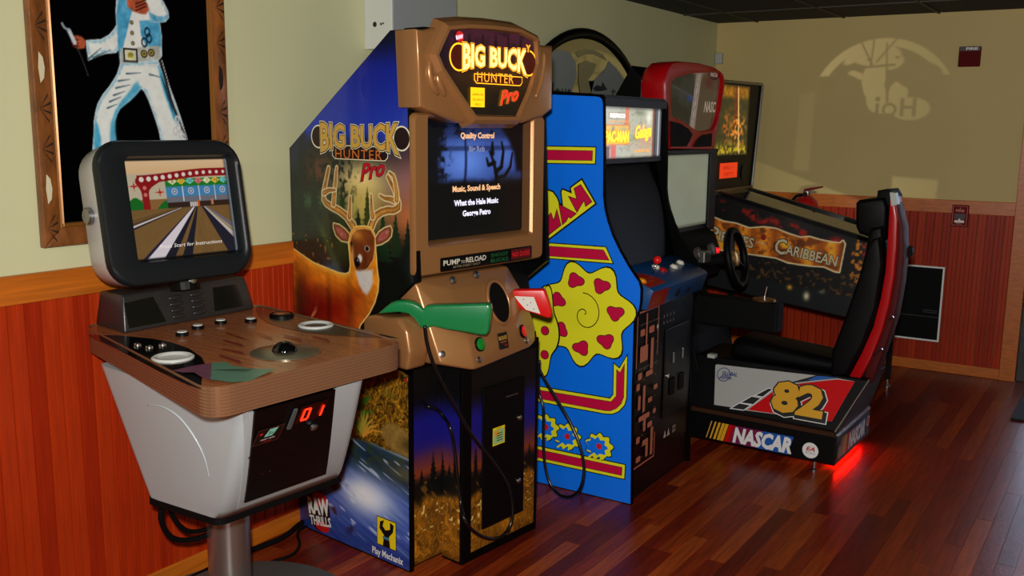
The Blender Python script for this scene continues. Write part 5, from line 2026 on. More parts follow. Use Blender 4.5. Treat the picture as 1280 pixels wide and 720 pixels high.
def race_strip(a, u0, u1, v0, v1):
    w, h = u1 - u0, v1 - v0
    sh = .28 * h
    q = lambda a0, a1: [(u0 + w * a0, v0), (u0 + w * a1, v0), (u0 + w * a1 + sh, v1), (u0 + w * a0 + sh, v1)]
    for k, (x, ww) in enumerate(((.0, .012), (.045, .02), (.09, .028), (.135, .034), (.175, .04))):
        a.poly(q(x, x + ww), M_RGOLD if k else mat('race_amber', (206, 150, 70), .4))
    a.poly(q(.225, .30), M_RRED).poly(q(.26, .33), mat('race_darkred', (150, 10, 20), .38)).poly(q(.30, .62), M_RPURP).poly(q(.62, .97), M_RBLUE)
    a.text('NASCAR', u0 + w * .64 + sh * .5, v0 + h * .10, h * .78, M_STW, width=w * .66, bold=.05, shear=.22)


a = Art('Nbase', .0006)
q = [(-0.6528, 0.0323), (-0.2141, 0.069), (-0.211, 0.1466), (-0.6484, 0.1227)]
race_strip(a, q[0][0], q[1][0], .060, .152)
a.build('strip_print', PLN)
a = Art('Nbase', .0006)
c = [(-0.1187, 0.1012)][0]
a.disc(c[0], c[1], .041, M_PRK, 28).disc(c[0], c[1], .0385, M_STW, 28)
a.text('EA', c[0], c[1] - .002, .020, M_PRRED, width=.040, bold=.03, shear=.3).text('SPORTS', c[0], c[1] - .018, .010, mat('print_grey', (120, 120, 126), .4), width=.046)
a.build('round_badge', PLN)
a = Art(((.0, 0, 0), (0, 1, 0), (0, 0, 1)), .0006)
race_strip(a, .06, .49, .072, .165)
a.disc(.045, .105, .026, mat('print_grey', (120, 120, 126), .4), 18, .032).text('EA', .045, .098, .018, M_PRK, width=.03)
a.disc(.545, .135, .028, M_STW, 18).disc(.545, .135, .022, M_PRRED, 18)
a.build('rear_print', PLN)

# slanted skirt with the number 82
mb = MB()
mb.hull([(-1.25, .030, .206), (.0, .030, .206), (.09, .135, .455), (-1.25, .135, .455), (-1.25, D - .02, .206), (.0, D - .02, .206), (.09, D - .13, .455), (-1.25, D - .13, .455)], .006)
SK = mb.build('skirt', M_BLACK, RACE)
a = Art('Nskirt', .0030)
a.poly([(-0.6284, 0.0069), (-0.662, 0.2067), (-0.6573, 0.2137), (-0.0477, 0.2404), (0.0355, 0.2363), (-0.0381, 0.0297), (-0.4509, 0.0118)], M_PRK)
a.poly([(-0.6284, 0.0069), (-0.662, 0.2067), (-0.6573, 0.2137), (-0.1504, 0.2357), (-0.2228, 0.2021), (-0.2779, 0.1771), (-0.3401, 0.1426), (-0.4055, 0.0991), (-0.4791, 0.0497), (-0.5303, 0.0099)], M_WHT)
a.poly([(-0.1846, 0.2083), (-0.1426, 0.235), (-0.0969, 0.2384), (-0.0477, 0.2404), (-0.1098, 0.2244), (-0.1529, 0.2055)], M_RBLUE)
a.poly([(-0.4666, 0.007), (-0.3397, 0.1406), (-0.2585, 0.1803), (-0.1537, 0.2102), (-0.0474, 0.2385), (0.0355, 0.2363), (-0.0381, 0.0297)], M_WHT)
a.poly([(-0.4509, 0.0118), (-0.3339, 0.1315), (-0.2571, 0.1725), (-0.1526, 0.2036), (-0.0464, 0.2327), (0.0355, 0.2363), (-0.0381, 0.0297)], M_RRED)
for qd in ([(-0.4244, 0.0898), (-0.367, 0.134), (-0.3468, 0.1354), (-0.3873, 0.09)], [(-0.4901, 0.0416), (-0.4433, 0.0804), (-0.3978, 0.0801), (-0.4281, 0.0443)], [(-0.5337, 0.0052), (-0.4975, 0.0362), (-0.443, 0.0356), (-0.471, 0.0082)]):
    a.poly(offset_poly(qd, .004), M_STW).poly(qd, M_PRK)
c = [(-0.3385, 0.026), (-0.0874, 0.0517), (-0.2134, 0.0406), (-0.3727, 0.186), (-0.2389, 0.2035)]
h8 = c[3][1] - c[0][1]
w8 = c[1][0] - c[0][0]
um = (c[0][0] + c[1][0]) / 2
rot82 = math.degrees(math.atan2(c[1][1] - c[0][1], c[1][0] - c[0][0]))
M_OUT = mat('race_outline', (220, 220, 214), .4)
for du, dv, lay in ((.010, -.010, ((.06, M_OUT), (.04, M_PRK))), (0, 0, ((.03, M_PRK),))):
    a.text('82', um + du, c[0][1] + dv + .014, h8 * .84, M_RGOLD if not du else M_PRK, width=w8 * .92, bold=.05, outline=lay)
g_ = [(-0.6066, 0.167), (-0.5625, 0.172)]
a.disc(g_[0][0], g_[0][1], .036, M_DKB, 22).disc(g_[0][0], g_[0][1], .032, M_WHT, 22)
for k in range(3):
    a.line([(g_[0][0] - .02 + .012 * k, g_[0][1] - .024), (g_[0][0] + .012 * k, g_[0][1] + .0)], .005, M_DKB)
a.text('GLOBAL', g_[0][0] + .032, g_[0][1] + .000, .017, M_DKB, width=.078, bold=.03, shear=.2).text('VR', g_[0][0] + .030, g_[0][1] - .020, .014, M_DKB, width=.03, bold=.03)
a.build('skirt_print', SK)
MB().tube([(-.012, .004, .212), (.095, .128, .458)], .004, 6).build('corner_trim', M_CHROME, RACE)

# bucket seat
mb = MB()
mb.hull([(-.62, .15, .455), (-.02, .15, .455), (-.62, .45, .455), (-.02, .45, .455), (-.60, .17, .56), (-.05, .17, .52), (-.60, .43, .56), (-.05, .43, .52)], .03, 3)
mb.build('seat', M_SEATB, RACE, sharp=50)
BK = [(-0.067, 0.5549), (-0.0049, 0.7526), (0.0178, 0.9561), (0.0288, 1.109), (0.0393, 1.167), (0.0958, 1.182), (0.1154, 0.9655), (0.102, 0.7541), (0.0452, 0.5713), (-0.0065, 0.4525)]
mb = MB()
mb.prism(BK, xz, .155, .445, .02, 3)
mb.build('backrest', M_SEATB, RACE, sharp=45)
BOL = [(-0.0845, 0.5638), (-0.0328, 0.7469), (0.0162, 0.9441), (0.0371, 1.059), (0.0582, 1.117), (0.0926, 1.135), (0.116, 1.01), (0.1026, 0.8017), (0.0573, 0.6233), (-0.0059, 0.4653), (-0.0804, 0.4454)]
for y0 in (.115, .435):
    mb = MB()
    mb.prism(BOL, xz, y0, y0 + .045, .014, 3)
    mb.build('side_bolster', M_SEATB, RACE, sharp=45)
HR = [(-0.0392, 1.279), (-0.0256, 1.295), (0.0886, 1.312), (0.1063, 1.265), (0.1102, 1.117), (0.0746, 1.114), (-0.0145, 1.137), (-0.0313, 1.167)]
mb = MB()
mb.prism(HR, xz, .175, .425, .02, 3)
mb.build('headrest', M_SEATB, RACE, sharp=45)
HT = [(0.0504, 1.342), (0.1, 1.348), (0.1202, 1.316), (0.12, 1.271), (0.0481, 1.275)]
mb = MB()
mb.prism(HT, xz, .20, .40, .008, 2)
mb.build('headrest_cap', M_MATTE, RACE, sharp=45)
SH = [(-0.0095, 0.4367), (0.0478, 0.5793), (0.0898, 0.709), (0.1127, 0.8416), (0.1247, 0.9712), (0.1242, 1.12), (0.1209, 1.26), (0.12, 1.319), (0.1377, 1.316), (0.1593, 1.215), (0.1655, 1.087), (0.1648, 0.9564), (0.1534, 0.8236), (0.1307, 0.6952), (0.0931, 0.5626), (0.043, 0.4374)]
mb = MB()
mb.prism(SH, xz, .150, .30, .006, 2)
SHL = mb.build('seat_shell', M_RED, RACE, sharp=45)
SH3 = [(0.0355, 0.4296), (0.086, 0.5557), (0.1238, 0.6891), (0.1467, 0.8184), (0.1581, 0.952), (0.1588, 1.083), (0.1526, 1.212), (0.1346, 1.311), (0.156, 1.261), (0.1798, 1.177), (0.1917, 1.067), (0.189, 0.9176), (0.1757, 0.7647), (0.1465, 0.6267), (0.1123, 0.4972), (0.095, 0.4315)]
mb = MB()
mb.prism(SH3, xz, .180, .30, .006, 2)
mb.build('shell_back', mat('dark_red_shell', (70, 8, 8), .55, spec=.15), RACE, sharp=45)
mb = MB()
mb.hull([[*p] for p in [(q[0], y, q[1]) for y in (.146, .20) for q in [(0.1172, 1.341), (0.1419, 1.339), (0.1564, 1.285), (0.1291, 1.276)]]], .003)
mb.build('shell_clip', mat('pale_clip', (170, 176, 170), .35), SHL)
mb = MB()
mb.hull([(q[0], y, q[1]) for y in (.28, .33) for q in [(0.1549, 1.097), (0.2062, 1.078), (0.2085, 1.048), (0.1659, 0.999)]], .004)
mb.build('shell_knob', M_MATTE, SHL)
for q in ([(0.1481, 0.7414), (0.1782, 0.7679)], [(0.1029, 0.5703), (0.1399, 0.6104)]):
    MB().tube([(q[0][0], .146, q[0][1]), (q[1][0], .146, q[1][1])], .006, 6).build('shell_trim', M_CHROME, SHL)
MB().box((.02, .18, .44), (.075, .42, .60), .01).build('seat_bracket', M_MATTE, RACE)

# front cabinet: monitor, red hood, dash, wheel
D2 = .75
MB().box((-1.30, .02, .02), (-1.0, D2, 1.06), .006).build('cabinet', M_MATTE, RACE)
MB().prism([(-1.34, 1.0), (-.995, 1.0), (-1.0, 1.10), (-1.02, 1.49), (-1.30, 1.62), (-1.34, 1.55)], xz, .02, D2).build('monitor_housing', M_BLACK, RACE)


def pale_screen(S, Z):
    u, v = (S - .04) / .67, (Z - 1.085) / .40
    p = Paint(u, v, (150, 156, 134))
    n = fbm(u * 5, v * 5, 2)
    p.mix(n * .5, (176, 180, 158))
    p.glow(.95, .5, .04, .3, (104, 130, 110), .6)
    p.glow(1.0, .15, .06, .18, (120, 84, 60), .7)
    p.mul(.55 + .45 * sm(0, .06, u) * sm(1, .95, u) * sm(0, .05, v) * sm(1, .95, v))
    return p.c


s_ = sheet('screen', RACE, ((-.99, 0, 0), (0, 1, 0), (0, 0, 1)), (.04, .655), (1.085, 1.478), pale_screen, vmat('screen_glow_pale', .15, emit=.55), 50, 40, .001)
s_['label'] = 'pale screen of the driving game'
MB().box((-1.0, .660, 1.06), (-.975, D2, 1.50), .003).build('screen_edge', M_BLACK, RACE)
MB().box((-1.0, .02, 1.482), (-.97, D2, 1.505), .003).build('screen_edge', M_BLACK, RACE)
mb = MB()
mb.prism([(-1.0, 1.06), (-.945, 1.03), (-.885, .88), (-.92, .80), (-1.0, .80)], xz, .06, D2 - .05, .006)
mb.build('dashboard', M_MATTE, RACE)
for (yy, zz) in (([(0.3725, 0.9475)][0]), ([(0.5618, 0.9528)][0])):
    m4 = Matrix.Translation((-.905, yy, zz)) @ Matrix.Rotation(math.radians(70), 4, 'Y')
    mb = MB()
    mb.smooth = True
    mb.lathe([(.034, -.03), (.034, .012), (.028, .014), (.027, .008), (0, .008)], 22, m4, cap=False)
    gz = mb.build('gauge', mat('gauge_grey', (70, 66, 64), .35), RACE, sharp=40)
    mb = MB()
    mb.lathe([(.025, .009), (0, .0095)], 18, m4, cap=False)
    mb.build('gauge_face', mat('gauge_face', (120, 96, 96), .4), gz)
q = [(0.6243, 0.9407)][0]
mb = MB()
mb.smooth = True
mb.lathe([(.016, -.03), (.016, .006), (.01, .012), (0, .013)], 16, Matrix.Translation((-.895, q[0], q[1])) @ Matrix.Rotation(math.pi / 2, 4, 'Y'), cap=False)
mb.build('red_button', mat('button_glow_red', (240, 24, 34), .3, emit=.8), RACE)
q = [(0.4221, 0.9322)][0]
MB().box((-.92, q[0] - .055, q[1] - .035), (-.860, q[0] + .035, q[1] + .03), .008).build('view_button_box', mat('satin_grey', (120, 120, 118), .3, .7), RACE)
# steering wheel on its column
wc = Vector((-.735, .505, .925))
wn = Vector((.97, .10, .22)).normalized()
wu = Vector((-.10, .97, 0)).normalized()
wv = wn.cross(wu)
mb = MB()
mb.smooth = True
mb.tube([wc + wu * .150 * math.cos(t) + wv * .150 * math.sin(t) for t in [2 * math.pi * i / 36 for i in range(36)]], .021, 10, closed=True)
SW = mb.build('steering_wheel', M_SEATB, RACE)
mb = MB()
for t in (90, 210, 330):
    t = math.radians(t)
    mb.tube([wc - wn * .02, wc + (wu * math.cos(t) + wv * math.sin(t)) * .15], .012, 8)
mb.build('wheel_spoke', M_SEATB, SW)
mb = MB()
mb.smooth = True
mb.lathe([(.048, -.02), (.046, .004), (.03, .012), (0, .014)], 24, Matrix.Translation(wc) @ wn.to_track_quat('Z', 'Y').to_matrix().to_4x4(), cap=False)
mb.build('wheel_hub', mat('brass_hub', (190, 150, 90), .25, .8), SW, sharp=40)
MB().tube([wc - wn * .02, wc - wn * .17], .03, 12).build('steering_column', M_MATTE, RACE)
# shifter on its bracket
q = [(-0.4781, 0.766), (-0.4649, 0.8295)]
MB().hull([(x, y, z) for x in (-.95, q[0][0] + .09) for y in (.20, .30) for z in (.60, q[0][1] - .012)], .01).build('shifter_arm', M_MATTE, RACE)
mb = MB()
mb.smooth = True
mb.lathe([(.062, 0), (.058, .008), (.02, .012), (0, .012)], 24, Matrix.Translation((q[0][0], .25, q[0][1] - .010)), cap=False)
mb.build('shifter_plate', mat('bronze_plate', (110, 76, 40), .3, .7), RACE, sharp=40)
MB().tube([(q[0][0], .25, q[0][1] - .005), (q[0][0] + .012, .25, q[0][1] + .062)], .006, 8).build('shift_lever', M_CHROME, RACE)
# pedal housing and side kick panels
MB().prism([(-1.0, .206), (-.70, .206), (-.80, .55), (-1.0, .80)], xz, .10, D2 - .16, .006).build('pedal_housing', M_MATTE, RACE)
MB().box((-.70, .08, .455), (-.66, .12, .475), .003).build('step_edge', mat('pale_clip', (170, 176, 170), .35), RACE)

# red hood over the monitor with its clear marquee
HS = [(0.0118, 1.752), (0.003, 1.853), (0.0254, 1.909), (0.0777, 1.942), (0.1708, 1.955), (0.4195, 1.96), (0.6133, 1.952), (0.7283, 1.929), (0.7785, 1.897), (0.7689, 1.835), (0.7177, 1.643), (0.6731, 1.541), (0.6496, 1.501), (0.0887, 1.511), (0.0726, 1.586), (0.0201, 1.657)]
HS2 = [(0.0851, 1.758), (0.0776, 1.841), (0.1125, 1.868), (0.3334, 1.903), (0.6497, 1.925), (0.7126, 1.918), (0.7394, 1.886), (0.6999, 1.696), (0.657, 1.629), (0.6093, 1.607), (0.4373, 1.602), (0.3261, 1.629), (0.1987, 1.663), (0.1021, 1.674)]
mb = MB()
n_ = 48


def resample(pts, n):
    P = [Vector(p) for p in pts]
    L = [0]
    for i in range(len(P)):
        L.append(L[-1] + (P[(i + 1) % len(P)] - P[i]).length)
    out = []
    for k in range(n):
        s = L[-1] * k / n
        i = max(j for j in range(len(P)) if L[j] <= s)
        t = (s - L[i]) / max(L[i + 1] - L[i], 1e-9)
        q = P[i] + (P[(i + 1) % len(P)] - P[i]) * t
        out.append((q.x, q.y))
    return out


hs, hs2 = resample(HS, n_), resample(HS2, n_)
sml = [(.375 + (u - .375) * .96, 1.70 + (v - 1.70) * .94) for u, v in hs]
frame_loft(mb, [(sml, -1.10), (hs, -1.075), (hs, -.972), ([(.375 + (u - .375) * .985, 1.72 + (v - 1.72) * .98) for u, v in hs], -.960), (offset_poly(hs2, .010), -.956), (hs2, -.962), (hs2, -.985)], yz, True, False)
HDR = mb.build('hood', M_RED, RACE, sharp=40)
HDR['label'] = 'rounded red hood around a clear marquee'
mb = MB()
mb.prism([(-1.34, 1.50), (-1.09, 1.50), (-1.09, 1.86), (-1.16, 1.93), (-1.30, 1.70), (-1.34, 1.60)], xz, .02, D2 - .03, .01)
mb.build('hood_back', M_BLACK, RACE)


def hood_reflect_art(S, Z):  # dim room reflections painted into the hood glass, with the printed stripe
    u = (S - .04) / .70
    v = (Z - 1.60) / .31
    p = Paint(u, v, (34, 38, 34))
    n = fbm(u * 6, v * 6, 4)
    p.mix(sm(.45, .62, n) * .5, (66, 70, 66))
    p.mix(sm(-.012, .012, .016 - np.abs(v - .80 + .42 * u)) * (u < .55) * .7, (96, 96, 90))
    p.glow(.28, .62, .07, .10, (62, 70, 78), .7)
    p.glow(.44, .56, .05, .05, (30, 80, 170), .9)
    p.mix(sm(.50, .56, u), (96, 78, 60))
    p.mix(sm(.56, .9, u) * sm(.4, .6, n) * .6, (120, 100, 78))
    st = np.abs(u - .545 - .10 * (v - .5))
    p.fill(.045 - st, (206, 190, 176), .006)
    p.mix(sm(.012, .006, np.abs(st - .02)) * .7, (120, 90, 80))
    p.glow(.80, .86, .10, .10, (90, 20, 22), .8)
    return p.c


ZL = sorted(HS2, key=lambda q: q[1])


def hood_lim(z):
    xs = []
    n = len(HS2)
    for i in range(n):
        (a0, b0), (a1, b1) = HS2[i], HS2[(i + 1) % n]
        if (b0 <= z) != (b1 <= z):
            xs.append(a0 + (a1 - a0) * (z - b0) / (b1 - b0))
    return (min(xs), max(xs))


HM = sheet('hood_marquee', RACE, ((-.978, 0, 0), (0, 1, 0), (0, 0, 1)), hood_lim, (ZL[0][1] + .002, ZL[-1][1] - .002), hood_reflect_art, vmat('hood_reflect_glow', .1, emit=.40), 60, 44, 0)
a = Art(((-.978, 0, 0), (0, 1, 0), (0, 0, 1)), .001)
MTX = mat('hood_letter', (190, 170, 150), .4, emit=.3)
q = [(0.6363, 1.738), (0.6606, 1.911)]
a.text('NASC', q[0][0] - .02, q[0][1] - .03, .055, MTX, width=.16, shear=.3, bold=.03)
a.flush('hood_lettering', HM)
a.disc(q[1][0] - .01, q[1][1], .075, mat('hood_oval', (70, 12, 14), .4, emit=.25), 20, .030).text('NASCAR', q[1][0] - .01, q[1][1] - .010, .020, MTX, width=.10, bold=.03, shear=.2)
a.build('hood_lettering', HM)
# dark speaker mouth under the marquee
a = Art(((-.956, 0, 0), (0, 1, 0), (0, 0, 1)), .002)
a.poly([(0.0712, 1.654), (0.1912, 1.641), (0.3026, 1.613), (0.351, 1.585), (0.3096, 1.544), (0.2815, 1.523), (0.0829, 1.523)], M_MATTE)
a.flush('speaker_mouth', HDR).poly([(0.3631, 1.518), (0.4104, 1.56), (0.471, 1.583), (0.6111, 1.592), (0.6084, 1.519)], M_MATTE)
a.build('speaker_mouth', HDR)

# ================================================================ pirate pinball table in the corner
PIN = thing('pinball_table', 'pirate themed pinball table standing in the far corner behind the driving seat', 'pinball table', (0.95, 6.0, 0))
PO = Vector((0.95, 6.0, 0))


def pl(x, y, z):
    return (x - PO.x, y - PO.y, z)


M_CABD = mat('dark_cabinet', (14, 12, 11), .35)
rail = [(0.4399, 1.236), (0.6782, 1.191), (1.095, 1.081), (1.402, 0.9957)]
bot = [(0.5514, 0.607), (0.9213, 0.5708), (1.259, 0.5309)]
xa, xb = .36, 1.50


def rail_z(x):
    return 1.236 - (x - .44) * (.234 / .953)


def bot_z(x):
    return .60 - (x - .70) * .118


for y0 in (5.72, 6.26):
    mb = MB()
    mb.prism([(xa, bot_z(xa)), (xb, bot_z(xb)), (xb, rail_z(xb)), (xa, rail_z(xa))], lambda u, v, d: pl(u, d, v), y0, y0 + .02)
    s_ = mb.build('side_board', M_CABD, PIN)
    if y0 < 6:
        SBP = s_
MB().prism([(xb - .02, bot_z(xb)), (xb, bot_z(xb)), (xb, rail_z(xb)), (xb - .02, rail_z(xb))], lambda u, v, d: pl(u, d, v), 5.74, 6.26).build('front_board', M_CABD, PIN)
MB().prism([(xa, bot_z(xa)), (xb - .03, bot_z(xb)), (xb - .03, bot_z(xb) + .02), (xa, bot_z(xa) + .02)], lambda u, v, d: pl(u, d, v), 5.74, 6.26).build('bottom_board', M_CABD, PIN)
for y0 in (5.716, 6.252):
    mb = MB()
    mb.prism([(xa, rail_z(xa) - .015), (xb + .005, rail_z(xb) - .015), (xb + .005, rail_z(xb) + .010), (xa, rail_z(xa) + .010)], lambda u, v, d: pl(u, d, v), y0, y0 + .034)
    mb.build('side_rail', M_BLACK, PIN)
MB().box(pl(xb - .02, 5.716, rail_z(xb) - .02), pl(xb + .02, 6.286, rail_z(xb) + .012), .005).build('lockbar', M_STEEL, PIN)
M_PGLASS = mat('table_glass', (150, 140, 110), .03)
M_PGLASS.node_tree.nodes['Principled BSDF'].inputs['Metallic'].default_value = 0.0
M_PGLASS.node_tree.nodes['Principled BSDF'].inputs['Base Color'].default_value = (.012, .011, .008, 1)
M_PGLASS.node_tree.nodes['Principled BSDF'].inputs['IOR'].default_value = 1.9
mb = MB()
mb.prism([(xa, rail_z(xa) - .004), (xb - .02, rail_z(xb) - .004), (xb - .02, rail_z(xb)), (xa, rail_z(xa))], lambda u, v, d: pl(u, d, v), 5.75, 6.252)
mb.build('playfield_glass', M_PGLASS, PIN)

ban = [(0.4324, 1.059), (0.475, 1.066), (0.556, 1.041), (0.6349, 1.034), (0.724, 1.01), (0.8146, 1.024), (0.8899, 1.019), (0.9653, 0.9948), (1.04, 0.9759), (1.097, 0.9849), (1.159, 0.9704), (1.23, 0.9615), (1.277, 0.9603), (1.294, 0.9759), (1.305, 0.9578), (1.296, 0.8859), (1.284, 0.7895), (1.256, 0.7916), (1.193, 0.8147), (1.108, 0.8117), (1.04, 0.8154), (0.976, 0.8195), (0.9003, 0.8425), (0.7993, 0.8488), (0.7224, 0.8523), (0.6444, 0.8559), (0.5385, 0.8625), (0.4412, 0.8752)]


def pirate(X, Z):
    p = Paint(X, Z, (10, 9, 8))
    n = fbm(X * 16, Z * 16, 2)
    n2 = fbm(X * 50, Z * 50, 4)
    top = rail_z(X) - Z
    p.mix(sm(.02, .06, top) * sm(.13, .09, top) * sm(.42, .60, n) * .9, (140, 22, 14))
    p.mix(sm(.03, .06, top) * sm(.12, .08, top) * sm(.5, .66, fbm(X * 9 + 4, Z * 24, 9)) * (X > 1.1), (176, 60, 24))
    q = inside(X, Z, ban)
    p.fill(q + .007, (206, 186, 150), .003)
    wav = .5 + .5 * np.sin(X * 46 + 3 * n)
    p.fill(q, [130 + 140 * wav * n * 1.3, 66 + 100 * wav * n * 1.3, 8 + 22 * wav], .003)
    p.mix(sm(0, .01, q) * sm(.45, .3, n) * .6, (52, 20, 6))
    p.mix(sm(0, .01, q) * sm(1.25, 1.32, X) * .6, (24, 12, 6))
    e = (X > 1.345) & (Z > rail_z(X) - .27)
    p.mix(e * sm(.40, .6, n2) * sm(-.02, .0, -q) * .8, (200, 120, 26))
    low = sm(.0, -.03, q + .01) * (Z < rail_z(X) - .2)
    p.mix(low * sm(.52, .66, n2) * (Z > .68 - .1 * (X - 1)) * .7, (90, 60, 20))
    p.mix((Z < .68 - .1 * (X - 1)) * .7, (14, 20, 20))
    p.glow(.995, .668, .016, .016, (190, 140, 40), .9)
    p.glow(1.10, .625, .018, .026, (200, 190, 150), .9)
    p.glow(1.19, .66, .02, .012, (110, 116, 110), .6)
    p.mul(1.35)
    return p.c


sheet('side_art', SBP, ((0 - PO.x, 5.72 - PO.y, 0), (1, 0, 0), (0, 0, 1)), (.40, 1.485), (.53, 1.20), pirate, M_PRINTM, 230, 140, .0008).data
# trim the sheet to the board: drop the corners that stick out above the rail or below the bottom
_me = bpy.data.objects[[o.name for o in SBP.children][0]].data
_b = bmesh.new()
_b.from_mesh(_me)
bmesh.ops.delete(_b, geom=[f for f in _b.faces if (lambda c: c.z > rail_z(c.x + PO.x) - .018 or c.z < bot_z(c.x + PO.x) + .003)(f.calc_center_median())], context='FACES')
_b.to_mesh(_me)
_b.free()
M_BONE = mat('print_bone', (214, 200, 160), .4)
a = Art(((0 - PO.x, 5.72 - PO.y, 0), (1, 0, 0), (0, 0, 1)), .0018)
t = [(0.4602, 0.9305), (0.7506, 0.8997), (0.7706, 0.9062), (0.8367, 0.9015), (0.8878, 0.8859), (1.263, 0.8163), (0.4553, 1.03), (0.884, 0.9496)]
rp = math.degrees(math.atan2(t[1][1] - t[0][1], t[1][0] - t[0][0]))


def caps(word, p0, p1, hc, hs):
    # large first letter, small capitals after it, along the line p0-p1
    d = Vector(p1) - Vector(p0)
    L = d.length
    r_ = math.degrees(math.atan2(d.y, d.x))
    d.normalize()
    w1 = hc * .72
    q = Vector(p0) + d * w1 * .5
    a.text(word[0], q.x, q.y - .006, hc, M_BONE, width=w1, rot=r_, bold=.02, outline=((.04, M_PRK),)).flush('side_lettering', SBP)
    q = Vector(p0) + d * (w1 * 1.08 + (L - w1 * 1.08) / 2)
    a.text(word[1:], q.x, q.y, hs, M_BONE, width=L - w1 * 1.08, rot=r_, bold=.02, outline=((.04, M_PRK),)).flush('side_lettering', SBP)


caps('PIRATES', (t[0][0], t[0][1]), (t[1][0], t[1][1] - .01), .085, .060)
a.text('of the', (t[2][0] + t[3][0]) / 2, t[2][1] + .012, .018, M_BONE, width=.07, rot=-6).flush('side_lettering', SBP)
a.disc((t[2][0] + t[3][0]) / 2 + .012, t[2][1] + .055, .018, mat('print_lantern', (150, 30, 20), .4), 12).flush('lantern_print', SBP)
caps('CARIBBEAN', (t[4][0], t[4][1] - .005), (t[5][0], t[5][1] + .005), .090, .060)
for (x, y) in ((.42, 5.73), (.42, 6.27), (1.49, 5.73), (1.49, 6.27)):
    h = bot_z(x) + .10
    mb = MB()
    mb.hull([pl(x + dx, y + dy, z) for dx, dy, z in ((-.022, -.022, h), (.022, -.022, h), (-.022, .022, h), (.022, .022, h), (-.013, -.013, .05), (.013, -.013, .05), (-.013, .013, .05), (.013, .013, .05))], .003)
    lg = mb.build('leg', M_BLACK, PIN)
    mb = MB()
    mb.smooth = True
    mb.lathe([(.022, 0), (.022, .008), (.008, .016), (.008, .055)], 14, Matrix.Translation(pl(x, y, 0)))
    mb.build('leg_leveller', M_STEEL, lg, sharp=40)

# backbox
bxf, bxb = .50, .34
mb = MB()
mb.hull([pl(x, y, z) for x in (bxb, bxf) for y, z in ((5.64, 1.225), (6.335, 1.225), (5.57, 1.915), (6.445, 1.926))], .004)
BBX = mb.build('backbox', M_BLACK, PIN)
MB().box(pl(bxf - .02, 5.66, 1.205), pl(bxf + .012, 6.33, 1.24), .003).build('backbox_ledge', mat('warm_metal', (120, 100, 70), .3, .8), PIN)
for ya, yb, nm in (((5.58, 1.905), (6.43, 1.915), 'frame_rail'), ((6.325, 1.24), (6.432, 1.912), 'frame_rail')):
    MB().tube([pl(bxf + .006, ya[0], ya[1]), pl(bxf + .006, yb[0], yb[1])], .009, 6).build(nm, M_STEEL, BBX)


def back_art(S, Z):
    u, v = (S - 5.62) / .58, (Z - 1.45) / .44
    p = Paint(u, v, (44, 46, 22))
    n = fbm(u * 7, v * 9, 6)
    n2 = fbm(u * 20, v * 24, 7)
    p.mix(sm(.4, .6, n) * .5, (70, 66, 26))
    p.mix(sm(.78, .86, v) * .9, [150 * (.6 + n2), 96 * (.6 + n2), 14])
    p.mix(np.exp(-((u - .60) / .08) ** 2) * (v > .4) * .8, (110, 44, 12))
    hot = np.exp(-((u - .66) / .24) ** 2 - ((v - .36) / .22) ** 2)
    p.mix(hot * sm(.36, .58, n2) * 1.2, (246, 130, 30))
    p.mix(hot * sm(.56, .72, n2), (255, 214, 120))
    p.mix(np.exp(-((u - .30) / .07) ** 2 - ((v - .42) / .22) ** 2) * sm(.3, .6, n2), (214, 100, 26))
    p.mix(np.exp(-((v - .06) / .09) ** 2) * sm(.3, .6, n2), (214, 180, 30))
    p.fill(.016 - np.abs(u - .70 + .1 * (v - .4)) + 0 * v, (255, 200, 120), .01)
    p.mul(.4 + .6 * sm(0, .08, u) * sm(1, .92, u) * sm(0, .05, v) * sm(1, .95, v))
    return p.c


sheet('backglass', BBX, ((bxf - PO.x, 0 - PO.y, 0), (0, 1, 0), (0, 0, 1)), (5.62, 6.20), (1.45, 1.89), back_art, vmat('backglass_glow', .15, emit=.85), 70, 60, .005)
a = Art(((bxf - PO.x, 0 - PO.y, 0), (0, 1, 0), (0, 0, 1)), .005)
M_DMD = mat('display_orange', (250, 62, 22), .4, emit=.65)
M_DMD2 = mat('display_dark', (160, 30, 8), .4, emit=.7)
a.rect(5.735, 1.306, 6.04, 1.402, M_DMD)
for i in range(2):
    a.text(('BALL 1', 'CREDITS 0')[i], 5.89, 1.362 - .042 * i, .022, M_DMD2, width=.18, bold=.02)
a.build('dot_display', BBX)
a = Art(((bxf - PO.x, 0 - PO.y, 0), (0, 1, 0), (0, 0, 1)), .005)
a.disc(6.17, 1.335, .05, mat('speaker_dark', (30, 28, 26), .6), 20)
a.build('speaker_grille', BBX)

# ================================================================ things on the walls and small things
# framed painting of a stage singer in a white suit
PIC = thing('framed_painting', 'large framed painting of a singer in a white suit on black velvet', 'painting', (0, 1.93, 1.80))


def pw(u, v, d):
    return (d, u - 1.93, v - 1.80)


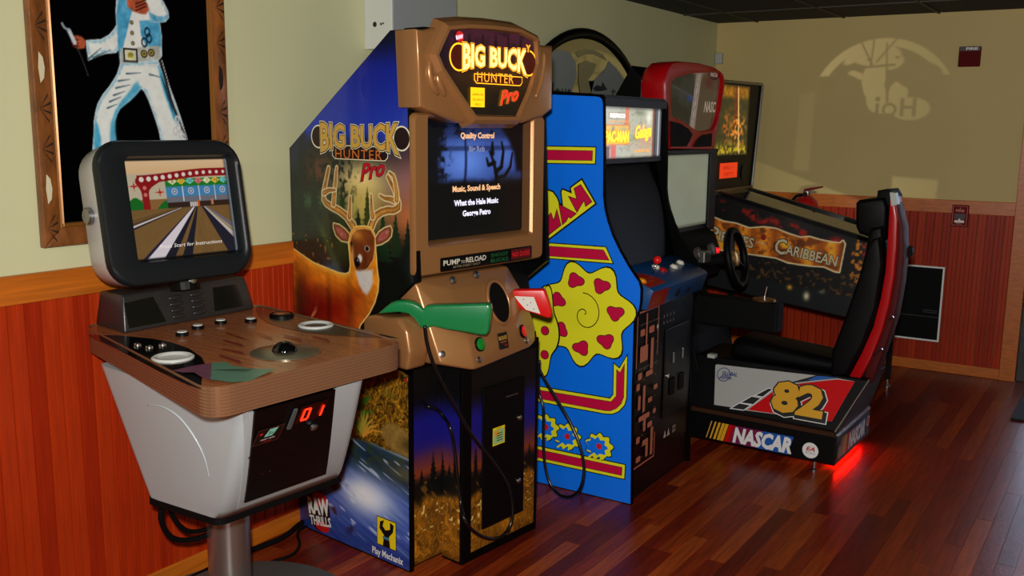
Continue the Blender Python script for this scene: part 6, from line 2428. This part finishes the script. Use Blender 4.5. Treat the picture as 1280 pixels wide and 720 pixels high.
M_FR = mat('carved_walnut', (122, 70, 28), .4, vary=(9, .45, (3, 3, 1)), bump=(40, .2), coat=.2)
M_LINER = mat('gilt_liner', (150, 98, 42), .35, .3)
M_NOTCH = mat('carved_dark', (28, 14, 6), .6)
M_CUT = mat('pale_cutout', (206, 196, 160), .6)
y0, y1, z0, z1 = 1.584, 2.290, 1.243, 2.335
fw_ = .056
quads = dict(left=[(y0, z0), (y0 + fw_, z0 + fw_), (y0 + fw_, z1 - fw_), (y0, z1)], right=[(y1, z1), (y1 - fw_, z1 - fw_), (y1 - fw_, z0 + fw_), (y1, z0)],
             bottom=[(y1, z0), (y1 - fw_, z0 + fw_), (y0 + fw_, z0 + fw_), (y0, z0)], top=[(y0, z1), (y0 + fw_, z1 - fw_), (y1 - fw_, z1 - fw_), (y1, z1)])
RAILS = {}
for k, q in quads.items():
    RAILS[k] = MB().prism(q, pw, .003, .034, .006, 2).build('frame_rail', M_FR, PIC, sharp=40)
a0 = Art(((.034, -1.93, -1.80), (0, 1, 0), (0, 0, 1)), .0006)
a0.rect(y0 + fw_ - .008, z0 + fw_ - .008, y1 - fw_ + .008, z1 - fw_ + .008, M_LINER)
liner = MB()
for i, (d, e) in enumerate(((.0, .030), (.010, .026), (.019, .022))):
    pass
o_ = rr(y0 + fw_ - .004, z0 + fw_ - .004, y1 - fw_ + .004, z1 - fw_ + .004, .001, 2)
frame_loft(liner, [(o_, .030), (offset_poly(o_, -.006), .036), (offset_poly(o_, -.009), .028), (offset_poly(o_, -.015), .032), (offset_poly(o_, -.018), .024)], pw)
liner.build('liner', M_LINER, PIC, fix=True)
for k, side in (('left', y0), ('right', y1 - fw_)):
    a = Art(((.0345, -1.93, -1.80), (0, 1, 0), (0, 0, 1)), .0006)
    for i, zz in enumerate([1.30 + .118 * j for j in range(9)]):
        c = side + fw_ * .45
        if i % 3 == 1:
            a.poly([(c - .008, zz - .045), (c + .004, zz - .03), (c + .008, zz), (c + .004, zz + .03), (c - .008, zz + .045), (c - .012, zz)], M_CUT if k == 'left' else M_NOTCH)
        else:
            for t in (-50, -15, 20, 55):
                r = math.radians(t)
                a.poly([(c - .016, zz), (c + .020 * math.cos(r), zz + .05 * math.sin(r) - .004), (c + .020 * math.cos(r), zz + .05 * math.sin(r) + .004)], M_NOTCH)
    a.build('carving', RAILS[k])
M_VELVET = mat('black_velvet', (3, 3, 4), .95, spec=0.0)
CV = MB().box(pw(y0 + fw_ * .5, z0 + fw_ * .5, .006), pw(y1 - fw_ * .5, z1 - fw_ * .5, .022)).build('canvas', M_VELVET, PIC)
CVP = ((.022, -1.93, -1.80), (0, 1, 0), (0, 0, 1))
M_SW = mat('paint_white', (222, 222, 214), .55)
M_SB = mat('paint_sky_blue', (60, 150, 190), .55)
M_SD = mat('paint_shadow', (150, 176, 186), .55)
M_SKIN = mat('paint_skin', (176, 92, 62), .55)
M_GLD = mat('paint_gold', (150, 130, 60), .5)
M_LN = mat('paint_line', (20, 26, 34), .6)
FIG = dict(
    pants=[(1.879, 1.802), (2.02, 1.816), (2.028, 1.791), (2.042, 1.766), (2.056, 1.736), (2.07, 1.707), (2.081, 1.679), (2.095, 1.64), (2.105, 1.6), (2.116, 1.56), (2.124, 1.519), (2.018, 1.521), (2.014, 1.552), (2.007, 1.592), (1.997, 1.625), (1.986, 1.656), (1.974, 1.689), (1.96, 1.716), (1.949, 1.724), (1.93, 1.705), (1.909, 1.687), (1.887, 1.672), (1.869, 1.659), (1.857, 1.641), (1.847, 1.619), (1.845, 1.589), (1.849, 1.519), (1.763, 1.52), (1.768, 1.554), (1.773, 1.586), (1.775, 1.618), (1.783, 1.65), (1.792, 1.674), (1.811, 1.702), (1.835, 1.727), (1.853, 1.75), (1.865, 1.767)],
    inner=[(1.949, 1.724), (1.93, 1.705), (1.909, 1.687), (1.887, 1.672), (1.869, 1.659), (1.857, 1.641), (1.85, 1.619), (1.848, 1.589), (1.852, 1.518), (1.827, 1.519), (1.827, 1.569), (1.833, 1.611), (1.852, 1.653), (1.88, 1.689), (1.907, 1.715), (1.926, 1.74), (1.938, 1.746)],
    cuff=[(1.781, 1.623), (1.79, 1.603), (1.796, 1.569), (1.796, 1.52), (1.771, 1.52), (1.772, 1.569)],
    side=[(2.017, 1.808), (2.033, 1.776), (2.05, 1.735), (2.063, 1.694), (2.076, 1.647), (2.083, 1.605), (2.068, 1.626), (2.052, 1.668), (2.036, 1.712), (2.023, 1.755)],
    torso=[(1.877, 1.992), (1.915, 2.025), (1.975, 2.052), (2.019, 2.008), (2.031, 1.954), (2.037, 1.896), (2.034, 1.832), (2.014, 1.811), (1.878, 1.798), (1.877, 1.822), (1.881, 1.847), (1.875, 1.876), (1.872, 1.919), (1.872, 1.955)],
    arm=[(1.878, 1.924), (1.863, 1.904), (1.845, 1.885), (1.816, 1.869), (1.765, 1.862), (1.766, 1.839), (1.769, 1.801), (1.796, 1.814), (1.83, 1.826), (1.866, 1.831), (1.885, 1.852)],
    scarf=[(1.886, 2.005), (1.95, 2.024), (1.935, 1.974), (1.921, 1.936), (1.907, 1.893), (1.893, 1.853), (1.875, 1.827), (1.874, 1.866), (1.876, 1.9), (1.874, 1.943)],
    vest=[(1.956, 1.937), (2.028, 1.948), (2.035, 1.903), (2.032, 1.863), (2.004, 1.851), (1.975, 1.861), (1.959, 1.892)],
    sleeve=[(1.973, 2.027), (2.027, 2.034), (2.05, 2.006), (2.067, 1.977), (2.068, 1.957), (2.055, 1.943), (2.037, 1.939), (1.997, 1.935), (1.99, 1.96), (1.98, 1.993)],
    under=[(1.993, 1.968), (2.023, 1.958), (2.047, 1.96), (2.066, 1.967), (2.065, 1.954), (2.049, 1.943), (2.027, 1.938), (1.997, 1.935)],
    hand=[(1.914, 2.006), (1.961, 2.016), (1.989, 1.994), (1.994, 1.975), (1.981, 1.959), (1.957, 1.959), (1.935, 1.964), (1.915, 1.977)],
    fist=[(1.719, 1.87), (1.737, 1.874), (1.752, 1.871), (1.765, 1.86), (1.761, 1.838), (1.74, 1.834), (1.724, 1.84), (1.718, 1.854)],
    belt=[(1.881, 1.844), (1.951, 1.854), (2.026, 1.865), (2.03, 1.824), (1.948, 1.809), (1.884, 1.8)],
    chain=[(1.963, 1.815), (1.983, 1.801), (2.013, 1.803), (2.033, 1.819), (2.026, 1.806), (2.007, 1.795), (1.98, 1.796)])


def singer(S, Z):
    p = Paint(S, Z, (3, 3, 4))
    n = fbm(S * 60, Z * 60, 3)
    st = vnoise(S * 50 + Z * 90, Z * 40 - S * 90, 5)
    g = {k: inside(S, Z, [tuple(q) for q in v]) for k, v in FIG.items()}

    def cloth(k, edge=.015, tone=(222, 224, 218), shade=(70, 150, 190)):
        d = g[k]
        p.fill(d, tone, .0022)
        p.mix(sm(0, .002, d) * sm(edge, .001, d + .012 * (st - .5)) * .55, shade)
        p.mix(sm(0, .002, d) * sm(.006, .0, d) * .8, (230, 232, 230))
    cloth('torso')
    cloth('arm')
    for k in ('scarf', 'vest', 'under'):
        p.fill(g[k], [44 + 70 * n, 128 + 60 * n, 170 + 50 * n], .003)
    cloth('sleeve')
    p.fill(g['under'], [50 + 90 * st, 130 + 60 * st, 170 + 40 * st], .004)
    cloth('pants')
    p.fill(g['inner'], [60 + 60 * n, 150 + 40 * n, 186 + 30 * n], .006)
    p.mix(sm(.010, .016, g['inner']) * .6, (20, 84, 120))
    for k in ('cuff', 'side'):
        p.fill(g[k], [40 + 70 * n, 140 + 50 * n, 180 + 40 * n], .005)
    p.mix(sm(.004, .008, g['side']) * .7, (16, 30, 40))
    for l in ([(1.869, 1.745), (1.91, 1.752)], [(1.859, 1.723), (1.911, 1.735)], [(1.849, 1.7), (1.89, 1.714)], [(1.834, 1.68), (1.875, 1.696)], [(1.825, 1.66), (1.859, 1.673)], [(1.984, 1.771), (2.029, 1.763)], [(1.899, 1.769), (1.952, 1.774)], [(1.769, 1.806), (1.815, 1.842)], [(1.786, 1.811), (1.847, 1.839)]):
        p.fill(stroke(S, Z, [tuple(q) for q in l], .003, .0008), (70, 96, 110), .002)
    for k in ('hand', 'fist'):
        p.fill(g[k], [120 + 110 * n, 60 + 50 * n, 40 + 30 * n], .003)
    for k in range(3):
        l = [(1.721, 1.861), (1.739, 1.86)]
        p.fill(stroke(S, Z, [(l[0][0], l[0][1] - .009 * k), (l[1][0], l[1][1] - .009 * k)], .0025), (70, 26, 18), .002)
        l = [(1.946, 1.968), (1.982, 1.984)]
        p.fill(stroke(S, Z, [(l[0][0], l[0][1] + .010 * k), (l[1][0], l[1][1] + .010 * k)], .0025), (70, 26, 18), .002)
    p.fill(stroke(S, Z, [tuple(q) for q in [(1.728, 1.852), (1.712, 1.886)]], .006), (190, 200, 206), .002)
    p.fill(stroke(S, Z, [tuple(q) for q in [(1.712, 1.886), (1.697, 1.894), (1.691, 1.905)]], .003), (150, 160, 170), .002)
    p.fill(stroke(S, Z, [tuple(q) for q in [(1.73, 1.845), (1.744, 1.818), (1.755, 1.79), (1.766, 1.755)]], .0013), (60, 60, 66), .0015)
    p.fill(g['belt'], [150 + 50 * n, 152 + 50 * n, 146 + 40 * n], .003)
    p.fill(g['chain'], (206, 210, 210), .002)
    c = [(1.917, 1.827), (1.967, 1.835), (1.994, 1.84), (1.927, 1.929), (1.927, 1.897), (1.928, 1.865), (1.983, 1.904), (1.988, 1.885), (1.97, 1.871)]
    q = np.minimum(.026 - np.abs(S - c[0][0]), .022 - np.abs(Z - c[0][1]))
    p.fill(q, (30, 26, 24), .002)
    p.fill(q - .006, [190 + 40 * n, 190 + 40 * n, 180], .002)
    p.fill(.010 - np.hypot(S - c[0][0], Z - c[0][1]), [150 * (.5 + n), 140 * (.5 + n), 40], .003)
    for k in (1, 2):
        d = np.hypot(S - c[k][0], Z - c[k][1])
        p.fill(.0125 - d, (24, 22, 22), .002)
        p.fill(.0085 - d, (170, 150, 70), .002)
        p.fill(.004 - d, (60, 40, 30), .002)
    for k in (3, 4, 5):
        d = np.hypot(S - c[k][0], Z - c[k][1])
        p.fill(.0065 - d, (24, 22, 22), .002)
        p.fill(.004 - d, (160, 140, 70), .002)
    for k in (6, 7, 8):
        d = np.abs(np.hypot((S - c[k][0]), (Z - c[k][1]) * .7) - .009)
        p.fill(.0024 - d, (20, 40, 60), .002)
    p.fill(stroke(S, Z, [tuple(q) for q in [(2.026, 1.816), (2.042, 1.761), (2.062, 1.689), (2.085, 1.631), (2.11, 1.568)]], .0045), (40, 30, 32), .002)
    p.fill(stroke(S, Z, [tuple(q) for q in [(2.033, 1.817), (2.051, 1.756), (2.075, 1.684), (2.1, 1.621), (2.119, 1.562)]], .0013), (206, 210, 214), .0015)
    for q in [(2.081, 1.626), (2.073, 1.589), (2.094, 1.579), (2.103, 1.568), (2.086, 1.6)]:
        d = np.abs(np.hypot(S - q[0], (Z - q[1]) * .6) - .007)
        p.fill(.0025 - d, (200, 200, 204), .002)
    p.mul(.95 + .10 * n)
    return p.c


sheet('figure_painting', CV, CVP, (y0 + fw_ * .6, y1 - fw_ * .6), (z0 + fw_ * .6, 2.20), singer, vmat('airbrush_paint', .8, spec=0.0), 210, 300, .0008)

# round glass mirror sign in a black rim
MIR = thing('round_mirror', 'big round black-rimmed mirror with a frosted globe design, behind the blue cabinet', 'mirror', (0.024, 4.856, 1.269))
mb = MB()
mb.smooth = True
mb.tube([(.016, .868 * math.cos(t), .868 * math.sin(t)) for t in [2 * math.pi * i / 72 for i in range(72)]], .030, 10, closed=True)
for i, v in enumerate(mb.v):
    mb.v[i] = (max(v[0] * .6, 0.0), v[1], v[2])
mb.build('rim', M_SIDEBLK, MIR)
M_MIRR = mat('mirror_glass', (186, 190, 180), .04, 1.0)
mb = MB()
mb.poly([(.010, .85 * math.cos(t), .85 * math.sin(t)) for t in [2 * math.pi * i / 72 for i in range(72)]])
GLS = mb.build('mirror_pane', M_MIRR, MIR)
a = Art(((.010, -4.856, -1.269), (0, 1, 0), (0, 0, 1)), .0008)
M_FROST = mat('frosted_print', (136, 142, 138), .7)
M_FROST2 = mat('frosted_tan', (150, 142, 100), .6)
M_FLET = mat('frosted_letter', (66, 68, 62), .6)
a.poly([(4.393, 1.985), (4.53, 2.027), (4.658, 2.019), (4.713, 1.971), (4.734, 1.911), (4.701, 1.849), (4.669, 1.769), (4.4, 1.744)], M_FROST)
a.poly([(5.106, 2.003), (5.21, 1.963), (5.297, 1.911), (5.376, 1.847), (5.437, 1.752), (4.907, 1.74), (4.904, 1.803), (4.938, 1.885), (4.994, 1.915), (5.069, 1.956)], M_FROST)
a.poly([(4.711, 2.023), (4.781, 2.045), (4.91, 2.054), (5.026, 2.035), (5.086, 2.002), (5.007, 2.016), (4.93, 2.029), (4.819, 2.021), (4.747, 1.999)], M_FROST2)
a.poly([(4.749, 1.964), (4.839, 1.987), (4.952, 1.976), (4.917, 1.92), (4.863, 1.882), (4.904, 1.812), (4.775, 1.799), (4.753, 1.877)], M_FROST2)
tx = [(4.539, 1.795), (5.316, 1.778), (4.998, 1.833)]
a.text('Hous', tx[0][0] + .0, tx[0][1] - .03, .085, M_FLET, width=.26, bold=.02).flush('globe_letters', GLS).text('ton', tx[1][0] - .06, tx[1][1] + .0, .085, M_FLET, width=.22, bold=.02)
a.flush('globe_letters', GLS)
a.poly([(4.921, 1.839), (4.968, 1.859), (5.016, 1.852), (5.034, 1.881), (5.065, 1.854), (5.096, 1.837), (5.018, 1.825), (4.941, 1.822)], M_LN)
a.build('globe_print', GLS)

# white electrical box high on the left wall
EB = thing('electrical_box', 'white metal electrical box high on the cream wall above the hunting cabinet', 'box', (0, 3.24, 2.12))
M_EBOX = mat('white_box_paint', (206, 208, 200), .45)
M_EGREY = mat('grey_box_door', (150, 154, 154), .5)
BXS = MB().box((0, -.205, -.196), (.150, .225, .22), .004).build('box_shell', M_EBOX, EB)
MB().box((.150, -.203, -.19), (.156, .222, .22), .002).build('box_door', M_EGREY, EB)
for x, z, r in ((.058, -.098, .011), (.092, -.098, .005), (.104, -.096, .004)):
    MB().lathe([(r, 0), (r * .8, .002)], 12, Matrix.Translation((x, -.205, z)) @ Matrix.Rotation(math.pi / 2, 4, 'X')).build('knockout', M_NOTCH, BXS)
MB().box((.156, .12, .17), (.17, .235, .19), .003).build('latch', M_BLACK, EB)

# thermostat-like sensor in the corner, red sign, pull station
S0 = MB().box((-.01 + .012, -.036, 2.085), (.056, -.001, 2.163), .006, 3).build('wall_sensor', mat('sensor_white', (176, 178, 176), .4))
S0.matrix_world = BACK
tag(S0, 'small white sensor box on the back wall close to the room corner', 'sensor')
RS = thing('alarm_sign', 'small dark red square alarm strobe high on the back wall', 'alarm')
RS.matrix_world = BACK @ Matrix.Translation((1.710, 0, 2.092))
M_DRED = mat('alarm_red', (92, 3, 5), .6, spec=.1)
SB_ = MB().box((-.064, -.040, -.063), (.064, 0, .063), .005).build('alarm_body', M_DRED, RS)
a = Art(((0, -.040, 0), (1, 0, 0), (0, 0, 1)), .0006)
a.rect(-.060, .035, .060, .060, mat('alarm_dark', (24, 6, 8), .4)).text('FIRE', .012, .041, .015, M_PRW, width=.066, bold=.04)
a.build('alarm_lettering', SB_)
PS = thing('pull_station', 'red fire alarm pull station on the oak chair rail of the back wall', 'alarm')
PS.matrix_world = BACK @ Matrix.Translation((1.740, -.021, 1.070))
PB = MB().box((-.050, -.032, -.070), (.050, 0, .070), .004).build('station_body', mat('station_red', (116, 6, 10), .6, spec=.1), PS)
a = Art(((0, -.032, 0), (1, 0, 0), (0, 0, 1)), .0006)
M_SPK = mat('station_line', (190, 120, 110), .45)
for q in ([(-.043, -.062), (.043, -.062), (.043, .062), (-.043, .062), (-.043, -.062)],):
    a.line(q, .003, M_SPK)
a.text('FIRE', 0, .026, .016, M_SPK, width=.05, bold=.03).disc(0, .050, .004, M_GLD, 8)
a.rect(-.032, -.022, .032, .014, mat('alarm_dark', (24, 6, 8), .4)).text('PULL', 0, -.055, .010, M_SPK, width=.035)
a.build('station_lettering', PB)
MB().box((-.030, -.040, -.045), (.030, -.032, -.028), .002).build('pull_bar', M_PRW, PB)
MB().box((-.006, -.042, -.045), (.006, -.032, -.018), .002).build('pull_bar', M_PRW, PB)

# fire extinguisher hung on the back wall
FX = thing('fire_extinguisher', 'red fire extinguisher hanging on the back wall beyond the pinball table', 'fire extinguisher')
FX.matrix_world = BACK @ Matrix.Translation((.752, -.110, 0))
M_FXR = mat('extinguisher_red', (150, 16, 18), .25, coat=.3)
mb = MB()
mb.smooth = True
mb.lathe([(.080, .62), (.086, .635), (.086, 1.09), (.076, 1.125), (.046, 1.150), (.026, 1.160), (.026, 1.165)], 28)
FXB = mb.build('cylinder', M_FXR, FX, sharp=50)
MB().lathe([(.024, 1.16), (.024, 1.19), (.014, 1.19)], 14).build('valve', M_STEEL, FX)
MB().hull([(x, y, z) for y in (-.010, .010) for x, z in ((-.02, 1.185), (-.02, 1.205), (.11, 1.222), (.11, 1.232), (.02, 1.215))], .003).build('lever', mat('lever_red', (110, 20, 28), .3), FX)
MB().hull([(x, y, z) for y in (-.010, .010) for x, z in ((-.01, 1.18), (-.01, 1.192), (.07, 1.19), (.07, 1.182))], .002).build('carry_handle', M_STEEL, FX)
MB().tube([(-.024, -.01, 1.165), (-.07, -.02, 1.15), (-.098, -.02, 1.09), (-.10, -.02, .95), (-.085, -.02, .80)], .010, 8, smooth_n=5).build('hose', M_MATTE, FX)
MB().lathe([(.016, 0), (.016, .008)], 14, Matrix.Translation((0, -.03, 1.17)) @ Matrix.Rotation(math.pi / 2, 4, 'X')).build('pressure_gauge', M_CHROME, FX)
MB().box((-.03, .02, 1.0), (.03, .109, 1.03)).build('wall_bracket', M_STEEL, FX)
mb = MB()
for t0, t1, zz0, zz1 in ((-150, -95, .90, 1.085),):
    k = 8
    vs = []
    for i in range(k + 1):
        t = math.radians(t0 + (t1 - t0) * i / k)
        vs += [(.0868 * math.cos(t), .0868 * math.sin(t), zz0), (.0868 * math.cos(t), .0868 * math.sin(t), zz1)]
    mb.add(vs, [(2 * i, 2 * i + 2, 2 * i + 3, 2 * i + 1) for i in range(k)])
mb.build('label_patch', mat('label_cream', (196, 190, 170), .5), FXB)

# black panel in a white frame low on the back wall
WP = thing('wall_panel', 'black panel in a white frame set low into the red wainscot', 'wall panel')
WP.matrix_world = BACK @ Matrix.Translation((1.47, -.010, .463))
M_WFR = mat('panel_frame_white', (240, 244, 240), .4)
for q in (((-.20, .244), (.205, .256)), ((-.20, -.258), (.205, -.246))):
    MB().box((q[0][0], -.012, q[0][1]), (q[1][0], .004, q[1][1]), .002).build('frame_bar', M_WFR, WP)
for x in (-.20, .193):
    MB().box((x, -.012, -.246), (x + .012, .004, .244), .002).build('frame_bar', M_WFR, WP)
PNB = MB().box((-.188, -.006, -.246), (.193, .003, .244)).build('black_panel', M_MATTE, WP)
MB().box((-.188, -.0075, -.092), (.193, -.0058, -.088)).build('panel_seam', mat('seam_grey', (50, 50, 52), .5), PNB)
a = Art(((0, -.006, 0), (1, 0, 0), (0, 0, 1)), .0006)
for k in range(2):
    a.line([(.09, -.045 - .014 * k), (.18, -.047 - .014 * k)], .004, mat('seam_grey', (50, 50, 52), .5))
a.build('panel_plate', PNB)

# doormat inside the glass door
mb = MB()
mb.box((2.235, 5.935, 0.0005), (3.1, 6.70, .014), .005)
tag(mb.build('doormat', mat('rubber_mat', (10, 10, 11), .85, bump=(120, .4))), 'black rubber doormat on the dark floorboards inside the glass door', 'mat')

# light thrown back onto the far wall by the mirror sign: a spot added at the mirror whose beam carries the globe pattern


def gobo_spot(name, S, target, power, angle, yw, masks, cuts=(), color=(1, .96, .86), soft=.012):
    """spot whose beam is shaped: masks/cuts are ellipses or boxes on the plane y = yw (x, z, half width, half height, weight)"""
    l = bpy.data.lights.new(name, 'SPOT')
    l.energy = power
    l.color = color
    l.shadow_soft_size = .004
    l.spot_size = math.radians(angle)
    l.spot_blend = .1
    l.use_nodes = True
    nt = l.node_tree
    em = nt.nodes['Emission']
    geo = nt.nodes.new('ShaderNodeNewGeometry')
    sep = nt.nodes.new('ShaderNodeSeparateXYZ')
    nt.links.new(geo.outputs['Incoming'], sep.inputs[0])

    def M(op, a, b=None, c=None, clamp=False):
        n = nt.nodes.new('ShaderNodeMath')
        n.operation = op
        n.use_clamp = clamp
        for i, v in enumerate((a, b, c)):
            if v is None:
                continue
            if isinstance(v, (int, float)):
                n.inputs[i].default_value = v
            else:
                nt.links.new(v, n.inputs[i])
        return n.outputs[0]

    X = M('ADD', M('MULTIPLY', M('DIVIDE', sep.outputs[0], sep.outputs[1]), yw - S[1]), S[0])
    Z = M('ADD', M('MULTIPLY', M('DIVIDE', sep.outputs[2], sep.outputs[1]), yw - S[1]), S[2])

    def shape(q):
        kind, x, z, a, b = q[:5]
        rot = math.radians(q[6]) if len(q) > 6 else 0
        dx, dz = M('SUBTRACT', X, x), M('SUBTRACT', Z, z)
        if rot:
            c, s = math.cos(rot), math.sin(rot)
            dx, dz = M('ADD', M('MULTIPLY', dx, c), M('MULTIPLY', dz, s)), M('SUBTRACT', M('MULTIPLY', dz, c), M('MULTIPLY', dx, s))
        if kind == 'box':
            d = M('MINIMUM', M('SUBTRACT', a, M('ABSOLUTE', dx)), M('SUBTRACT', b, M('ABSOLUTE', dz)))
        elif kind == 'ell':
            r = M('SQRT', M('ADD', M('POWER', M('DIVIDE', dx, a), 2), M('POWER', M('DIVIDE', dz, b), 2)))
            d = M('MULTIPLY', M('SUBTRACT', 1, r), min(a, b))
        elif kind == 'ring':
            r = M('SQRT', M('ADD', M('POWER', dx, 2), M('POWER', dz, 2)))
            d = M('SUBTRACT', b, M('ABSOLUTE', M('SUBTRACT', r, a)))
            d = M('MINIMUM', d, M('SUBTRACT', dz, q[7] if len(q) > 7 else 0))
        m = M('ADD', M('DIVIDE', d, soft), .5, clamp=True)
        return M('MULTIPLY', m, q[5] if len(q) > 5 else 1)

    tot = None
    for q in masks:
        s = shape(q)
        tot = s if tot is None else M('MAXIMUM', tot, s)
    for q in cuts:
        tot = M('MULTIPLY', tot, M('SUBTRACT', 1, shape(q)))
    nt.links.new(tot, em.inputs['Strength'])
    o = bpy.data.objects.new(name, l)
    COL.objects.link(o)
    o.location = S
    o.rotation_euler = (Vector(target) - Vector(S)).to_track_quat('-Z', 'Y').to_euler()
    return o


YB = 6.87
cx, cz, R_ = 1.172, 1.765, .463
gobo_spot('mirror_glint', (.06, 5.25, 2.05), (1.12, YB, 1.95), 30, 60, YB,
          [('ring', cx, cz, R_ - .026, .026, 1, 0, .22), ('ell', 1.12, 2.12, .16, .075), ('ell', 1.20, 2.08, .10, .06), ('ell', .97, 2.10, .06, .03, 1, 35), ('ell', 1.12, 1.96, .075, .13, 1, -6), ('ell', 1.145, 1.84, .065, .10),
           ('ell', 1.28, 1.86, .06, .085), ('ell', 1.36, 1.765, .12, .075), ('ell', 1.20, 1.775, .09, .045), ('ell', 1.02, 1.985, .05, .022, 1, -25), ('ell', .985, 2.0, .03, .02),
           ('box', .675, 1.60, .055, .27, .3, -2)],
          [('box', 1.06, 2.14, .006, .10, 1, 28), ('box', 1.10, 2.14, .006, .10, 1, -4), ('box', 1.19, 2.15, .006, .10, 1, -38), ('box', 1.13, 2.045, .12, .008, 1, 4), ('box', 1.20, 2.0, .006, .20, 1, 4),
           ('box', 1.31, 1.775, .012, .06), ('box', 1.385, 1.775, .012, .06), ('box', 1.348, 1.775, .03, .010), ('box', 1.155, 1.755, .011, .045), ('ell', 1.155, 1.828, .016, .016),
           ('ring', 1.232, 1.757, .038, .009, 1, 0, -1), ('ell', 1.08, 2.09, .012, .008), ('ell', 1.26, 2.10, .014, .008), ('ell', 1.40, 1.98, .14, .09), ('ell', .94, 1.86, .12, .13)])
gobo_spot('glass_glint', (1.15, 6.0, 1.16), (.95, YB, 1.30), 6, 100, YB,  # added spot standing in for flash bounced off the pinball glass
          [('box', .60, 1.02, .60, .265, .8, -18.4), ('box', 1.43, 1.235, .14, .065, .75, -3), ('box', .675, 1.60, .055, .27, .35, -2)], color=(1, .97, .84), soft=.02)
